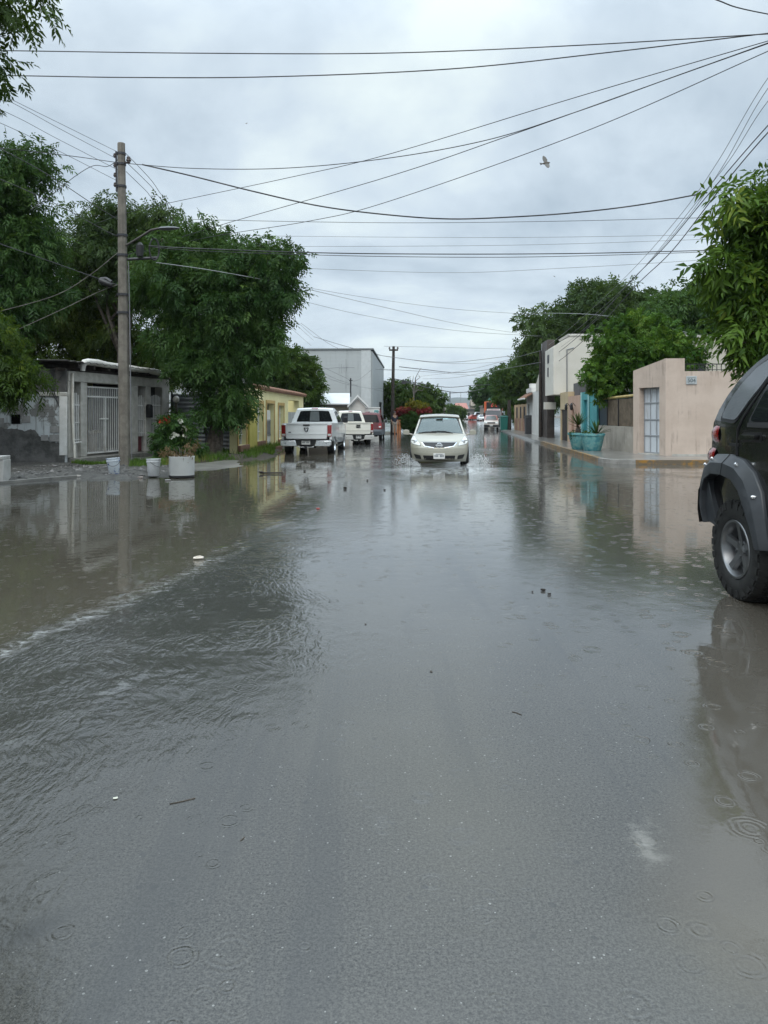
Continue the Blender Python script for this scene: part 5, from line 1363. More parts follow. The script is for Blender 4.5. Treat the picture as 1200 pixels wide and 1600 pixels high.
for k in range(4): insulator(mb, (-0.17, -0.03, PH - 0.42 - 0.27 * k), 0.9)
insulator(mb, (0.20, -0.05, PH - 0.55), 1.3)
mb.box(0.11, 0.24, -0.07, -0.03, PH - 0.56, PH - 0.53)
mb.build('insulators', m_plain('dark_porcelain', (0.05, 0.035, 0.03), 0.3), t)
arm = MB(); z0 = PH - 2.85
arm.tube([(0.12, -0.05, z0), (0.45, -0.10, z0 + 0.20), (0.80, -0.16, z0 + 0.42), (1.05, -0.2, z0 + 0.47)], 0.035, 8)
arm.build('lamp_arm', m_plain('rusted_arm', (0.05, 0.045, 0.042), 0.5, 0.3), t)
mb = MB(); vs_ = []
for (x, w, h) in ((0.98, 0.02, 0.02), (1.05, 0.07, 0.05), (1.25, 0.10, 0.06), (1.45, 0.08, 0.045), (1.56, 0.02, 0.02)):
    vs_ += [(x, -0.2 - w, 0), (x, -0.2, -h), (x, -0.2 + w, 0), (x, -0.2, h)]
vs_ = [(x, y, z + z0 + 0.46 + (x - 1.0) * 0.05) for (x, y, z) in vs_]
mb.add(vs_, [(j*4+q, j*4+(q+1) % 4, j*4+4+(q+1) % 4, j*4+4+q) for j in range(4) for q in range(4)])
mb.build('lamp_head', m_plain('lamp_grey', (0.10, 0.105, 0.11), 0.5), t, 60)
mb = MB(); mb.tube([(0.12, 0.0, z0 - 0.38), (0.95, -0.12, z0 - 0.34)], 0.04, 8); mb.build('bracket', M['steel_dark'], t)
mb = MB()
for k in range(4):
    mb.tube([(0.86 + 0.13 * math.sin(a) + 0.01 * k, -0.15 - 0.02 * k, z0 - 0.12 + 0.30 * math.cos(a)) for a in [i * PI / 9 for i in range(18)]], 0.011, 5, closed=True)
mb.build('cable_coil', M['cable'], t)
mb = MB(); mb.lathe([(0.001, 0), (0.09, 0.01), (0.10, 0.1), (0.10, 0.32), (0.04, 0.4), (0.001, 0.4)], 10, M=Matrix.Translation((0.48, -0.1, z0 - 0.32))); mb.build('splice_case', M['black'], t)
mb = MB()
for k in range(3): mb.tube([(0.17, -0.06 + 0.04 * k, PH - 3.3 - 0.3 * k), (0.185, -0.09 + 0.04 * k, 3.2), (0.19, -0.08 + 0.05 * k, 1.0 + k), (0.2, -0.05, 0.1)][:3 + (k == 0)], 0.011, 5)
mb.build('down_wires', M['cable_grey'], t)

def wood_pole(label, px, pybase, pytop, Y, r=0.13, lean=0.0, arm=None, zbase=0.0, m=None, lamp=False):
    p = D(px, pytop, Y); h = p.z
    b = Vector((p.x - math.tan(lean) * h, Y, zbase)); 
    t = thing('utility_pole', label, 'pole', b, 0)
    MB().tube([(0, 0, -0.1), (math.tan(lean) * h * 0.5, 0, h * 0.5), (math.tan(lean) * h, 0, h - zbase)], [r, r * 0.85, r * 0.68], 10).build('shaft', m or M['wood_dark'], t, 50)
    tx = math.tan(lean) * h
    if arm:
        MB().box(tx - arm, tx + arm, -0.16, -0.05, h - zbase - 0.36, h - zbase - 0.24).build('crossarm', m or M['wood_dark'], t)
        mb = MB()
        for x in (tx - arm * 0.92, tx + arm * 0.92): insulator(mb, (x, -0.1, h - zbase - 0.24), 1.4)
        mb.build('insulators', m_plain('pole_porcelain', (0.08, 0.07, 0.065), 0.3), t)
    if lamp:
        mb = MB(); mb.tube([(tx, -0.1, h * 0.52), (tx + 0.4, -0.15, h * 0.575), (tx + 0.75, -0.15, h * 0.585)], 0.03, 6); mb.box(tx + 0.62, tx + 0.95, -0.22, -0.08, h * 0.565, h * 0.60); mb.build('street_lamp', M['steel_dark'], t)
    return t
wood_pole('black wooden pole with short crossarm beyond the red car', 615, 678, 541, 57.0, 0.15, R(0.9), 0.34, lamp=True)
wood_pole('thin dark pole on the right pavement before the white low house', 844.5, 686, 548, 44.4, 0.115, 0, None, 0.12)
wood_pole('leaning dark pole behind the orange truck', 773, 655, 590, 106.0, 0.19, R(-5.5), None, 0)
wood_pole('upright grey pole close behind the leaning pole', 771, 650, 606, 118.0, 0.2, 0, 0.5, 0, M['wood_grey'])
wood_pole('grey pole above the left edge of the orange truck', 762, 648, 612, 128.0, 0.17, 0, None, 0, M['wood_grey'])
wood_pole('dark post under the street tree beside the green bin', 795.6, 673, 625, 66.0, 0.20, 0, None, 0.1)
wood_pole('short dark pole just above the left part of the beige car roof', 680, 650, 620, 82.0, 0.15, 0, None, 0)
wood_pole('thin far pole, right one of the pair behind the beige car', 694, 648, 614, 128.0, 0.16, 0, None, 0)
wood_pole('thin far pole, left one of the pair behind the beige car', 690, 648, 616, 150.0, 0.14, 0, 0.7, 0, M['wood_grey'])
# distant steel portal of a power line
t = thing('line_tower', 'faint steel portal of a power line far behind the beige car', 'pylon', D(694, 648, 330), 0)
t.location.z = 0
mb = MB()
for x in (-3.2, 2.6): mb.tube([(x, 0, 0), (x, 0, 11.5)], 0.32, 6)
mb.tube([(-3.4, 0, 6.6), (2.8, 0, 6.6)], 0.25, 6); mb.build('portal', m_plain('haze_steel', (0.20, 0.22, 0.24), 0.6), t)
t = thing('radio_mast', 'very thin far mast rising over the distant roofs above the beige car', 'mast', (D(720, 640, 300).x, 300, 0), 0)
MB().tube([(0, 0, 0), (0, 0, 10.8)], 0.10, 5).build('shaft', m_plain('mast_steel', (0.25, 0.27, 0.28), 0.6), t)

def catmull(P, n=14):
    P = [np.array(p, float) for p in P]
    Q = [2 * P[0] - P[1]] + P + [2 * P[-1] - P[-2]]; out = []
    for i in range(1, len(Q) - 2):
        for k in range(n):
            u = k / n
            out.append(0.5 * ((2*Q[i]) + (-Q[i-1]+Q[i+1])*u + (2*Q[i-1]-5*Q[i]+4*Q[i+1]-Q[i+2])*u*u + (-Q[i-1]+3*Q[i]-3*Q[i+1]+Q[i+2])*u**3))
    out.append(P[-1]); return [tuple(p) for p in out]
def cable(label, pts, Y0, Y1, r=0.010, m=None, grey=False):
    n = len(pts); x0, x1 = pts[0][0], pts[-1][0]; P = []
    for (px, py) in pts:
        f = (px - x0) / (x1 - x0) if x1 != x0 else 0
        # straight in plan between the two supports: depth follows the perspective of a level span
        Y = 1.0 / ((1 - f) / Y0 + f / Y1)
        P.append(tuple(D(px, py, Y)))
    o = MB().tube(catmull(P), r * 0.8, 6).build('cable', m or (M['cable_grey'] if grey else M['cable']), None, 60)
    tag(o, label, 'cable', 'overhead cables')
    return o
cable('upper of the two long cables crossing the whole sky', [(-260, 76), (0, 79), (300, 83), (600, 83), (900, 71), (1200, 53), (1463, 38)], 14, 11.6, 0.012)
cable('lower of the two long cables crossing the whole sky', [(-260, 117), (0, 118), (200, 121), (420, 120), (700, 108), (950, 82), (1200, 52), (1463, 22)], 14.5, 11.6, 0.013)
cable('short cable end cutting across the extreme upper right corner', [(1060, -26), (1120, 0), (1200, 22), (1463, 66)], 9, 11.6, 0.010)
cable('sagging cable from the concrete pole top rising to upper right, lowest at the pole', [(193, 255), (300, 263), (440, 263), (600, 248), (760, 219), (900, 175), (1050, 121), (1200, 67), (1463, -30)], 20.7, 11.6, 0.012)
cable('topmost of the fan of cables rising to upper right', [(150, 349), (225, 326), (440, 280), (600, 243), (900, 152), (1200, 64), (1463, -12)], 26, 11.6, 0.011)
cable('third of the fan of cables rising to upper right', [(200, 398), (330, 356), (600, 278), (790, 214), (1000, 139), (1200, 68), (1463, -24)], 27, 11.6, 0.012)
cable('lowest of the fan of cables rising to upper right', [(200, 398), (330, 370), (480, 346), (600, 317), (900, 211), (1200, 80), (1463, -38)], 27, 11.6, 0.011)
cable('thick twisted black service cable sagging across mid sky from the concrete pole', [(222, 257), (300, 275), (400, 300), (500, 322), (600, 335), (700, 342), (800, 339), (900, 332), (1000, 320), (1105, 301)], 20.6, 20, 0.024)
cable('level grey cable just under the thick twisted cable', [(200, 338), (310, 343), (600, 348), (850, 346), (1110, 340), (1300, 336)], 30, 26, 0.012)
cable('upper faint level wire in mid sky', [(300, 366), (450, 369), (800, 371), (1140, 366), (1300, 362)], 34, 32, 0.010, grey=True)
cable('lower faint level wire in mid sky', [(300, 382), (450, 385), (800, 383), (1100, 374), (1300, 366)], 34, 32, 0.010, grey=True)
cable('upper strand of the dark double cable crossing at pole bracket height', [(232, 384), (300, 388), (500, 395), (700, 397), (900, 396), (1075, 392), (1300, 386)], 20.6, 26, 0.019)
cable('lower strand of the dark double cable crossing at pole bracket height', [(236, 386), (330, 393), (560, 400), (760, 402), (900, 400), (1065, 395), (1300, 386)], 20.6, 26, 0.012)
cable('thin wire sagging below the dark double cable', [(300, 410), (470, 419), (700, 426), (880, 419), (1070, 408), (1300, 392)], 34, 30, 0.010, grey=True)
cable('pale service wire sloping from the lamp bracket through the dark tree', [(244, 410), (340, 424), (455, 446), (600, 480), (720, 507), (812, 521)], 20.5, 44, 0.013, m=m_plain('pale_sheath', (0.34, 0.35, 0.35), 0.5))
cable('thin wire leaving the dark tree toward the right hand pole, upper one', [(440, 442), (560, 463), (700, 482), (826, 491), (844, 492)], 40, 44, 0.012, grey=True)
cable('thin wire leaving the dark tree toward the right hand pole, middle one', [(440, 462), (560, 491), (700, 515), (820, 524), (844, 525)], 40, 44, 0.012, grey=True)
cable('pale wire from the right hand pole to the clipped round tree', [(826, 489), (920, 491), (1000, 502), (1075, 520)], 44, 33, 0.012, m=M['steel'])
cable('heavy cable diving steeply at the right edge, upper of the pair', [(1463, -28), (1330, 60), (1200, 196), (1110, 300), (1040, 384), (985, 440), (935, 497), (880, 545), (848, 566)], 11.6, 44, 0.016)
cable('heavy cable diving steeply at the right edge, lower of the pair', [(1463, -10), (1330, 76), (1200, 207), (1120, 302), (1050, 392), (995, 445), (940, 505), (884, 556), (848, 580)], 11.6, 44, 0.017)
cable('light wire diving steeply left of the heavy pair, outermost', [(1463, -70), (1310, 0), (1200, 122), (1120, 255), (1060, 340), (980, 430), (900, 505), (850, 545)], 11.6, 44, 0.009, grey=True)
cable('light wire diving steeply left of the heavy pair, second', [(1463, -58), (1310, 18), (1200, 138), (1128, 262), (1066, 350), (985, 440), (905, 512), (850, 552)], 11.6, 44, 0.009, grey=True)
cable('light wire diving steeply left of the heavy pair, innermost', [(1463, -44), (1310, 40), (1200, 158), (1140, 250), (1085, 320), (1000, 425), (915, 512), (852, 560)], 11.6, 44, 0.009, grey=True)
for (lab, a) in (('topmost thin wire at the left of the concrete pole', [(-200, 40), (0, 146), (100, 196), (183, 237)]),
                 ('second thin wire at the left of the concrete pole', [(-200, 60), (0, 151), (95, 202), (184, 249)]),
                 ('third thin wire at the left of the concrete pole', [(-200, 92), (0, 171), (90, 217), (185, 266)]),
                 ('fourth thin wire at the left of the concrete pole', [(-200, 110), (0, 192), (90, 235), (186, 284)])):
    cable(lab, a, 15, 20.7, 0.008)
for (lab, a) in (('upper thin wire running from the pole down behind the drooping tree', [(195, 238), (235, 280), (268, 322), (350, 400), (490, 526)]),
                 ('second thin wire running from the pole down behind the drooping tree', [(196, 252), (235, 290), (262, 322), (350, 405), (490, 532)]),
                 ('third thin wire running from the pole down behind the drooping tree', [(197, 268), (228, 298), (248, 320), (340, 412), (486, 540)])):
    cable(lab, a, 20.8, 52, 0.010)
cable('level wire reaching the concrete pole from the left edge of the sky', [(-200, 210), (80, 240), (184, 254)], 19, 20.7, 0.012)
cable('cable crossing over in a loop left of the pole top', [(48, 328), (80, 305), (118, 275), (146, 259), (168, 260), (184, 250)], 19, 20.7, 0.011)
cable('dark cable from the left tree to the middle of the concrete pole', [(-200, 130), (0, 232), (80, 276), (150, 322), (186, 344)], 18.5, 20.7, 0.013)
cable('second dark cable from the left tree toward the concrete pole', [(-200, 200), (0, 280), (90, 320), (160, 358), (187, 371)], 18.5, 20.7, 0.012)
cable('lower thick cable from the left edge to the black splice case', [(-200, 310), (0, 381), (80, 409), (150, 434), (186, 446)], 18.5, 20.7, 0.013)
cable('bare guy wire rising from the left tree to the pole, upper', [(-20, 492), (85, 462), (140, 430), (185, 394)], 19.5, 20.7, 0.011, m=M['wood_grey'])
cable('bare guy wire rising from the left tree to the pole, lower', [(30, 514), (100, 482), (150, 458), (186, 444)], 19.5, 20.7, 0.010, m=M['wood_grey'])
t = thing('splice_case', 'black cable splice case hanging on the lower thick cable left of the pole', 'splice case', D(165, 442, 20.4), R(0))
mb = MB(); mb.lathe([(0.001, -0.20), (0.06, -0.19), (0.085, -0.12), (0.085, 0.12), (0.06, 0.19), (0.001, 0.20)], 10, 'x', Matrix.Rotation(R(24), 4, 'Y')); mb.build('case', M['black'], t)
mb = MB(); mb.tube([(-0.15, 0, 0.10), (0.0, 0.03, 0.12), (0.16, 0, 0.02)], 0.05, 8); mb.build('end_caps', M['cable'], t)
# far tangle over the street
far = [('far wire from the warehouse bracket to the black pole', [(490, 526), (540, 541), (580, 551), (612, 558), (700, 566), (800, 556)], 52, 60, 0.022),
       ('far wire over the warehouse wall, second', [(470, 505), (530, 545), (600, 556), (700, 568), (800, 565)], 52, 75, 0.016),
       ('far dark wire crossing between black pole and leaning pole, upper', [(624, 573), (660, 577), (720, 582), (775, 576)], 57, 106, 0.035),
       ('far dark wire crossing between black pole and leaning pole, lower', [(616, 592), (650, 598), (700, 605), (740, 602), (773, 601)], 57, 106, 0.04),
       ('far dark wire dipping lowest over the street', [(630, 596), (680, 608), (725, 613), (772, 603)], 57, 112, 0.05),
       ('far thin wire near the horizon, first', [(560, 575), (640, 579), (720, 585), (775, 590)], 56, 106, 0.022),
       ('far thin wire near the horizon, second', [(600, 541), (700, 543), (820, 546)], 56, 70, 0.014),
       ('far thin wire near the horizon, third', [(660, 592), (710, 590), (800, 574), (845, 566)], 80, 44, 0.016),
       ('far thin wire near the horizon, fourth', [(650, 589), (730, 578), (845, 548)], 90, 44, 0.014),
       ('far thin wire crossing low over the far road', [(694, 616), (730, 612), (772, 606)], 128, 110, 0.03),
       ('slack wire across the grey warehouse wall, upper', [(494, 568), (535, 588), (556, 595), (582, 577)], 45, 49, 0.012),
       ('slack wire across the grey warehouse wall, middle', [(494, 575), (520, 590), (556, 602), (600, 612)], 45, 54, 0.012),
       ('slack wire across the grey warehouse wall, lower', [(510, 590), (540, 600), (580, 607), (598, 607)], 45, 49, 0.012),
       ('wire along the warehouse wall near its middle', [(500, 577), (545, 574), (612, 579)], 45, 57, 0.014)]
for (lab, a, y0, y1, r) in far: cable(lab, a, y0, y1, r, grey=r < 0.03)

t = thing('utility_pole', 'near grey pole just outside the right edge where the fan of cables meets', 'pole', (8.6, 11.65, 0), 0)
MB().tube([(0, 0, -0.1), (0, 0, 8.9)], [0.17, 0.11], 8).build('shaft', M['pole_concrete'], t, 20)
mb = MB()
for z in (7.4, 7.9, 8.3, 8.6): mb.lathe([(0.11, z), (0.125, z), (0.125, z + 0.06), (0.11, z + 0.06)], 14)
mb.build('band', M['steel_dark'], t)

# ================================================================== BIRDS
def bird(name, label, loc, s, rot, first=None):
    t = thing(name, label, 'bird', loc, 0, 'birds in flight'); t.rotation_euler = rot; t.scale = (s, s, s)
    bm = bmesh.new()
    prof = [(-0.075, 0.006), (-0.06, 0.014), (-0.03, 0.024), (0.0, 0.028), (0.03, 0.025), (0.048, 0.019), (0.058, 0.019), (0.07, 0.016), (0.078, 0.007), (0.09, 0.001)]
    mb = MB(); mb.lathe([(r, x) for x, r in prof], 12, 'x')
    mb.build('body', m_plain('bird_brown', (0.10, 0.085, 0.07), 0.7), t, 60)
    wing_m = m_plain('wing_grey', (0.13, 0.125, 0.115), 0.7)
    for sg in (1, -1):
        outl = [(0.035, 0.02), (0.045, 0.07), (0.03, 0.125), (-0.005, 0.165), (-0.03, 0.15), (-0.045, 0.10), (-0.045, 0.05), (-0.03, 0.018)]
        vs = [(x, sg * y, 0.006 + 0.18 * y * (1 if sg > 0 else 0.9) + zz) for zz in (0.0, 0.005) for (x, y) in outl]
        n = len(outl); mb = MB(); mb.add(vs, [tuple(range(n)), tuple(range(n, 2*n))] + [(i, (i+1) % n, n + (i+1) % n, n + i) for i in range(n)])
        mb.build('wing', wing_m, t, 30)
    outl = [(-0.065, -0.010), (-0.065, 0.010), (-0.125, 0.034), (-0.118, 0.0), (-0.125, -0.034)]; n = 5
    mb = MB(); mb.add([(x, y, z) for z in (-0.002, 0.002) for (x, y) in outl], [tuple(range(n)), tuple(range(n, 2*n))] + [(i, (i+1) % n, n + (i+1) % n, n + i) for i in range(n)])
    mb.build('tail', m_plain('tail_dark', (0.05, 0.05, 0.048), 0.7), t, 30)
    return t
# seen from below, wings spread, banking
b0 = bird('bird', 'small brown bird flying with spread wings between the cables', D(853, 255, 13.5), 0.92, (R(62), R(-10), R(8)))
def copy_thing(root, loc, rot, s, label):
    r = root.copy(); COL.objects.link(r); r.location = loc; r.rotation_euler = rot; r.scale = (s,) * 3; r['label'] = label
    for ch in root.children:
        c = ch.copy(); COL.objects.link(c); c.parent = r
    return r
copy_thing(b0, D(866, 432, 60), (R(40), R(20), R(50)), 0.95, 'tiny distant bird below the dark double cable at right')
copy_thing(b0, D(385, 193, 60), (R(30), R(10), R(-20)), 0.95, 'tiny distant bird high in the left half of the sky')

# ================================================================== STREET THINGS
# concrete bench at the far left
t = thing('concrete_bench', 'pale concrete bench at the left edge before the peeling wall', 'bench', G(18, 750), R(184))
mb = MB(); mb.box(0.02, 2.6, 0.0, 0.42, 0.47, 0.55); mb.build('seat', m_rough('pale_concrete', (0.34, 0.335, 0.31), (0.44, 0.43, 0.41), 4, 0.7, 0.3), t, bevel=0.012)
for x in (0.0, 2.2): MB().box(x, x + 0.14, 0.03, 0.40, -0.05, 0.467).build('leg', m_rough('pale_concrete_leg', (0.34, 0.335, 0.31), (0.44, 0.43, 0.41), 4, 0.7, 0.3), t, bevel=0.012)
MB().box(0.15, 2.19, 0.16, 0.22, -0.02, 0.40).build('back_panel', M['concrete'], t)

def bucket(label, px, pyb, r0, r1, h, m, tilt, rz, splash_m=None, zb=0.03):
    p = G(px, pyb, zb)
    t = thing('bucket', label, 'bucket', p, rz, 'plastic buckets by the pole'); t.rotation_euler = (0, tilt, rz)
    mb = MB(); mb.lathe([(0.001, 0.004), (r0 - 0.01, 0.004), (r0, 0.015), (r0 + (r1-r0) * 0.82, h * 0.80), (r1 + 0.006, h * 0.81), (r1 + 0.008, h * 0.85), (r1 - 0.002, h * 0.86), (r1 + 0.001, h * 0.97), (r1 + 0.01, h * 0.975), (r1 + 0.01, h), (r1 - 0.008, h), (r1 - 0.012, h * 0.9), (r0 - 0.01, 0.06), (0.001, 0.055)], 28)
    mb.build('shell', m, t, 40)
    mb = MB(); mb.lathe([(0.001, h * 0.80), (r1 - 0.016, h * 0.80)], 24); mb.build('dark_inside', M['void'], t)  # dark disc painting in the shaded inside of the bucket
    mb = MB(); mb.tube([(r1 * math.cos(a), -0.02 - r1 * abs(math.sin(a)) * 0.98 - 0.01, h * 0.84 - 0.12 * math.sin(a)) for a in [i * PI / 12 for i in range(13)]], 0.005, 5); mb.build('handle', M['steel_dark'], t)
    return t
bw = newmat('painted_bucket'); co = bw.coord()
n = bw.noise(co, 7.0, 5, 0.7, 0.4)
col = bw.mix(bw.ss(n, 0.56, 0.60), (0.60, 0.64, 0.68), (0.05, 0.11, 0.32)); col = bw.mix(bw.ss(bw.noise(co, 16, 4, 0.7), 0.62, 0.66), col, (0.30, 0.31, 0.33))
bw.out(bw.bsdf(Base_Color=col, Roughness=0.35))
b1 = bucket('white bucket splashed with blue paint, left of the concrete pole', 179, 742, 0.115, 0.15, 0.40, bw.m, R(-5), 0.3)
bucket('plain white bucket with wire handle between the pole and the tub', 240, 744, 0.125, 0.158, 0.40, m_rough('dull_white_plastic', (0.55, 0.56, 0.57), (0.66, 0.67, 0.68), 5, 0.35, 0.05, 30, 0.004, c3=(0.36, 0.36, 0.35), streak=0.2), 0, 1.2)
p = G(284, 744.5, 0.02)
t = thing('tub_planter', 'wide white drum used as planter with withered plants', 'planter', p, 0)
mb = MB(); mb.lathe([(0.001, 0.0), (0.27, 0.0), (0.285, 0.03), (0.285, 0.12), (0.288, 0.125), (0.288, 0.44), (0.292, 0.45), (0.292, 0.47), (0.27, 0.47), (0.268, 0.40), (0.001, 0.40)], 36)
mb.build('drum', m_rough('white_drum', (0.62, 0.63, 0.62), (0.70, 0.71, 0.70), 2, 0.35, 0.1, 20, 0.004, c3=(0.45, 0.44, 0.40), streak=0.05), t, 40)
mb = MB(); mb.lathe([(0.255, -0.01), (0.289, -0.005), (0.289, 0.035), (0.28, 0.04)], 36); mb.build('foot_ring', M['black'], t)
mb = MB(); mb.lathe([(0.001, 0.43), (0.267, 0.42)], 24); mb.build('soil', M['soil'], t)
rsx = np.random.RandomState(8)
M['leaf_dry'] = m_leaf('withered_leaf', (0.12, 0.075, 0.04), (0.24, 0.16, 0.09), (0.30, 0.24, 0.14), 0.2)
leaf_mesh('withered_foliage', np.array([(-0.22, -0.1, 0.56, 0.12), (-0.1, -0.12, 0.50, 0.10), (0.16, -0.05, 0.60, 0.12), (0.22, 0.0, 0.75, 0.12), (0.1, -0.1, 0.5, 0.1), (-0.3, -0.05, 0.58, 0.08)]), M['leaf_dry'], t, rsx, sprigs=16, leaflets=5, leaf=0.07, width=0.35, rach=0.12, droop=0.7)
mb = MB()
for k in range(9): a = k * 0.7; mb.tube([(0.1 * math.cos(a), 0.1 * math.sin(a), 0.42), (0.2 * math.cos(a), 0.18 * math.sin(a), 0.56 + 0.03 * (k % 4)), (0.28 * math.cos(a), 0.2 * math.sin(a), 0.52 + 0.06 * (k % 4))], [0.008, 0.006, 0.003], 5)
mb.build('withered_stems', M['wood_grey'], t)
t = thing('plant_pot', 'black plant pot in the shade by the metal fence', 'pot', (-7.3, 24.3, 0.1), 0)
mb = MB(); mb.lathe([(0.001, 0), (0.13, 0), (0.18, 0.30), (0.195, 0.30), (0.195, 0.34), (0.17, 0.34), (0.16, 0.28), (0.001, 0.28)], 20); mb.build('pot', M['black'], t, 40)
leaf_mesh('foliage', np.array([(0, 0, 0.5, 0.16), (0.05, 0, 0.36, 0.14)]), M['leaf_mid'], t, rsx, sprigs=16, leaflets=7, leaf=0.08, width=0.4, rach=0.16)

# turquoise planters
tqp = newmat('flaking_turquoise'); co = tqp.coord()
n = tqp.noise(co, 5.5, 6, 0.7, 0.3); n2 = tqp.noise(co, 14, 5, 0.7)
col = tqp.mix(tqp.ss(n, 0.38, 0.62), (0.06, 0.25, 0.29), (0.17, 0.40, 0.40)); col = tqp.mix(tqp.ss(n2, 0.58, 0.64), col, (0.30, 0.44, 0.43)); col = tqp.mix(tqp.ss(tqp.noise(co, 3.1, 5, 0.7), 0.60, 0.66), col, (0.23, 0.21, 0.19))
tqp.out(tqp.bsdf(Base_Color=col, Roughness=0.55, Normal=tqp.bump(n2, 0.3, 0.01)))
def planter(label, p, rb, rt, h):
    t = thing('planter', label, 'planter', p, 0.4, 'turquoise street planters')
    mb = MB(); mb.lathe([(0.001, 0), (rb, 0), (rb + 0.015, 0.02), (rt - 0.03, h - 0.09), (rt, h - 0.08), (rt + 0.005, h), (rt - 0.05, h), (rt - 0.06, h - 0.09), (0.001, h - 0.09)], 32); mb.build('bowl', tqp.m, t, 35)
    mb = MB(); mb.lathe([(0.001, h - 0.07), (rt - 0.055, h - 0.075)], 24); mb.build('soil', M['soil'], t)
    return t
pf = G(916, 704, 0.12); pb = G(904, 700, 0.12)
a1 = planter('front turquoise planter with flaking paint, nearer the pink wall', (7.72, 27.6, 0.12), 0.30, 0.46, 0.64)
a2 = planter('rear turquoise planter with a worn grey patch, partly hidden', (7.55, 28.7, 0.12), 0.29, 0.46, 0.64)
rsa = random.Random(3)
M['agave'] = m_leaf('agave_blade', (0.05, 0.10, 0.03), (0.11, 0.17, 0.06), None, 0.1); M['palm'] = m_leaf('palm_blade', (0.07, 0.12, 0.03), (0.13, 0.19, 0.05), None, 0.25)
g_ = thing('agave_plant', 'spiky green agave growing in the front turquoise planter', 'plant', (7.86, 27.55, 0.68), 0)
agave(g_, 'blades', M['agave'], (0, 0, 0), 26, 0.64, 0.034, rsa, 0.3)
g_ = thing('small_palm', 'small fan palm with dry skirt in the rear turquoise planter', 'plant', (7.48, 28.7, 0.68), 0)
agave(g_, 'fan_leaves', M['palm'], (0, 0, 0.36), 70, 0.58, 0.015, rsa, 0.1)
mb = MB(); mb.lathe([(0.10, -0.05), (0.12, 0.05), (0.10, 0.2), (0.06, 0.28)], 10); mb.build('trunk', M['bark'], g_, 40)
agave(g_, 'dry_skirt', M['leaf_dry'], (0, 0, 0.12), 22, 0.30, 0.02, rsa, 1.0)
agave(g_, 'dry_frond', M['leaf_dry'], (-0.05, 0, 0.28), 3, 0.5, 0.03, random.Random(12), 0.1)
lc = thing('low_plants', 'low green leaves filling the rims of the turquoise planters', 'plant', (7.66, 28.1, 0.68), 0)
leaf_mesh('foliage', np.array([(-0.25, 0.5, 0.03, 0.14), (0.0, 0.4, 0.02, 0.14), (0.1, -0.35, 0.02, 0.14), (0.3, -0.3, 0.02, 0.1), (-0.4, 0.45, 0.04, 0.12), (-0.1, -0.4, 0.03, 0.12)]), M['leaf_mid'], lc, rsx, sprigs=18, leaflets=5, leaf=0.07, width=0.5, rach=0.1, droop=0.2)

# wheeled bins
def bin_(label, p, m, w, d, h, rz=0.0):
    t = thing('wheeled_bin', label, 'bin', p, rz)
    mb = MB(); s = 0.84
    vs = [(x * w / 2 * k, y * d / 2 * k, z) for (z, k) in ((0.06, s), (h * 0.9, 1.0)) for (x, y) in ((-1,-1),(1,-1),(1,1),(-1,1))]
    mb.add(vs, [(0,3,2,1),(4,5,6,7),(0,1,5,4),(1,2,6,5),(2,3,7,6),(3,0,4,7)]); mb.build('body', m, t, bevel=0.02)
    mb = MB(); mb.box(-w*0.53, w*0.53, -d*0.56, d*0.53, h * 0.905, h * 0.96); mb.prism([(-d*0.5, h*0.962), (d*0.5, h*0.962), (d*0.4, h), (-d*0.35, h)], -w*0.45, w*0.45, 'x'); mb.build('lid', m, t, bevel=0.01)
    for x in (-w * 0.4, w * 0.4):
        mb = MB(); mb.lathe([(0.001, -0.03), (0.09, -0.03), (0.1, 0), (0.09, 0.03), (0.001, 0.03)], 14, 'x', Matrix.Translation((x, d * 0.32, 0.1))); mb.build('wheel', M['rubber'], t)
    return t
bin_('dark wheeled bin at the kerb in front of the white low house', (10.05, 51.5, 0.0), m_plain('bin_grey', (0.03, 0.032, 0.036), 0.5), 0.62, 0.6, 1.42)
bin_('green wheeled bin beside the white van, under the street tree', (D(787, 660, 66).x, 66, 0.0), m_plain('bin_green', (0.012, 0.12, 0.10), 0.45), 0.66, 0.7, 1.36)

# litter and debris in the water
t = thing('foam_tray', 'torn white foam tray floating in the left pool', 'litter', G(310, 873, 0.005), 0.4)
mb = MB(); mb.prism([(-0.07, -0.04), (0.06, -0.045), (0.085, -0.005), (0.07, 0.04), (-0.06, 0.045), (-0.08, 0.0)], 0.0, 0.03, 'z'); mb.build('tray', m_plain('foam_white', (0.66, 0.60, 0.52), 0.6), t, bevel=0.012)
mb = MB(); mb.box(-0.045, 0.045, -0.02, 0.02, 0.031, 0.042, Matrix.Rotation(0.4, 4, 'Z')); mb.build('flap', m_plain('foam_flap', (0.60, 0.53, 0.44), 0.6), t, bevel=0.004); t.scale = (0.66, 0.66, 0.66)
t = thing('plank', 'dark wet plank lying in the flood before the white pickup', 'plank', G(424, 740, 0.01), R(4))
mb = MB(); mb.prism([(-0.28, -0.05), (-0.1, -0.035), (0.28, -0.03), (0.27, 0.03), (-0.05, 0.045), (-0.27, 0.05)], 0, 0.035, 'z'); mb.build('board', M['wood_dark'], t, bevel=0.006)
mb = MB(); mb.box(-0.3, -0.2, -0.08, 0.06, 0.036, 0.06); mb.build('broken_end', M['bark'], t, bevel=0.01)
def scrap(label, px, py, s, m, seed, cat='debris', flat=0.25, name='debris'):
    rs = random.Random(seed); n = 9
    outl = [(s * rs.uniform(0.55, 1.1) * math.cos(2*PI*k/n), s * 0.7 * rs.uniform(0.55, 1.1) * math.sin(2*PI*k/n)) for k in range(n)]
    o = MB().prism(outl, 0.0, s * flat, 'z').build(name, m, None, bevel=s * 0.08)
    o.location = G(px, py, 0.003); o.rotation_euler = (0, 0, rs.uniform(0, 6)); tag(o, label, cat)
    return o
dk = M['wood_dark']
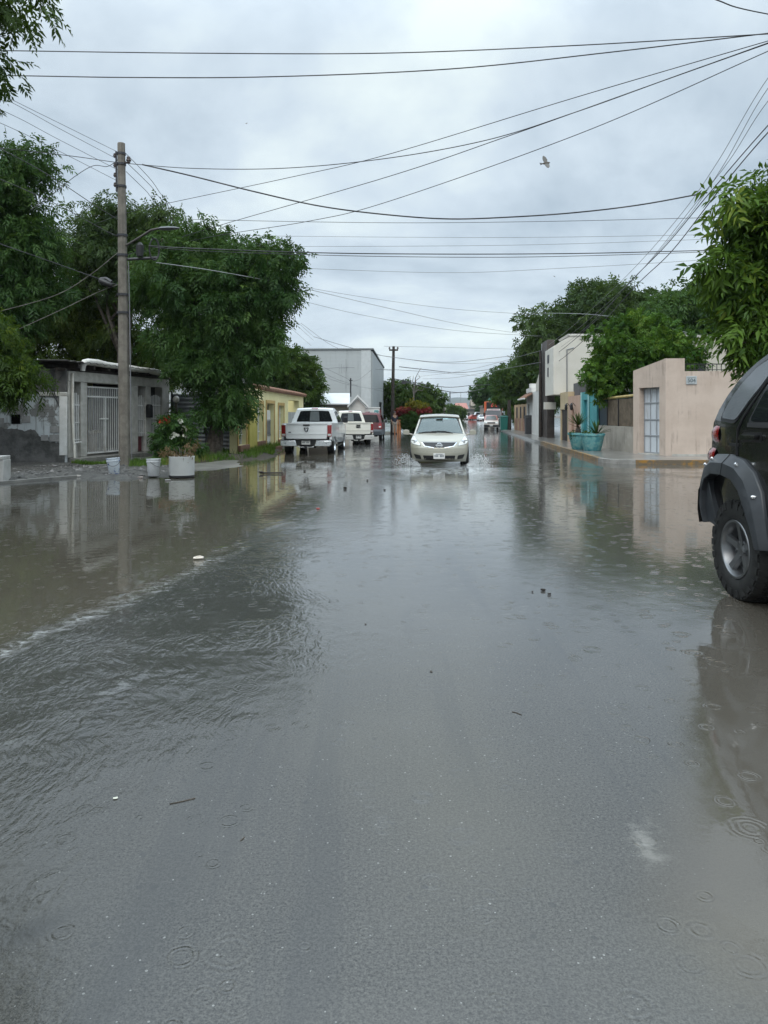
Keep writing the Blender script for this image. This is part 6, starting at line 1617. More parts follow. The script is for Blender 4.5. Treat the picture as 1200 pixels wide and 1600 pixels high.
scrap('red scrap floating near the tip of the ripple line', 497, 795, 0.045, m_plain('red_scrap', (0.35, 0.03, 0.02), 0.5), 1)
scrap('dark clod in the road, largest of three near the pale patch', 849, 923, 0.022, dk, 2, flat=0.7)
scrap('dark clod in the road, lower right of three near the pale patch', 858, 929, 0.017, dk, 3, flat=0.7)
scrap('dark speck in the road, leftmost of three near the pale patch', 832, 925, 0.012, dk, 4, flat=0.6)
scrap('dark dead leaf on the wet road below the centre', 674, 1049, 0.012, M['bark'], 5, 'leaf', 0.12, 'leaf')
scrap('dark dead leaf with thin stalk left of the road centre', 571, 975, 0.013, M['bark'], 6, 'leaf', 0.12, 'leaf')
scrap('pale leaf lying on the wet road at lower left', 181, 1247, 0.014, m_plain('pale_leaf', (0.50, 0.50, 0.42), 0.6), 7, 'leaf', 0.1, 'leaf')
scrap('dark stone in the water ahead of the white pickup, right one', 539, 764, 0.05, dk, 8, flat=0.8, cat='stone', name='stone')
scrap('dark stone in the water behind the white pickup, left one', 476, 737, 0.04, dk, 9, flat=0.8, cat='stone', name='stone')
scrap('small dark stone between plank and beige car', 574, 751, 0.03, dk, 10, flat=0.8, cat='stone', name='stone')
scrap('small dark stone in the shallow water left of the beige car', 601, 766, 0.025, dk, 11, flat=0.8, cat='stone', name='stone')
scrap('pale broken slab chip on the grit left of the blue splashed bucket', 123, 745, 0.10, m_plain('chip', (0.36, 0.33, 0.30), 0.7), 12, flat=0.4, cat='rubble', name='rubble')
scrap('pale broken slab chip between the two buckets', 220, 747, 0.09, m_plain('chip_pink', (0.34, 0.28, 0.25), 0.7), 13, flat=0.4, cat='rubble', name='rubble')
scrap('flat rubble chip at the water edge before the plain bucket', 262, 751, 0.09, m_plain('chip_grey', (0.30, 0.29, 0.28), 0.7), 14, flat=0.3, cat='rubble', name='rubble')
def twig(label, pts, r=0.004):
    o = MB().tube([tuple(G(px, py, 0.0015)) for px, py in pts], r, 5).build('twig', M['bark']); tag(o, label, 'twig')
twig('thin dark twig on the wet road at lower left', [(265, 1256), (285, 1252), (305, 1247)], 0.0022)
twig('short dark twig lying on the wet road left of centre', [(376, 1313), (379, 1311), (382, 1308)], 0.0022)
twig('pale grass stem on the wet road right of centre', [(800, 1112), (808, 1114), (815, 1117)], 0.002)

# ================================================================== DISTANCE: hills, far roofs
def hills():
    rs = np.random.RandomState(9); n = 160; vs = []; fs = []
    xs = np.linspace(-1500, 1900, n)
    h = 20 + 34 * np.exp(-((xs - 420) / 300) ** 2) + 26 * np.exp(-((xs - 130) / 260) ** 2) + 15 * np.exp(-((xs - 900) / 300) ** 2)
    h = h + np.array([6 * math.sin(x * 0.021) + 4 * math.sin(x * 0.05 + 1) for x in xs])
    for x, z in zip(xs, h):
        vs += [(x, 2500, -1), (x, 2600, z * 0.55), (x, 2800, z), (x, 3100, z * 0.9), (x, 3400, -1)]
    for i in range(n - 1):
        for k in range(4): a = i * 5 + k; fs.append((a, a + 5, a + 6, a + 1))
    o = MB().add(vs, fs).build('hills', m_rough('hill_scrub', (0.035, 0.05, 0.045), (0.06, 0.075, 0.06), 0.01, 0.9, 0.0), None, 60)
    tag(o, kind='structure')
hills()
def haze():
    t = newmat('rain_haze'); v = t.n('ShaderNodeVolumePrincipled')
    v.inputs['Color'].default_value = (0.86, 0.90, 0.95, 1); v.inputs['Density'].default_value = 0.00016; v.inputs['Anisotropy'].default_value = 0.3
    t.t.links.new(v.outputs[0], t.n('ShaderNodeOutputMaterial').inputs['Volume'])
    o = MB().box(-3650, 3650, -3650, 3650, -1.2, 75).build('haze', t.m, ang=0); tag(o, 'thin rain haze filling the air over the far street and hills', 'haze', kind='stuff')
haze()
def far_house(label, px0, px1, pyt, Y, col, roofc, depth=8, flat=True, win=2):
    a, b = D(px0, pyt, Y), D(px1, pyt, Y); w = b.x - a.x; h = a.z
    t = thing('far_house', label, 'house', (a.x, Y, 0), 0)
    nm = 'far_wall_%d_%d' % (int(px0), int(Y))
    ops = [(w * (k + 0.3) / win, w * (k + 0.7) / win, h * 0.35, h * 0.7) for k in range(win)]
    wall_mesh(w, h, ops, 0.3).build('wall', m_plain(nm, col, 0.8), t, ang=0)
    for o_ in ops: MB().box(o_[0], o_[1], 0.2, 0.26, o_[2], o_[3]).build('window', M['dark_glass'], t)
    mb = MB(); mb.box(0, w, 0.301, depth, 0, h); mb.build('block', m_plain(nm + '_side', tuple(c * 0.92 for c in col), 0.8), t)
    if flat: MB().box(-0.3, w + 0.3, -0.3, depth, h + 0.003, h + 0.45).build('roof', m_plain(nm + '_roof', roofc, 0.7), t)
    else:
        mb = MB(); mb.add([(-0.5, -0.8, h), (w + 0.5, -0.8, h), (w + 0.5, depth, h), (-0.5, depth, h), (-0.2, depth / 2, h + 2.2), (w + 0.2, depth / 2, h + 2.2)], [(0, 1, 5, 4), (2, 3, 4, 5), (1, 2, 5), (3, 0, 4), (3, 2, 1, 0)])
        mb.build('roof', m_plain(nm + '_roof', roofc, 0.7), t, ang=0)
far_house('far beige flat house above the left of the beige car roof', 671, 694, 641, 128, (0.36, 0.33, 0.29), (0.42, 0.40, 0.37), win=2)
far_house('far white low house beside the short dark pole', 640, 672, 645, 105, (0.52, 0.52, 0.50), (0.45, 0.45, 0.44), win=3)
far_house('far pinkish house with red roof above the right of the beige car', 714, 730, 640, 240, (0.40, 0.33, 0.31), (0.36, 0.16, 0.13), flat=False, win=2)
far_house('far house with wide tan roof left of the orange truck', 738, 760, 634, 260, (0.34, 0.28, 0.22), (0.22, 0.18, 0.14), flat=False, win=3)
far_house('far long dark roofed shed at the end of the road', 729, 758, 641, 235, (0.20, 0.19, 0.18), (0.10, 0.10, 0.10), win=4)
far_house('far low grey building closing the street', 700, 735, 644, 270, (0.30, 0.30, 0.29), (0.24, 0.24, 0.24), win=5)
far_house('brown far house behind the grey pole right of the tan roof', 756, 772, 636, 200, (0.26, 0.22, 0.18), (0.16, 0.14, 0.12), win=2)

# ================================================================== PERSON by the black pole
def person():
    t = thing('person', 'person in dark t-shirt and pale trousers standing beside the black pole', 'person', (0.80, 56.3, 0), R(20))
    J = {'pelvis': (0, 0, 0.88, 0.13), 'waist': (0, 0, 1.02, 0.125), 'chest': (0, 0.01, 1.24, 0.15), 'neck': (0, 0, 1.40, 0.058), 'head0': (0, -0.01, 1.48, 0.07), 'head1': (0, -0.02, 1.58, 0.088), 'head2': (0, -0.01, 1.66, 0.06)}
    E_ = [('pelvis', 'waist'), ('waist', 'chest'), ('chest', 'neck'), ('neck', 'head0'), ('head0', 'head1'), ('head1', 'head2')]
    for s, n in ((1, 'r'), (-1, 'l')):
        J.update({'hip' + n: (s * 0.09, 0, 0.83, 0.095), 'knee' + n: (s * 0.10, -0.03, 0.46, 0.06), 'ank' + n: (s * 0.105, 0.02, 0.08, 0.04), 'toe' + n: (s * 0.12, -0.14, 0.035, 0.035),
                  'sh' + n: (s * 0.19, 0, 1.34, 0.058), 'elb' + n: (s * 0.25, 0.02, 1.07, 0.042), 'wr' + n: (s * 0.24, -0.10, 0.86, 0.028), 'ha' + n: (s * 0.24, -0.13, 0.77, 0.03)})
        E_ += [('pelvis', 'hip' + n), ('hip' + n, 'knee' + n), ('knee' + n, 'ank' + n), ('ank' + n, 'toe' + n), ('chest', 'sh' + n), ('sh' + n, 'elb' + n), ('elb' + n, 'wr' + n), ('wr' + n, 'ha' + n)]
        for k in range(4):
            J['f%d%s' % (k, n)] = (s * 0.24, -0.165 + 0.018 * k, 0.70 - 0.006 * (k in (1, 2)), 0.0085); E_.append(('ha' + n, 'f%d%s' % (k, n)))
        J['th' + n] = (s * 0.215, -0.175, 0.765, 0.009); E_.append(('ha' + n, 'th' + n))
    def skin(names, edges, name, m, grow=0.0, lvl=2):
        ids = {k: i for i, k in enumerate(names)}
        me = bpy.data.meshes.new(name)
        me.from_pydata([J[k][:3] for k in names], [(ids[a], ids[b]) for a, b in edges if a in ids and b in ids], []); me.update()
        o = obj_from(me, name, m, t)
        sk = o.modifiers.new('skin', 'SKIN'); 
        me.skin_vertices.new() if not me.skin_vertices else None
        for i, k in enumerate(names):
            r = J[k][3] + grow; me.skin_vertices[0].data[i].radius = (r, r); me.skin_vertices[0].data[i].use_root = (i == 0)
        sb = o.modifiers.new('sub', 'SUBSURF'); sb.levels = lvl; sb.render_levels = lvl
        return o
    skin(list(J), E_, 'body', m_plain('skin', (0.30, 0.18, 0.12), 0.5))
    skin(['waist', 'chest', 'shr', 'shl', 'elbr', 'elbl', 'pelvis'], E_, 'shirt', m_plain('navy_cloth', (0.018, 0.022, 0.035), 0.85), 0.022)
    skin(['pelvis', 'hipr', 'hipl', 'kneer', 'kneel', 'ankr', 'ankl'], E_, 'trousers', m_plain('khaki_cloth', (0.34, 0.29, 0.25), 0.85), 0.018)
    mb = MB(); mb.lathe([(0.001, 1.715), (0.05, 1.71), (0.085, 1.67), (0.098, 1.61), (0.092, 1.565)], 14, M=Matrix.Translation((0, 0.012, 0))); mb.build('hair', M['black'], t, 60)
    for s in (1, -1):
        mb = MB(); mb.lathe([(0.001, -0.15), (0.035, -0.14), (0.05, -0.08), (0.045, 0.0), (0.05, 0.05), (0.001, 0.06)], 10, 'y', Matrix.Translation((s * 0.115, -0.02, 0.045))); mb.build('shoe', M['black'], t, 60)
    mb = MB()
    for s in (1, -1): mb.lathe([(0.001, -0.006), (0.011, 0.0), (0.001, 0.006)], 8, 'y', Matrix.Translation((s * 0.033, -0.10, 1.59)))
    mb.build('eyes', M['black'], t)
    mb = MB(); mb.add([(0, -0.135, 1.555), (-0.016, -0.10, 1.55), (0.016, -0.10, 1.55), (0, -0.10, 1.60)], [(0, 1, 3), (0, 3, 2), (0, 2, 1), (1, 2, 3)]); mb.build('nose', m_plain('skin_nose', (0.30, 0.18, 0.12), 0.5), t)
person()
# ================================================================== VEHICLES
def interp(z, pts):
    pts = sorted(pts)
    if z <= pts[0][0]: return pts[0][1]
    for (a, va), (b, vb) in zip(pts[:-1], pts[1:]):
        if z <= b: return va + (vb - va) * (z - a) / (b - a + 1e-9)
    return pts[-1][1]
def round_poly(pts, r, n=4):
    out = []; m = len(pts)
    for i in range(m):
        p0, p, p1 = Vector(pts[i-1]), Vector(pts[i]), Vector(pts[(i+1) % m])
        a, b = (p0 - p), (p1 - p); q = min(r, a.length * 0.45, b.length * 0.45)
        A_, B_ = p + a.normalized() * q, p + b.normalized() * q
        for k in range(n + 1):
            t = k / n; out.append(tuple(A_ * (1-t)**2 + p * 2*t*(1-t) + B_ * t*t))
    return out
def arch(cy, r, zb, n=14, flat=1.0):
    a0 = math.asin(max(-1, min(1, (zb - r * 0) / r))) if zb < r else 0
    return [(cy - r * math.cos(a), max(zb, r * flat * math.sin(a))) for a in [PI * k / n for k in range(n + 1)]]
class Veh:
    """silhouette prisms, cut into strips and bent to the body's plan and tumblehome; forward is +y, ground z=0"""
    def __init__(s, name, label, cat, loc, rz, W, hw, yf, yr, bf=0.2, br=0.1, crown=0.03, zc=0.9, sc=1.0, pw=3.0, group=None):
        s.t = thing(name, label, cat, loc, rz, group)
        s.W, s.hw, s.yf, s.yr, s.bf, s.br, s.crown, s.zc, s.pw = W, hw, yf, yr, bf, br, crown, zc, pw
        if sc != 1.0: s.t.scale = sc if isinstance(sc, tuple) else (sc,) * 3
    def dfm(s, v):
        x, y, z = v; u = min(1.2, abs(x) / s.W)
        x2 = x * s.hw(y, z) / s.W
        k = max(0.0, min(1.0, (y - (s.yf - 0.9)) / 0.9)); y2 = y - s.bf * (u ** s.pw) * k
        k = max(0.0, min(1.0, ((s.yr + 0.7) - y) / 0.7)); y2 = y2 + s.br * (u ** s.pw) * k
        z2 = z - s.crown * u * u * max(0.0, min(1.0, (z - s.zc) / 0.3))
        return (x2, y2, z2)
    def _fin(s, bm, name, m, cuts, parent, ang, bevel):
        bmesh.ops.triangulate(bm, faces=bm.faces)
        for ax, step in zip((0, 1, 2), cuts):
            if not step: continue
            co = [v.co[ax] for v in bm.verts]; lo, hi = min(co), max(co)
            n = int((hi - lo) / step)
            for i in range(1, n + 1):
                c = lo + (hi - lo) * i / (n + 1); no = [0, 0, 0]; no[ax] = 1; p = [0, 0, 0]; p[ax] = c
                bmesh.ops.bisect_plane(bm, geom=bm.verts[:] + bm.edges[:] + bm.faces[:], plane_co=p, plane_no=no, dist=1e-5)
        for v in bm.verts: v.co = s.dfm(v.co)
        return bm_obj(bm, name, m, parent or s.t, ang, bevel)
    def _prism(s, poly, a0, a1, axis):
        bm = bmesh.new(); n = len(poly)
        mk = {'x': lambda a, p: (a, p[0], p[1]), 'y': lambda a, p: (p[0], a, p[1]), 'z': lambda a, p: (p[0], p[1], a)}[axis]
        A_ = [bm.verts.new(mk(a0, p)) for p in poly]; B_ = [bm.verts.new(mk(a1, p)) for p in poly]
        bm.faces.new(A_); bm.faces.new(list(reversed(B_)))
        for i in range(n): bm.faces.new((A_[i], B_[i], B_[(i+1) % n], A_[(i+1) % n]))
        return bm
    def solid(s, poly, name, m, w=None, cuts=(0.16, 0.2, 0.16), parent=None, ang=38, bevel=0.0, x0=None):
        w = s.W if w is None else w
        return s._fin(s._prism(poly, -w if x0 is None else x0, w, 'x'), name, m, cuts, parent, ang, bevel)
    def side(s, poly, name, m, off=0.006, depth=0.03, sides=(1, -1), parent=None, cuts=(0, 0.15, 0.12), ang=38, bevel=0.0):
        o = None
        for sg in sides:
            o = s._fin(s._prism(poly, sg * (s.W - depth), sg * (s.W + off), 'x'), name, m, cuts, parent, ang, bevel)
        return o
    def end(s, poly, name, m, yz, off=0.006, depth=0.03, front=True, parent=None, cuts=(0.12, 0, 0.10), ang=38, bevel=0.0):
        """panel lying on the front or rear surface; yz: (z,y) silhouette"""
        sg = 1 if front else -1
        bm = s._prism(poly, 0.0, 1.0, 'y')
        bmesh.ops.triangulate(bm, faces=bm.faces)
        for ax, step in ((0, cuts[0]), (2, cuts[2])):
            if not step: continue
            co = [v.co[ax] for v in bm.verts]; lo, hi = min(co), max(co); n = int((hi - lo) / step)
            for i in range(1, n + 1):
                c = lo + (hi - lo) * i / (n + 1); no = [0, 0, 0]; no[ax] = 1; p = [0, 0, 0]; p[ax] = c
                bmesh.ops.bisect_plane(bm, geom=bm.verts[:] + bm.edges[:] + bm.faces[:], plane_co=p, plane_no=no, dist=1e-5)
        for v in bm.verts:
            yy = interp(v.co.z, yz); v.co.y = yy + sg * off if v.co.y > 0.5 else yy - sg * depth
            v.co = s.dfm(v.co)
        return bm_obj(bm, name, m, parent or s.t, ang, bevel)
    def wheel(s, x, y, r, w, rim_r, rim_m, nsp=5, spw=0.09, lugs=False, detail=True, sink=0.0):
        sg = 1 if x > 0 else -1
        wt_ = MB(); M_ = Matrix.Translation((x, y, r - sink))
        h = w / 2
        prof = [(rim_r, -h * 0.86), (rim_r + 0.02, -h), (r * 0.86, -h * 1.04), (r * 0.965, -h * 0.92), (r, -h * 0.72), (r, h * 0.72), (r * 0.965, h * 0.92), (r * 0.86, h * 1.04), (rim_r + 0.02, h), (rim_r, h * 0.86), (rim_r - 0.01, h * 0.5), (rim_r - 0.01, -h * 0.5), (rim_r, -h * 0.86)]
        wt_.lathe(prof, 40, 'x', M_)
        if lugs:
            for k in range(44):
                a = 2 * PI * k / 44
                for q, (xa, xb, ro) in enumerate(((h * 0.5, h * 0.99, 0.0), (-h * 0.99, -h * 0.5, 0.5), (-h * 0.42, -0.006, 0.25), (0.006, h * 0.42, 0.75))):
                    a2 = a + ro * 2 * PI / 44; c, sn = math.cos(a2), math.sin(a2); hw_ = 0.017
                    vs = []
                    for xx in (xa, xb):
                        for (dr, dt) in ((-0.03, -hw_), (0.009, -hw_), (0.009, hw_), (-0.03, hw_)):
                            rr = r + dr; 
                            if abs(xx) > h * 0.9: rr -= 0.022
                            vs.append((xx, rr * c - dt * sn, rr * sn + dt * c))
                    wt_.add(vs, [(0,1,2,3),(7,6,5,4),(0,4,5,1),(1,5,6,2),(2,6,7,3),(3,7,4,0)], M_)
            for k in range(22):                                     # raised sidewall blocks
                a = 2 * PI * k / 22
                c, sn = math.cos(a), math.sin(a); vs = []
                for xx in (sg * h * 0.95, sg * h * 1.075):
                    for (rr, dt) in ((r * 0.80, -0.02), (r * 0.93, -0.028), (r * 0.93, 0.028), (r * 0.80, 0.02)):
                        vs.append((xx, rr * c - dt * sn, rr * sn + dt * c))
                wt_.add(vs, [(0,1,2,3),(7,6,5,4),(0,4,5,1),(1,5,6,2),(2,6,7,3),(3,7,4,0)], M_)
        hub = bpy.data.objects.new('wheel', None); hub.empty_display_size = 0.1; COL.objects.link(hub); hub.parent = s.t
        wt_.build('tyre', M['rubber'], hub, 40)
        f = sg * h
        rm = MB()
        rm.lathe([(rim_r + 0.008, f * 0.95), (rim_r + 0.004, f * 1.0), (rim_r - 0.012, f * 1.0), (rim_r - 0.022, f * 0.9), (rim_r - 0.03, f * 0.3), (rim_r - 0.05, -f * 0.1), (0.06, -f * 0.05)], 40, 'x', M_)
        rm.lathe([(0.001, f * 0.62), (0.05, f * 0.61), (0.075, f * 0.52), (0.085, f * 0.2), (0.085, -f * 0.1)], 20, 'x', M_)
        MB().lathe([(0.001, f * 0.12), (rim_r - 0.032, f * 0.10), (rim_r - 0.032, f * 0.0)], 28, 'x', M_).build('spoke_gap_disc', M['black'], hub, 40)  # black disc painting in the shade between the spokes
        for k in range(nsp):
            a = 2 * PI * (k + 0.25) / nsp; c, sn = math.cos(a), math.sin(a)
            vs = []
            for (rr, hw_, xo) in ((0.05, spw * 0.62, f * 0.56), (rim_r * 0.55, spw * 0.5, f * 0.66), (rim_r - 0.02, spw * 0.62, f * 0.80)):
                for (dt, dx) in ((-hw_, -0.035 * sg), (-hw_ * 0.8, 0), (hw_ * 0.8, 0), (hw_, -0.035 * sg)):
                    vs.append((xo + dx, rr * c - dt * sn, rr * sn + dt * c))
            rm.add(vs, [(0,1,5,4),(1,2,6,5),(2,3,7,6),(0,4,7,3),(4,5,9,8),(5,6,10,9),(6,7,11,10),(4,8,11,7),(8,9,10,11),(0,3,2,1)], M_)
            if detail:
                b = a + PI / nsp * 0
                rm.lathe([(0.001, f * 0.68), (0.010, f * 0.67), (0.012, f * 0.5)], 8, 'x', Matrix.Translation((x, y + 0.058 * math.cos(b + 0.6), r - sink + 0.058 * math.sin(b + 0.6))))
        rm.build('rim', rim_m, hub, 40)
        return hub

def plate_on(v, x, y, z, w=0.34, h=0.17, back=True, parent=None, tilt=0.0):
    rz = PI if not back else 0
    p = bpy.data.objects.new('licence_plate', None); p.empty_display_size = 0.05; COL.objects.link(p); p.parent = v.t; p.location = (x, y, z); p.rotation_euler = (tilt, 0, rz)
    bpy.data.objects.remove(p)
    mb = MB(); M_ = Matrix.Translation((x, y, z)) @ Matrix.Rotation(rz, 4, 'Z') @ Matrix.Rotation(tilt, 4, 'X')
    mb.box(-w/2, w/2, -0.012, 0.0, -h/2, h/2, M_); o = mb.build('licence_plate', M['plate'], parent or v.t, bevel=0.006)
    mb = MB()
    for k in range(7):                                            # characters too small to read in the photo
        if k == 3: continue
        a = -w * 0.40 + k * w * 0.118
        mb.box(a, a + w * 0.075, -0.0145, -0.0125, -h * 0.17, h * 0.2, M_)
    mb.box(-w * 0.3, w * 0.3, -0.0145, -0.0125, h * 0.29, h * 0.38, M_)
    mb.build('characters', M['plate_ink'], o)
    return o

# ---------------------------------------------------------------- beige hatchback coming toward us
def hatchback():
    W = 0.85
    def hw(y, z):
        w = 0.85
        if z < 0.42: w -= 0.05 * (0.42 - z) / 0.22
        if z > 0.76: w -= 0.105 * min(1.0, (z - 0.76) / 0.22)
        if z > 0.98: w -= 0.155 * min(1.0, (z - 0.98) / 0.54)
        if y > 1.2: w -= 0.05 * ((y - 1.2) / 0.9) ** 2
        if y < -1.3: w -= 0.05 * ((-1.3 - y) / 0.8) ** 2
        return w
    pos = Vector((1.62, 21.0, -0.05))
    v = Veh('parked_car', 'pale beige hatchback driving toward the viewer through the flooded street', 'car', pos + Vector((0.10, 2.05, 0)), PI - R(4.6), W, hw, 2.05, -2.05, 0.42, 0.18, 0.035, 0.70, pw=2.4)
    v.t.name = 'hatchback_car'
    paint = m_paint('champagne_paint', (0.37, 0.355, 0.29), 0.35, 1.0, 0.1, metal=0.25)
    fz = [(0.16, 1.92), (0.24, 2.03), (0.40, 2.06), (0.55, 2.05), (0.62, 1.99), (0.72, 1.86), (0.80, 1.70), (0.88, 1.45), (0.97, 1.05)]
    low = [(1.92, 0.17)] + [(y, z) for z, y in fz] + [(0.95, 0.985)] + [(-1.95, 1.02), (-2.03, 0.80), (-2.05, 0.45), (-1.98, 0.22)]
    r = 0.335
    prof = low + [(-1.70, 0.20)] + list(arch(-1.30, 0.36, 0.20)) + [(-0.80, 0.18), (0.82, 0.18)] + list(arch(1.24, 0.36, 0.20)) + [(1.66, 0.18)]
    v.solid(prof, 'body', paint, cuts=(0.11, 0.14, 0.10), ang=42)
    v.solid([(-1.9, 0.22), (1.75, 0.22), (1.75, 0.5), (-1.9, 0.5)], 'underbody', M['black'], w=0.62, cuts=(0, 0, 0))
    # greenhouse: roof, pillars, panes
    roof = [(0.28, 1.455), (0.0, 1.505), (-0.4, 1.525), (-1.0, 1.50), (-1.5, 1.43), (-1.62, 1.39), (-1.5, 1.385), (-0.4, 1.475), (0.0, 1.455), (0.25, 1.41)]
    v.solid(roof, 'roof', paint, cuts=(0.1, 0.2, 0), ang=50)
    pil = lambda p, n='pillar': v.side(p, n, paint, 0.0, 0.06, cuts=(0, 0.12, 0.1))
    pil([(1.10, 0.955), (0.93, 0.985), (0.15, 1.40), (0.26, 1.415)])
    pil([(-0.10, 0.99), (-0.22, 0.99), (-0.22, 1.44), (-0.12, 1.44)])
    pil([(-1.35, 1.01), (-1.95, 1.02), (-1.62, 1.385), (-1.25, 1.42)])
    glass = m_glass('car_glass', (0.66, 0.80, 0.80))
    wz = [(0.96, 1.08), (1.10, 0.84), (1.25, 0.58), (1.42, 0.255)]
    v.end(round_poly([(-0.80, 0.965), (0.80, 0.965), (0.74, 1.425), (-0.74, 1.425)], 0.06), 'windshield', glass, wz, 0.0, 0.006, True, cuts=(0.12, 0, 0.09))
    for sg in (1, -1):      # black frit down the sides and along the base of the windshield
        v.end([(sg * 0.815, 0.95), (sg * 0.775, 0.95), (sg * 0.715, 1.43), (sg * 0.755, 1.43)], 'window_seal', M['black'], wz, 0.004, 0.008, True)
    v.end([(-0.80, 0.945), (0.80, 0.945), (0.79, 0.985), (-0.79, 0.985)], 'cowl', M['black'], wz, 0.006, 0.03, True)
    v.end([(-0.74, 1.405), (0.74, 1.405), (0.73, 1.435), (-0.73, 1.435)], 'window_seal', M['black'], wz, 0.004, 0.008, True)
    wr = [(1.02, -1.95), (1.38, -1.63)]
    v.end([(-0.68, 1.04), (0.68, 1.04), (0.62, 1.36), (-0.62, 1.36)], 'rear_window', glass, wr, 0.0, 0.006, False)
    v.side([(0.86, 1.0), (-0.08, 1.0), (-0.10, 1.42), (0.10, 1.40)], 'side_window', glass, -0.02, 0.026)
    v.side([(-0.24, 1.0), (-1.32, 1.02), (-1.22, 1.40), (-0.24, 1.43)], 'side_window', glass, -0.02, 0.026)
    # inside: dash, wheel, seats
    MB().prism([(0.55, 0.78), (1.0, 0.86), (1.02, 0.93), (0.8, 0.98), (0.55, 0.96)], -0.66, 0.66, 'x').build('dashboard', m_plain('grey_dash', (0.10, 0.105, 0.105), 0.6), v.t, bevel=0.03)
    mb = MB(); mb.tube([(0.36 + 0.18 * math.cos(a), 0.46 - 0.04 * math.sin(a), 0.98 + 0.18 * math.sin(a)) for a in [i * PI / 10 for i in range(20)]], 0.016, 6, closed=True); mb.box(0.2, 0.52, 0.45, 0.48, 0.95, 0.99); mb.build('steering_wheel', M['black'], v.t)
    seat_m = m_plain('grey_seat', (0.11, 0.115, 0.12), 0.85)
    for x in (0.36, -0.36):
        MB().box(x - 0.24, x + 0.24, -0.05, 0.1, 0.55, 1.16).build('seat', seat_m, v.t, bevel=0.05); MB().box(x - 0.13, x + 0.13, 0.0, 0.09, 1.18, 1.34).build('headrest', seat_m, v.t, bevel=0.04)
    MB().box(-0.62, 0.62, -1.15, -1.02, 0.5, 1.08).build('rear_seat', seat_m, v.t, bevel=0.05)
    mb = MB(); mb.box(-0.10, 0.10, 0.40, 0.43, 1.33, 1.39); mb.build('inner_mirror', M['black'], v.t, bevel=0.01)
    # wipers
    mb = MB()
    for (a, b) in (((0.45, 0.97), (-0.30, 1.0)), ((-0.10, 0.965), (-0.70, 0.975))):
        pts = []
        for k in range(6):
            f = k / 5; x = -(a[0] + (b[0] - a[0]) * f); z = a[1] + (b[1] - a[1]) * f + 0.03 * math.sin(f * PI)
            pts.append(v.dfm((x, interp(z, wz) + 0.03, z)))
        mb.tube(pts, 0.012, 6)
    mb.build('wipers', M['black'], v.t)
    # face: grille, emblem, lamps, lower intakes, plate
    gr = v.end([(-0.50, 0.715), (0.50, 0.715), (0.42, 0.615), (0.16, 0.575), (-0.16, 0.575), (-0.42, 0.615)], 'grille', M['black'], fz, 0.012, 0.05, True)
    v.end([(-0.52, 0.735), (0.52, 0.735), (0.51, 0.708), (-0.51, 0.708)], 'grille_trim', m_plain('grille_grey', (0.25, 0.255, 0.25), 0.35, 0.4), fz, 0.02, 0.03, True, parent=gr)
    for sg in (1, -1): v.end([(sg * 0.50, 0.715), (sg * 0.53, 0.71), (sg * 0.44, 0.60), (sg * 0.16, 0.555), (sg * 0.16, 0.578), (sg * 0.42, 0.618)], 'grille_trim', M['chrome'], fz, 0.02, 0.03, True, parent=gr)
    em = MB(); ey = 2.04
    em.tube([(0.075 * math.cos(a), ey, 0.632 + 0.062 * math.sin(a)) for a in [i * PI / 12 for i in range(24)]], 0.013, 6, closed=True); em.box(-0.10, 0.10, ey - 0.015, ey + 0.016, 0.612, 0.652); em.build('emblem', M['chrome'], gr)
    for sg in (1, -1):
        pl_ = [(sg * 0.56, 0.62), (sg * 0.80, 0.66), (sg * 0.84, 0.72), (sg * 0.835, 0.86), (sg * 0.80, 0.92), (sg * 0.70, 0.80), (sg * 0.585, 0.70)]
        hl = v.end(round_poly(pl_, 0.03), 'headlight', m_plain('lamp_housing', (0.62, 0.63, 0.60), 0.12, 0.0, 0.02, spec=0.8), fz, 0.022, 0.05, True)
        big = [((x - sg * 0.70) * 1.10 + sg * 0.70, (z - 0.75) * 1.10 + 0.75) for x, z in pl_]
        v.end(round_poly(big, 0.03), 'lamp_surround', m_plain('lamp_seam', (0.09, 0.09, 0.085), 0.4), fz, 0.012, 0.05, True)  # dark seam outlining the headlight
        mb = MB(); p = v.dfm((sg * 0.70, interp(0.72, fz) + 0.03, 0.72)); mb.lathe([(0.001, 0.0), (0.05, -0.002), (0.062, -0.02), (0.065, -0.08)], 16, 'y', Matrix.Translation(p)); mb.build('lamp_lens', M['chrome'], hl)
        v.end(round_poly([(sg * 0.56, 0.235), (sg * 0.745, 0.25), (sg * 0.78, 0.375), (sg * 0.575, 0.345)], 0.02), 'fog_recess', M['black'], fz, 0.010, 0.04, True)
        mb = MB(); mb.prism(round_poly([(sg * 0.89, 0.90), (sg * 1.08, 0.91), (sg * 1.09, 1.02), (sg * 1.02, 1.06), (sg * 0.90, 1.04)], 0.04), 0.76, 0.90, 'y'); mb.tube([(sg * 0.80, 0.80, 0.90), (sg * 0.92, 0.80, 0.935)], 0.025, 8)
        mb.build('mirror', paint, v.t, 60, bevel=0.03, seg=3)
    v.end(round_poly([(-0.47, 0.215), (0.47, 0.215), (0.50, 0.345), (-0.50, 0.345)], 0.03), 'lower_intake', M['black'], fz, 0.010, 0.04, True)
    v.end([(-0.82, 0.47), (0.82, 0.47), (0.82, 0.452), (-0.82, 0.452)], 'crease_shade_strip', m_plain('crease_shade', (0.30, 0.29, 0.24), 0.4), fz, 0.001, 0.02, True)  # darker strip painting the shade of the bumper's crease
    plate_on(v, 0, 2.09, 0.335, 0.32, 0.16, back=False)
    for x in (0.76, -0.76):
        for y in (1.24, -1.30): v.wheel(x, y, 0.31, 0.18, 0.20, M['alloy'], 7, 0.05)
    return v
hatchback()
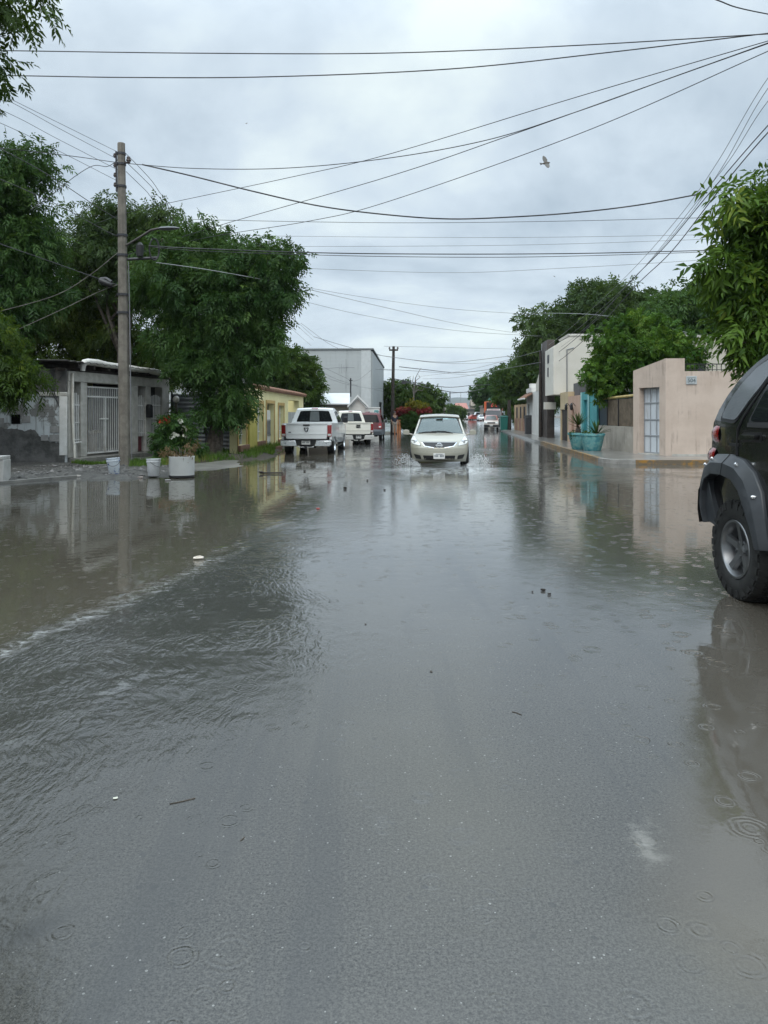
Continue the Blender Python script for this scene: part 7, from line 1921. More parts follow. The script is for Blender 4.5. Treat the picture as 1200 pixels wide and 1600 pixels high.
def spray():
    """water thrown up by the oncoming car's front wheels"""
    rs = random.Random(6); mb = MB()
    for sg in (1, -1):
        for k in range(1100):
            a = rs.random(); out = rs.uniform(0.0, 0.62) * (0.2 + a); h = max(0.0, 0.30 * math.sin(PI * min(1, out * 1.3)) * rs.random() ** 1.3)
            x = 1.70 + sg * (0.70 + out) + rs.gauss(0, 0.03); y = 21.35 + rs.uniform(-0.55, 0.9) + out * 0.5
            r = rs.uniform(0.004, 0.013); p = (x, y, 0.01 + h)
            mb.add([(p[0]+r,p[1],p[2]),(p[0]-r,p[1],p[2]),(p[0],p[1]+r,p[2]),(p[0],p[1]-r,p[2]),(p[0],p[1],p[2]+r*1.6),(p[0],p[1],p[2]-r)], [(0,2,4),(2,1,4),(1,3,4),(3,0,4),(2,0,5),(1,2,5),(3,1,5),(0,3,5)])
    o = mb.build('spray', m_plain('white_water', (0.72, 0.74, 0.75), 0.2), None, 80)
    tag(o, 'white spray thrown up at the front wheels of the beige hatchback', 'spray', kind='stuff')
spray()

# ---------------------------------------------------------------- pickups seen from behind
def pickup(name, label, loc, rz, paint, trim, sc, badge, tail_h, chrome_light, seed):
    W = 1.0
    def hw(y, z):
        w = 1.0
        if z < 0.75: w -= 0.04 * (0.75 - z) / 0.4
        if z > 1.20: w -= 0.27 * min(1, (z - 1.20) / 0.72)
        if y > 2.0: w -= 0.06 * ((y - 2.0) / 0.9) ** 2
        return w
    v = Veh(name, label, 'pickup', loc, rz, W, hw, 2.9, -2.9, 0.35, 0.05, 0.03, 1.5, sc=sc, pw=3.0)
    low = [(2.86, 0.45), (2.92, 0.75), (2.86, 1.06), (2.6, 1.14), (1.35, 1.20), (1.25, 1.24), (-0.72, 1.25)]
    r = 0.40; ra = 0.47
    prof = low + [(-0.72, 0.55), (-0.72, 0.44), (1.2, 0.42)] + [(y, z) for y, z in arch(1.72, ra, 0.42)] + [(2.2, 0.42)]
    v.solid(prof, 'body', paint, cuts=(0.2, 0.2, 0.2), ang=40)
    # bed: separate box, open at the top
    bed = [(-0.74, 0.55), (-0.74, 1.24), (-2.84, 1.26), (-2.86, 0.62)] + list(arch(-1.82, ra, 0.55))
    v.side(bed, 'bed_side', paint, 0.0, 0.09, cuts=(0, 0.2, 0.15))
    v.solid([(-0.76, 0.70), (-0.76, 0.74), (-2.82, 0.74), (-2.82, 0.70)], 'bed_floor', M['black'], w=0.9, cuts=(0, 0, 0))
    v.solid([(-0.75, 0.75), (-0.80, 0.75), (-0.80, 1.23), (-0.75, 1.23)], 'bed_front', paint, w=0.9, cuts=(0.2, 0, 0))
    v.solid([(-2.6, 0.42), (2.5, 0.42), (2.5, 0.60), (-2.6, 0.60)], 'chassis', M['black'], w=0.55, cuts=(0, 0, 0))
    # cab
    cab = [(1.28, 1.24), (0.55, 1.78), (0.30, 1.86), (-0.10, 1.90), (-0.45, 1.885), (-0.60, 1.83), (-0.70, 1.255)]
    v.solid(cab, 'cab', paint, cuts=(0.15, 0.15, 0.10), ang=42)
    bz = [(1.25, -0.70), (1.83, -0.60), (1.885, -0.45)]
    rw = v.end(round_poly([(-0.80, 1.30), (0.80, 1.30), (0.76, 1.76), (-0.76, 1.76)], 0.06), 'rear_window', M['dark_glass'], bz, 0.008, 0.03, False)
    v.end(round_poly([(-0.22, 1.33), (0.22, 1.33), (0.22, 1.73), (-0.22, 1.73)], 0.02), 'sliding_pane', m_plain('grey_pane', (0.14, 0.155, 0.16), 0.06), bz, 0.013, 0.03, False, parent=rw)  # lighter grey paints in the daylight seen through the cab
    v.end(round_poly([(-0.19, 1.835), (0.19, 1.835), (0.18, 1.875), (-0.18, 1.875)], 0.012), 'brake_light', M['red_lamp'], bz, 0.03, 0.05, False)
    v.side(round_poly([(1.05, 1.28), (0.40, 1.28), (0.40, 1.76), (0.50, 1.75)], 0.05), 'side_window', M['dark_glass'], 0.006)
    v.side(round_poly([(0.34, 1.28), (-0.52, 1.28), (-0.48, 1.74), (0.34, 1.77)], 0.05), 'side_window', M['dark_glass'], 0.006)
    wz = [(1.24, 1.28), (1.78, 0.55)]
    v.end([(-0.84, 1.28), (0.84, 1.28), (0.74, 1.76), (-0.74, 1.76)], 'windshield', M['dark_glass'], wz, 0.008, 0.03, True)
    v.side([(0.37, 0.55), (0.365, 0.55), (0.365, 1.24), (0.37, 1.24)], 'door_seam', M['black'], 0.002); v.side([(-0.5, 0.55), (-0.505, 0.55), (-0.505, 1.24), (-0.5, 1.24)], 'door_seam', M['black'], 0.002)
    v.side([(0.10, 1.06), (-0.10, 1.06), (-0.10, 1.10), (0.10, 1.10)], 'door_handle', trim, 0.03)
    # tailgate
    tz = [(0.60, -2.86), (1.26, -2.84)]
    tg = v.end(round_poly([(-0.80, 0.66), (0.80, 0.66), (0.80, 1.25), (-0.80, 1.25)], 0.02), 'tailgate', paint, [(0.6, -2.875), (1.0, -2.885), (1.26, -2.87)], 0.0, 0.06, False)
    v.end([(-0.80, 0.845), (0.80, 0.845), (0.80, 0.875), (-0.80, 0.875)], 'crease', paint, [(0.6, -2.875), (1.26, -2.87)], 0.022, 0.0, False, parent=tg)
    v.end([(-0.81, 1.215), (0.81, 1.215), (0.81, 1.262), (-0.81, 1.262)], 'tailgate_lip', paint, [(0.6, -2.88), (1.26, -2.875)], 0.03, 0.05, False, parent=tg)
    hz = 1.19 if not badge else 1.12
    v.end(round_poly([(-0.13, hz - 0.03), (0.13, hz - 0.03), (0.13, hz + 0.03), (-0.13, hz + 0.03)], 0.015), 'handle', M['black'], [(0.6, -2.88), (1.26, -2.875)], 0.035, 0.02, False, parent=tg)
    if badge:
        text_mesh(badge, 0.105, 0.006, 'lettering', M['black'], tg, (0, -2.90, 1.02), (R(90), 0, 0), 1.25, 0.006)
    else:
        # ram's head shield: a pointed shield with two curled horns
        mb = MB(); yb = -2.905
        mb.prism([(0, 0.905), (0.055, 0.945), (0.09, 1.02), (0.10, 1.085), (0.05, 1.10), (0, 1.085), (-0.05, 1.10), (-0.10, 1.085), (-0.09, 1.02), (-0.055, 0.945)], yb, yb + 0.012, 'y')
        sh = mb.build('emblem', M['black'], tg, bevel=0.004)
        mb = MB(); mb.prism([(0, 0.93), (0.02, 0.965), (0.026, 1.02), (0.05, 1.07), (0, 1.055), (-0.05, 1.07), (-0.026, 1.02), (-0.02, 0.965)], yb - 0.008, yb - 0.001, 'y')
        for sg in (1, -1): mb.tube([(sg * 0.03, yb - 0.004, 1.06), (sg * 0.072, yb - 0.004, 1.065), (sg * 0.078, yb - 0.004, 1.02), (sg * 0.055, yb - 0.004, 0.99), (sg * 0.045, yb - 0.004, 1.02)], 0.007, 5)
        mb.build('ram_head', M['chrome'], sh)
        mb = MB(); mb.box(-0.70, -0.60, -2.905, -2.895, 0.895, 0.93); mb.build('badge', M['steel_dark'], tg)
    for sg in (1, -1):
        pl_ = [(sg * 0.82, 0.75), (sg * 0.985, 0.75), (sg * 0.99, tail_h), (sg * 0.82, tail_h)]
        tl = v.end(round_poly(pl_, 0.02), 'tail_light', M['red_lamp'], [(0.6, -2.865), (1.26, -2.86)], 0.03, 0.12, False, cuts=(0.05, 0, 0.08))
        v.end([(sg * 0.84, 0.775), (sg * 0.965, 0.775), (sg * 0.965, 0.85), (sg * 0.84, 0.85)], 'reverse_lamp', M['clear_lamp'], [(0.6, -2.865), (1.26, -2.86)], 0.036, 0.0, False, parent=tl)
        # mirrors
        mb = MB(); mb.box(sg * 1.02, sg * 1.22, 0.98, 1.10, 1.24, 1.50); mb.build('mirror', M['black'], v.t, bevel=0.03); mb = MB(); mb.box(sg * 0.93, sg * 1.04, 1.0, 1.06, 1.27, 1.32); mb.build('mirror_arm', M['black'], v.t)
    # bumper: two bright halves, dark step with plate between
    for sg in (1, -1):
        mb = MB(); mb.prism([(sg * 0.40, 0.60), (sg * 1.0, 0.60), (sg * 1.0, 0.44), (sg * 0.93, 0.37), (sg * 0.33, 0.37)], -3.06, -2.88, 'y'); mb.build('bumper', chrome_light, v.t, bevel=0.025)
        mb = MB(); mb.lathe([(0.001, 0), (0.028, 0.0), (0.03, 0.03)], 12, 'y', Matrix.Translation((sg * 0.80, -3.068, 0.50))); mb.build('park_sensor', M['steel'], v.t)
    mb = MB(); mb.box(-0.395, 0.395, -2.98, -2.88, 0.40, 0.635); mb.box(-1.0, 1.0, -3.04, -2.89, 0.605, 0.635); mb.build('bumper_step', M['black'], v.t, bevel=0.008)
    mb = MB(); mb.prism([(-0.34, 0.40), (-0.24, 0.36), (0.24, 0.36), (0.34, 0.40), (0.30, 0.33), (-0.30, 0.33)], -3.05, -2.95, 'y'); mb.build('step_pad', chrome_light, v.t, bevel=0.01)
    mb = MB(); mb.box(-0.05, 0.05, -3.08, -2.9, 0.30, 0.40); mb.tube([(-0.3, -2.2, 0.42), (0.3, -2.2, 0.42)], 0.14, 12); mb.tube([(0.62, -2.3, 0.38), (0.66, -2.95, 0.36)], 0.04, 8); mb.build('hitch', M['black'], v.t)
    plate_on(v, 0, -2.985, 0.52, 0.34, 0.16)
    v.side([(1.12, 0.30), (-0.9, 0.30), (-0.9, 0.37), (1.12, 0.37)], 'side_step', trim, 0.02, 0.1)
    v.side([(2.0, 0.5), (2.85, 0.75), (2.85, 0.95), (2.4, 0.95)], 'headlight', M['clear_lamp'], 0.01)
    for x in (0.86, -0.86):
        for y in (1.72, -1.82): v.wheel(x, y, r, 0.27, 0.25, trim, 5, 0.10)
    return v
white = m_paint('white_paint', (0.82, 0.84, 0.85), 0.35, 1.0, 0.12)
ivory = m_paint('ivory_paint', (0.76, 0.74, 0.66), 0.35, 1.0, 0.1)
def px_loc(px, Y): return Vector((D(px, 650, Y).x, Y, 0))
a = R(-3.0)
p0 = px_loc(478.5, 27.3)
v = pickup('pickup_truck', 'white crew cab pickup with dark shield emblem parked at the flooded left edge', p0 + Vector((-2.9 * 0.95 * math.sin(a), 2.9 * 0.95 * math.cos(a), -0.06)), a, white, M['chrome'], (0.94, 0.95, 0.95), None, 1.19, m_plain('bright_bumper', (0.60, 0.61, 0.61), 0.22, 0.85, 0.02), 1)
a2 = R(13.0)
p1 = px_loc(559, 36.0)
pickup('pickup_truck', 'ivory pickup with black GMC tailgate letters behind the white pickup', p1 + Vector((-2.9 * 0.86 * math.sin(a2), 2.9 * 0.9 * math.cos(a2), -0.10)), a2, ivory, M['alloy'], (0.76, 0.9, 0.93), 'GMC', 1.19, m_paint('pale_bumper', (0.50, 0.49, 0.46), 0.3), 2)

# ---------------------------------------------------------------- dark red off-roader in front of the ivory pickup
def red_suv():
    W = 0.92
    def hw(y, z):
        w = 0.92
        if z > 1.02: w -= 0.20 * min(1, (z - 1.02) / 0.72)
        return w
    a = R(-2.5); p = px_loc(577.5, 41.0)
    v = Veh('off_road_car', 'dark red off-roader with grey lower cladding beyond the ivory pickup', 'car', p + Vector((0, 2.2, -0.05)), a, W, hw, 2.2, -2.2, 0.3, 0.10, 0.04, 1.4, sc=(0.84, 1, 0.95))
    red = m_paint('dark_red_paint', (0.085, 0.004, 0.009), 0.5, 0.08); clad = m_plain('grey_cladding', (0.085, 0.10, 0.115), 0.55)
    prof = [(2.18, 0.72), (2.12, 1.0), (1.1, 1.08), (0.45, 1.62), (0.1, 1.72), (-1.5, 1.70), (-1.85, 1.62), (-2.10, 1.10), (-2.18, 0.72)]
    v.solid(prof, 'body', red, cuts=(0.16, 0.2, 0.14), ang=42)
    lowp = [(2.25, 0.45), (2.25, 0.718), (-2.26, 0.718), (-2.30, 0.60), (-2.24, 0.40)] + list(arch(-1.35, 0.42, 0.40)) + [(0.9, 0.36)] + list(arch(1.32, 0.42, 0.40))
    v.solid(lowp, 'cladding', clad, w=0.935, cuts=(0.2, 0.25, 0), ang=40)
    v.solid([(-2.0, 0.3), (2.0, 0.3), (2.0, 0.5), (-2.0, 0.5)], 'underbody', M['black'], w=0.6, cuts=(0, 0, 0))
    rz_ = [(0.72, -2.18), (1.10, -2.10), (1.62, -1.85), (1.70, -1.5)]
    v.end(round_poly([(-0.78, 1.14), (0.78, 1.14), (0.70, 1.58), (-0.70, 1.58)], 0.07), 'rear_window', m_darkglass('suv_glass', (0.006, 0.007, 0.008), 0.0, 0.1, 0.08), rz_, 0.025, 0.03, False)
    v.side(round_poly([(0.85, 1.12), (-1.95, 1.12), (-1.70, 1.58), (0.40, 1.58)], 0.08), 'side_window', M['dark_glass'], 0.006)
    for sg in (1, -1):
        tl = v.end(round_poly([(sg * 0.68, 0.80), (sg * 0.90, 0.80), (sg * 0.88, 1.08), (sg * 0.70, 1.08)], 0.03), 'tail_light', M['red_lamp'], rz_, 0.03, 0.1, False)
        v.end([(sg * 0.72, 0.84), (sg * 0.86, 0.84), (sg * 0.86, 0.91), (sg * 0.72, 0.91)], 'reverse_lamp', M['clear_lamp'], rz_, 0.034, 0.0, False, parent=tl)
        MB().box(sg * 0.95, sg * 1.12, 0.75, 0.85, 1.08, 1.25).build('mirror', M['black'], v.t, bevel=0.03)
    v.end(round_poly([(-0.30, 0.80), (0.30, 0.80), (0.30, 1.0), (-0.30, 1.0)], 0.02), 'plate_recess', m_plain('recess_red', (0.09, 0.008, 0.012), 0.4), rz_, 0.006, 0.03, False)
    plate_on(v, 0, -2.21, 0.90, 0.32, 0.15)
    mb = MB(); mb.tube([(-0.62, 0.4, 1.76), (-0.62, -1.4, 1.76)], 0.02, 6); mb.tube([(0.62, 0.4, 1.76), (0.62, -1.4, 1.76)], 0.02, 6); mb.build('roof_rails', M['black'], v.t)
    for x in (0.80, -0.80):
        for y in (1.32, -1.35): v.wheel(x, y, 0.36, 0.22, 0.22, M['alloy'], 5, 0.09)
red_suv()

# ---------------------------------------------------------------- near black off-roader at the right edge
def black_suv():
    W = 0.915
    def hw(y, z):
        w = 0.915
        if z < 0.7: w -= 0.03 * (0.7 - z) / 0.3
        if z > 1.36: w -= 0.155 * min(1.2, (z - 1.36) / 0.58) ** 1.15
        if y < -1.2: w -= 0.035 * min(1.0, ((-1.2 - y) / 0.75)) ** 2
        return w
    # the rear wheel stands at x=2.8, y=5.9; the car faces the viewer, its right flank toward the road
    ry = -1.42; y0 = 4.48
    v = Veh('off_road_car', 'black off-roader with riveted grey wheel arches standing at the right edge', 'car', (2.75 + W + 0.05, y0, 0.0), PI + R(1.0), W, hw, 2.15, -1.98, 0.25, 0.04, 0.03, 1.6, pw=4.0)
    blk = m_paint('black_paint', (0.003, 0.003, 0.0035), 0.25, 1.0, 0.14)
    glass = m_darkglass('wet_tinted_glass', (0.15, 0.163, 0.175), 0.9, 0.08)  # pale base paints in sky light scattered by the drops
    fl = m_rough('grey_flare_plastic', (0.034, 0.038, 0.043), (0.050, 0.055, 0.061), 4, 0.38, 0.15, 80, 0.004)
        # upper silhouette, tail curve measured from the photograph
    tail = [(-1.90, 0.62), (-1.945, 1.07), (-1.935, 1.20), (-1.90, 1.38), (-1.84, 1.49), (-1.74, 1.60), (-1.63, 1.71), (-1.50, 1.81), (-1.36, 1.89), (-1.22, 1.945), (-1.05, 1.985), (-0.80, 2.01), (-0.2, 2.02), (0.25, 1.97), (0.45, 1.88)]
    front = [(1.05, 1.34), (1.15, 1.28), (2.0, 1.20), (2.12, 1.0), (2.14, 0.62)]
    prof = tail + front + list(reversed(arch(1.33, 0.60, 0.62, 12))) + list(reversed(arch(ry, 0.575, 0.62, 14)))
    v.solid(prof, 'body', blk, cuts=(0.13, 0.12, 0.09), ang=40)
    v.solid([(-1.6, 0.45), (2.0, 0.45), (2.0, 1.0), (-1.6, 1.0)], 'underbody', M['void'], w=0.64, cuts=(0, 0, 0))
    # rear quarter window, rubber seal, rear door window
    q = [(-1.735, 1.425), (-1.44, 1.405), (-1.18, 1.66), (-1.0, 1.90), (-1.13, 1.915), (-1.30, 1.855), (-1.50, 1.71), (-1.63, 1.575)]
    seal = lambda p, k: [(c[0] + (a_[0] - c[0]) * k, c[1] + (a_[1] - c[1]) * k) for a_ in p for c in [(sum(b[0] for b in p) / len(p), sum(b[1] for b in p) / len(p))]]
    v.side(round_poly(seal(q, 1.10), 0.06), 'window_seal', M['black'], 0.004, sides=(1,), cuts=(0, 0.1, 0.08))
    v.side(round_poly(q, 0.06), 'quarter_window', glass, 0.009, sides=(1, -1), cuts=(0, 0.1, 0.08))
    rd = [(-1.20, 1.40), (-0.22, 1.40), (-0.22, 1.90), (-0.86, 1.90), (-1.06, 1.66)]
    v.side(round_poly(seal(rd, 1.07), 0.05), 'window_seal', M['black'], 0.004, sides=(1,))
    v.side(round_poly(rd, 0.05), 'rear_door_window', M['dark_glass'], 0.009, sides=(1, -1))
    v.side(round_poly([(-0.10, 1.40), (0.85, 1.38), (0.42, 1.86), (-0.10, 1.90)], 0.05), 'front_door_window', M['dark_glass'], 0.009)
    v.side([(-1.21, 1.355), (0.9, 1.345), (0.9, 1.378), (-1.21, 1.388)], 'window_sill_trim', m_plain('sill_rubber', (0.03, 0.03, 0.032), 0.4), 0.016, sides=(1,))
    # rear door: seam follows the window then drops behind the arch
    seam = [(-0.92, 1.93), (-1.12, 1.68), (-1.30, 1.45), (-1.385, 1.34), (-1.40, 1.20), (-1.40, 1.12)]
    path = [Vector((W + 0.004, y, z)) for y, z in seam]
    mb = MB(); mb.tube([v.dfm(p) for p in path], 0.0085, 6); mb.build('door_seam', M['black'], v.t)
    # door handle
    hp = [(-1.30, 1.255), (-1.05, 1.265), (-1.04, 1.30), (-1.27, 1.295)]
    h_ = v.side(round_poly([(-1.33, 1.235), (-1.02, 1.245), (-1.01, 1.32), (-1.31, 1.315)], 0.03), 'handle_cup', M['black'], 0.004, sides=(1,))
    v.side(round_poly(hp, 0.015), 'door_handle', blk, 0.045, 0.0, sides=(1,), cuts=(0, 0.06, 0), bevel=0.01)
    v.side(round_poly([(-1.55, 1.20), (-1.37, 1.20), (-1.37, 1.225), (-1.55, 1.225)], 0.01), 'side_marker', M['black'], 0.006, sides=(1,))
    # riveted arch flares: faceted band standing proud of the flank
    def flare(cy):
        inn = [(cy - 0.515, 0.53), (cy - 0.55, 0.64), (cy - 0.535, 0.80), (cy - 0.45, 0.905), (cy - 0.30, 0.962), (cy - 0.08, 0.968), (cy + 0.10, 0.945), (cy + 0.22, 0.87), (cy + 0.31, 0.74), (cy + 0.385, 0.60), (cy + 0.42, 0.46)]
        out = [(cy - 0.61, 0.62), (cy - 0.61, 0.74), (cy - 0.58, 0.92), (cy - 0.50, 1.065), (cy - 0.33, 1.125), (cy - 0.06, 1.135), (cy + 0.16, 1.105), (cy + 0.32, 1.02), (cy + 0.43, 0.88), (cy + 0.475, 0.70), (cy + 0.50, 0.46)]
        mb = MB(); vs = []; n = len(inn)
        for i in range(n):
            (yi, zi), (yo, zo) = inn[i], out[i]
            m1 = (yo + (yi - yo) * 0.42, zo + (zi - zo) * 0.42)
            for (yy, zz, off) in ((yo, zo, -0.02), (yo, zo, 0.022), (m1[0], m1[1], 0.085), (yi, zi, 0.095), (yi, zi, 0.07), (yi + (yo - yi) * 0.1, zi + (zo - zi) * 0.1, -0.08)):
                p = v.dfm((W + 0.0, yy, zz)); vs.append((p[0] + off, p[1], p[2]))
        fs = [(i*6+k, i*6+(k+1) % 6, i*6+6+(k+1) % 6, i*6+6+k) for i in range(n - 1) for k in range(6)]
        fs += [tuple(range(6)), tuple((n-1)*6 + k for k in reversed(range(6)))]
        mb.add(vs, fs); fo = mb.build('wheel_arch_flare', fl, v.t, 28, bevel=0.006)
        mb = MB()
        for i in (3, 4, 6, 8):
            (yi, zi), (yo, zo) = inn[i], out[i]
            p = v.dfm((W, yo + (yi - yo) * 0.27, zo + (zi - zo) * 0.27))
            mb.lathe([(0.001, 0.024), (0.011, 0.021), (0.016, 0.010), (0.017, -0.01)], 12, 'x', Matrix.Translation((p[0] + 0.060, p[1], p[2])) @ Matrix.Rotation(R(-42 if i < 8 else -10), 4, 'Y'))
        mb.build('rivets', M['chrome'], fo)
        # inner liner
        mb = MB(); lin = [(y, z) for (y, z) in inn]
        vs = []
        for (yy, zz) in lin: vs += [(W + 0.06, yy, zz), (0.45, yy, zz + 0.02)]
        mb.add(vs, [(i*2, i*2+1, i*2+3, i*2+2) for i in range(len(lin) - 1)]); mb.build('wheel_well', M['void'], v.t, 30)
        # seam across the flare top
        i = 5; (yi, zi), (yo, zo) = inn[i], out[i]
        p1 = v.dfm((W, yo, zo)); m1 = v.dfm((W, yo + (yi - yo) * 0.42, zo + (zi - zo) * 0.42)); p2 = v.dfm((W, yi, zi))
        mb = MB(); mb.tube([(p1[0] + 0.023, p1[1], p1[2]), (m1[0] + 0.086, m1[1], m1[2]), (p2[0] + 0.096, p2[1], p2[2])], 0.004, 5); mb.build('flare_seam', M['black'], fo)
    flare(ry); flare(1.33)
    # rear bumper and lamps, seen edge on
    v.solid(round_poly([(-1.72, 0.52), (-2.03, 0.56), (-2.07, 0.66), (-2.06, 0.88), (-2.0, 0.925), (-1.90, 0.925), (-1.88, 0.80), (-1.74, 0.62)], 0.03), 'bumper', fl, w=W + 0.05, cuts=(0.13, 0, 0), ang=35)
    tz = [(0.62, -1.90), (1.07, -1.945), (1.20, -1.935), (1.38, -1.90)]
    for sg in (1, -1):
        tl = MB()
        for (zc_, r_, hh) in ((1.285, 0.075, 0.105), (1.095, 0.078, 0.10)):
            tl.lathe([(0.001, 0.105), (r_ * 0.45, 0.095), (r_ * 0.82, 0.06), (r_, 0.0), (r_, -0.06)], 20, 'y',
                     Matrix.Translation((sg * 0.835, -1.80 if zc_ > 1.2 else -1.87, zc_)) @ Matrix.Rotation(PI, 4, 'Z') @ Matrix.Diagonal((1.0, 1.25, hh / r_, 1)))
        tl.build('tail_light', M['red_lamp'], v.t, 60)
    v.end(round_poly([(-0.62, 1.45), (0.62, 1.45), (0.55, 1.86), (-0.55, 1.86)], 0.06), 'rear_window', M['dark_glass'], [(1.38, -1.90), (1.49, -1.84), (1.71, -1.63), (1.89, -1.36)], 0.008, 0.03, False)
    mb = MB(); mb.lathe([(0.001, 0.2), (0.24, 0.2), (0.36, 0.14), (0.36, 0.0), (0.2, 0.0)], 28, 'y', Matrix.Translation((0.05, -1.97, 1.08)) @ Matrix.Rotation(PI, 4, 'Z')); mb.build('spare_wheel', M['rubber'], v.t, 40)
    # sill step and roof rails, mirror
    v.side([(-0.80, 0.40), (0.80, 0.40), (0.80, 0.50), (-0.80, 0.50)], 'side_step', fl, 0.06, 0.08, bevel=0.015)
    v.side([(-0.86, 0.66), (0.86, 0.66), (0.86, 0.72), (-0.86, 0.72)], 'sill_trim', fl, 0.02, 0.02)
    mb = MB(); mb.lathe([(0.001, 0.03), (0.03, 0.03), (0.035, 0.0)], 14, 'x', Matrix.Translation((W + 0.05, -0.66, 0.66))); mb.build('trim_badge', M['chrome'], v.t)
    for sg in (1, -1): MB().tube([(sg * 0.62, 0.3, 2.06), (sg * 0.62, -0.3, 2.085), (sg * 0.62, -1.05, 2.05)], 0.022, 8).build('roof_rail', M['black'], v.t)
    for sg in (1, -1): MB().box(sg * 0.93, sg * 1.12, 0.78, 0.92, 1.36, 1.56).build('mirror', M['black'], v.t, bevel=0.03)
    v.end(round_poly([(-0.70, 0.80), (0.70, 0.80), (0.70, 1.12), (-0.70, 1.12)], 0.04), 'grille', M['steel_dark'], [(0.62, 2.14), (1.0, 2.12), (1.2, 2.0)], 0.01, 0.03, True)
    wz = [(1.34, 1.05), (1.88, 0.45)]
    v.end(round_poly([(-0.74, 1.38), (0.74, 1.38), (0.66, 1.84), (-0.66, 1.84)], 0.06), 'windshield', M['dark_glass'], wz, 0.008, 0.03, True)
    v.end(round_poly([(-0.88, 0.64), (0.88, 0.64), (0.88, 0.78), (-0.88, 0.78)], 0.03), 'front_bumper', fl, [(0.62, 2.14), (1.0, 2.12)], 0.08, 0.03, True)
    for sg in (1, -1):
        mb = MB(); mb.lathe([(0.001, 0.04), (0.09, 0.03), (0.1, 0.0), (0.1, -0.05)], 20, 'y', Matrix.Translation((sg * 0.66, 1.93, 1.05))); mb.build('headlight', M['clear_lamp'], v.t)
    for x in (W - 0.115, -(W - 0.115)):
        for y in (1.33, ry):
            v.wheel(x, y, 0.40, 0.25, 0.225, M['alloy_dark'], 5, 0.058, lugs=(x > 0 and y < 0), sink=0.012)
black_suv()

# ---------------------------------------------------------------- far traffic on the right
def van():
    W = 0.85
    def hw(y, z): return 0.85 - (0.16 * min(1, (z - 1.0) / 0.6) if z > 1.0 else 0)
    Y_ = 70.0
    v = Veh('van_car', 'white and dull red car facing us in front of the orange truck', 'car', px_loc(772.5, Y_) + Vector((0, 2.1, 0)), PI - R(8), W, hw, 2.1, -2.1, 0.2, 0.1, 0.03, 1.2, sc=(0.80, 1, 0.86))
    wp = m_paint('faded_white', (0.52, 0.46, 0.42), 0.4); rp = m_paint('faded_red', (0.30, 0.12, 0.10), 0.4)
    fz = [(0.3, 2.05), (0.55, 2.1), (0.85, 2.05), (1.0, 1.85), (1.08, 1.3), (1.6, 0.7)]
    prof = [(2.05, 0.3), (2.1, 0.55), (2.05, 0.85), (1.85, 1.0), (1.3, 1.08), (-2.0, 1.10), (-2.05, 0.4)] + list(arch(-1.25, 0.4, 0.32)) + list(arch(1.25, 0.4, 0.32))
    v.solid(prof, 'body', wp, cuts=(0.2, 0.25, 0.2))
    v.solid([(1.25, 1.085), (0.68, 1.60), (0.4, 1.66), (-1.7, 1.66), (-2.0, 1.10)], 'cabin', rp, cuts=(0.2, 0.25, 0.2))
    v.end(round_poly([(-0.72, 1.12), (0.72, 1.12), (0.62, 1.56), (-0.62, 1.56)], 0.05), 'windshield', m_darkglass('far_glass', (0.12, 0.13, 0.13)), [(1.085, 1.25), (1.6, 0.68)], 0.01, 0.03, True)
    v.side(round_poly([(1.0, 1.14), (-1.8, 1.14), (-1.6, 1.56), (0.55, 1.56)], 0.05), 'side_window', M['dark_glass'], 0.006)
    v.end(round_poly([(-0.45, 0.72), (0.45, 0.72), (0.45, 0.88), (-0.45, 0.88)], 0.02), 'grille', M['black'], fz, 0.02, 0.03, True)
    v.end(round_poly([(-0.84, 0.34), (0.84, 0.34), (0.84, 0.60), (-0.84, 0.60)], 0.03), 'bumper', m_plain('dark_bumper', (0.04, 0.04, 0.042), 0.5), fz, 0.06, 0.03, True)
    for sg in (1, -1):
        v.end(round_poly([(sg * 0.50, 0.72), (sg * 0.80, 0.72), (sg * 0.80, 0.90), (sg * 0.50, 0.90)], 0.02), 'headlight', M['clear_lamp'], fz, 0.025, 0.03, True)
        MB().box(sg * 0.88, sg * 1.05, 1.0, 1.1, 1.08, 1.25).build('mirror', M['black'], v.t, bevel=0.02)
    plate_on(v, 0, 2.18, 0.50, 0.34, 0.16, back=False)
    for x in (0.74, -0.74):
        for y in (1.25, -1.25): v.wheel(x, y, 0.33, 0.2, 0.2, M['steel_dark'], 5, 0.08, detail=False)
van()
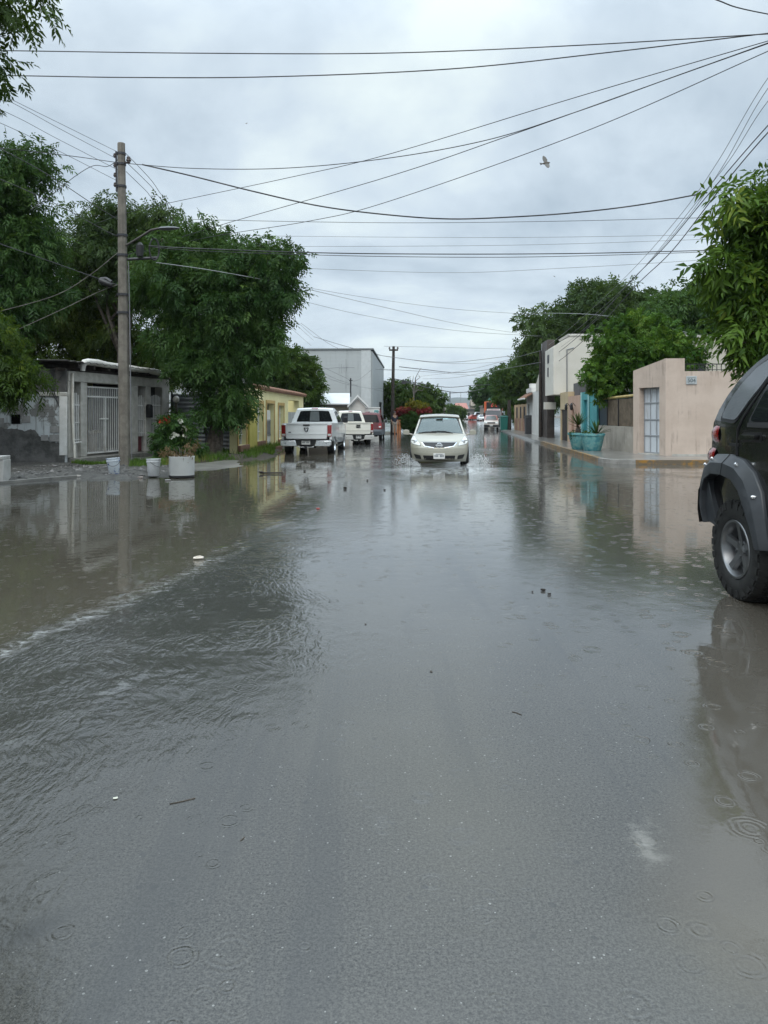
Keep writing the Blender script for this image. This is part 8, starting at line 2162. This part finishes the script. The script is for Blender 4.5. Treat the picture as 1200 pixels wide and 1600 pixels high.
def box_truck():
    Y_ = 88.0; p = px_loc(771, Y_)
    t = thing('box_truck', 'orange box truck with dark front panel carrying a red emblem', 'truck', p, R(-9))
    org = m_paint('orange_panel', (0.55, 0.10, 0.025), 0.45, 0.4)
    MB().box(-1.12, 1.0, 1.6, 8.5, 0.95, 3.02).build('cargo_box', org, t, bevel=0.04)
    fp = MB().box(-0.86, 0.98, 1.50, 1.596, 1.35, 2.98).build('front_panel', M['black'], t, bevel=0.02)
    mb = MB(); mb.prism([(-0.32, 2.38), (-0.12, 2.38), (0.04, 2.55), (0.2, 2.40), (0.42, 2.38), (0.34, 2.62), (0.10, 2.86), (-0.08, 2.84), (-0.3, 2.60)], 1.47, 1.497, 'y'); mb.build('emblem', m_plain('red_emblem', (0.60, 0.07, 0.05), 0.5), fp)
    MB().box(-0.80, 0.80, 1.465, 1.497, 1.92, 2.16).build('name_band', m_plain('white_band', (0.64, 0.63, 0.62), 0.5), fp)
    mb = MB()
    for k in range(8): mb.box(-0.66 + k * 0.165, -0.55 + k * 0.165, 1.455, 1.463, 1.99, 2.09)
    mb.build('lettering', m_plain('band_ink', (0.42, 0.16, 0.2), 0.5), fp)
    mb = MB(); mb.prism([(-0.1, 0.55), (-0.1, 1.3), (0.35, 1.95), (1.45, 1.95), (1.45, 0.55)], -0.98, 0.98, 'x'); mb.build('cab', m_plain('black_cab', (0.015, 0.015, 0.018), 0.35), t, bevel=0.06)
    mb = MB(); mb.add([(-0.8, -0.095, 1.32), (0.8, -0.095, 1.32), (0.72, 0.30, 1.90), (-0.72, 0.30, 1.90), (-0.8, -0.055, 1.30), (0.8, -0.055, 1.30), (0.72, 0.34, 1.88), (-0.72, 0.34, 1.88)], [(0,1,2,3),(7,6,5,4),(0,4,5,1),(1,5,6,2),(2,6,7,3),(3,7,4,0)])
    mb.build('windshield', m_darkglass('truck_glass', (0.03, 0.03, 0.035)), t, ang=0)
    for sg in (1, -1):
        MB().box(sg * 0.55, sg * 0.85, -0.14, -0.101, 0.85, 1.02).build('headlight', M['clear_lamp'], t, bevel=0.01)
        MB().box(sg * 1.0, sg * 1.2, 0.1, 0.25, 1.3, 1.7).build('mirror', M['black'], t, bevel=0.02)
    MB().box(-0.98, 0.98, -0.22, -0.02, 0.5, 0.80).build('bumper', M['steel_dark'], t, bevel=0.03)
    MB().box(0.98, 1.6, 1.5, 1.55, 1.9, 2.3).build('side_flag', m_plain('pale_red_flag', (0.55, 0.22, 0.18), 0.6), t)
    mb = MB()
    for k in range(5): mb.tube([(-0.6 + k * 0.3, 2.0, 3.05), (-0.5 + k * 0.28, 2.1, 3.5 + 0.15 * (k % 2))], 0.05, 6)
    mb.tube([(-0.7, 2.05, 3.3), (0.8, 2.05, 3.35)], 0.05, 6); mb.build('roof_rack', m_plain('green_rack', (0.05, 0.16, 0.12), 0.5), t)
    for x in (0.85, -0.85):
        for y in (0.7, 6.5):
            mb = MB(); mb.lathe([(0.25, -0.12), (0.42, -0.13), (0.46, -0.1), (0.46, 0.1), (0.42, 0.13), (0.25, 0.12)], 24, 'x', Matrix.Translation((x, y, 0.46))); w_ = mb.build('wheel', M['rubber'], t)
            mb = MB(); mb.lathe([(0.001, 0.08), (0.24, 0.1), (0.25, -0.1), (0.001, -0.1)], 20, 'x', Matrix.Translation((x, y, 0.46))); mb.build('rim', M['steel_dark'], w_)
box_truck()
def far_car(label, px, pyb, Y_, rz, col, boxy=False):
    W = 0.85
    def hw(y, z): return 0.85 - (0.2 * min(1, (z - 0.9) / 0.55) if z > 0.9 else 0)
    v = Veh('far_car', label, 'car', px_loc(px, Y_), rz, W, hw, 2.1, -2.1, 0.2, 0.1, 0.03, 1.1)
    p = m_paint('far_paint_%d' % int(px), col, 0.4)
    h = 2.3 if boxy else 1.45
    v.solid([(2.1, 0.3), (2.1, 0.7), (1.2, 0.9), (-2.05, 0.95), (-2.1, 0.3)] + list(arch(-1.25, 0.36, 0.3)) + list(arch(1.25, 0.36, 0.3)), 'body', p, cuts=(0.3, 0.4, 0.3))
    v.solid([(1.15, 0.905), (0.5, h - 0.02), (-1.2, h), (-2.0, 0.955)], 'cabin', p, cuts=(0.3, 0.4, 0.3))
    v.end([(-0.7, 0.98), (0.7, 0.98), (0.6, h - 0.12), (-0.6, h - 0.12)], 'windshield', M['dark_glass'], [(0.9, 1.15), (h, 0.5)], 0.012, 0.03, True)
    v.side([(0.8, 0.98), (-1.7, 1.0), (-1.2, h - 0.12), (0.4, h - 0.12)], 'side_window', M['dark_glass'], 0.008)
    for x in (0.74, -0.74):
        for y in (1.25, -1.25):
            mb = MB(); mb.lathe([(0.001, -0.1), (0.3, -0.1), (0.31, 0.1), (0.001, 0.1)], 16, 'x', Matrix.Translation((x, y, 0.31))); mb.build('wheel', M['rubber'], v.t)
    return v
far_car('tiny far red car at the end of the street', 743, 655, 205, R(-70), (0.34, 0.05, 0.03))
far_car('tiny far white car right of the far red car', 752, 656, 180, PI, (0.62, 0.64, 0.66))
far_car('tiny far white car just right of the beige car mirror post', 725.5, 653, 215, PI, (0.60, 0.60, 0.60))
far_car('tiny far white van behind the red car', 749, 652, 228, R(-75), (0.58, 0.60, 0.62), True)
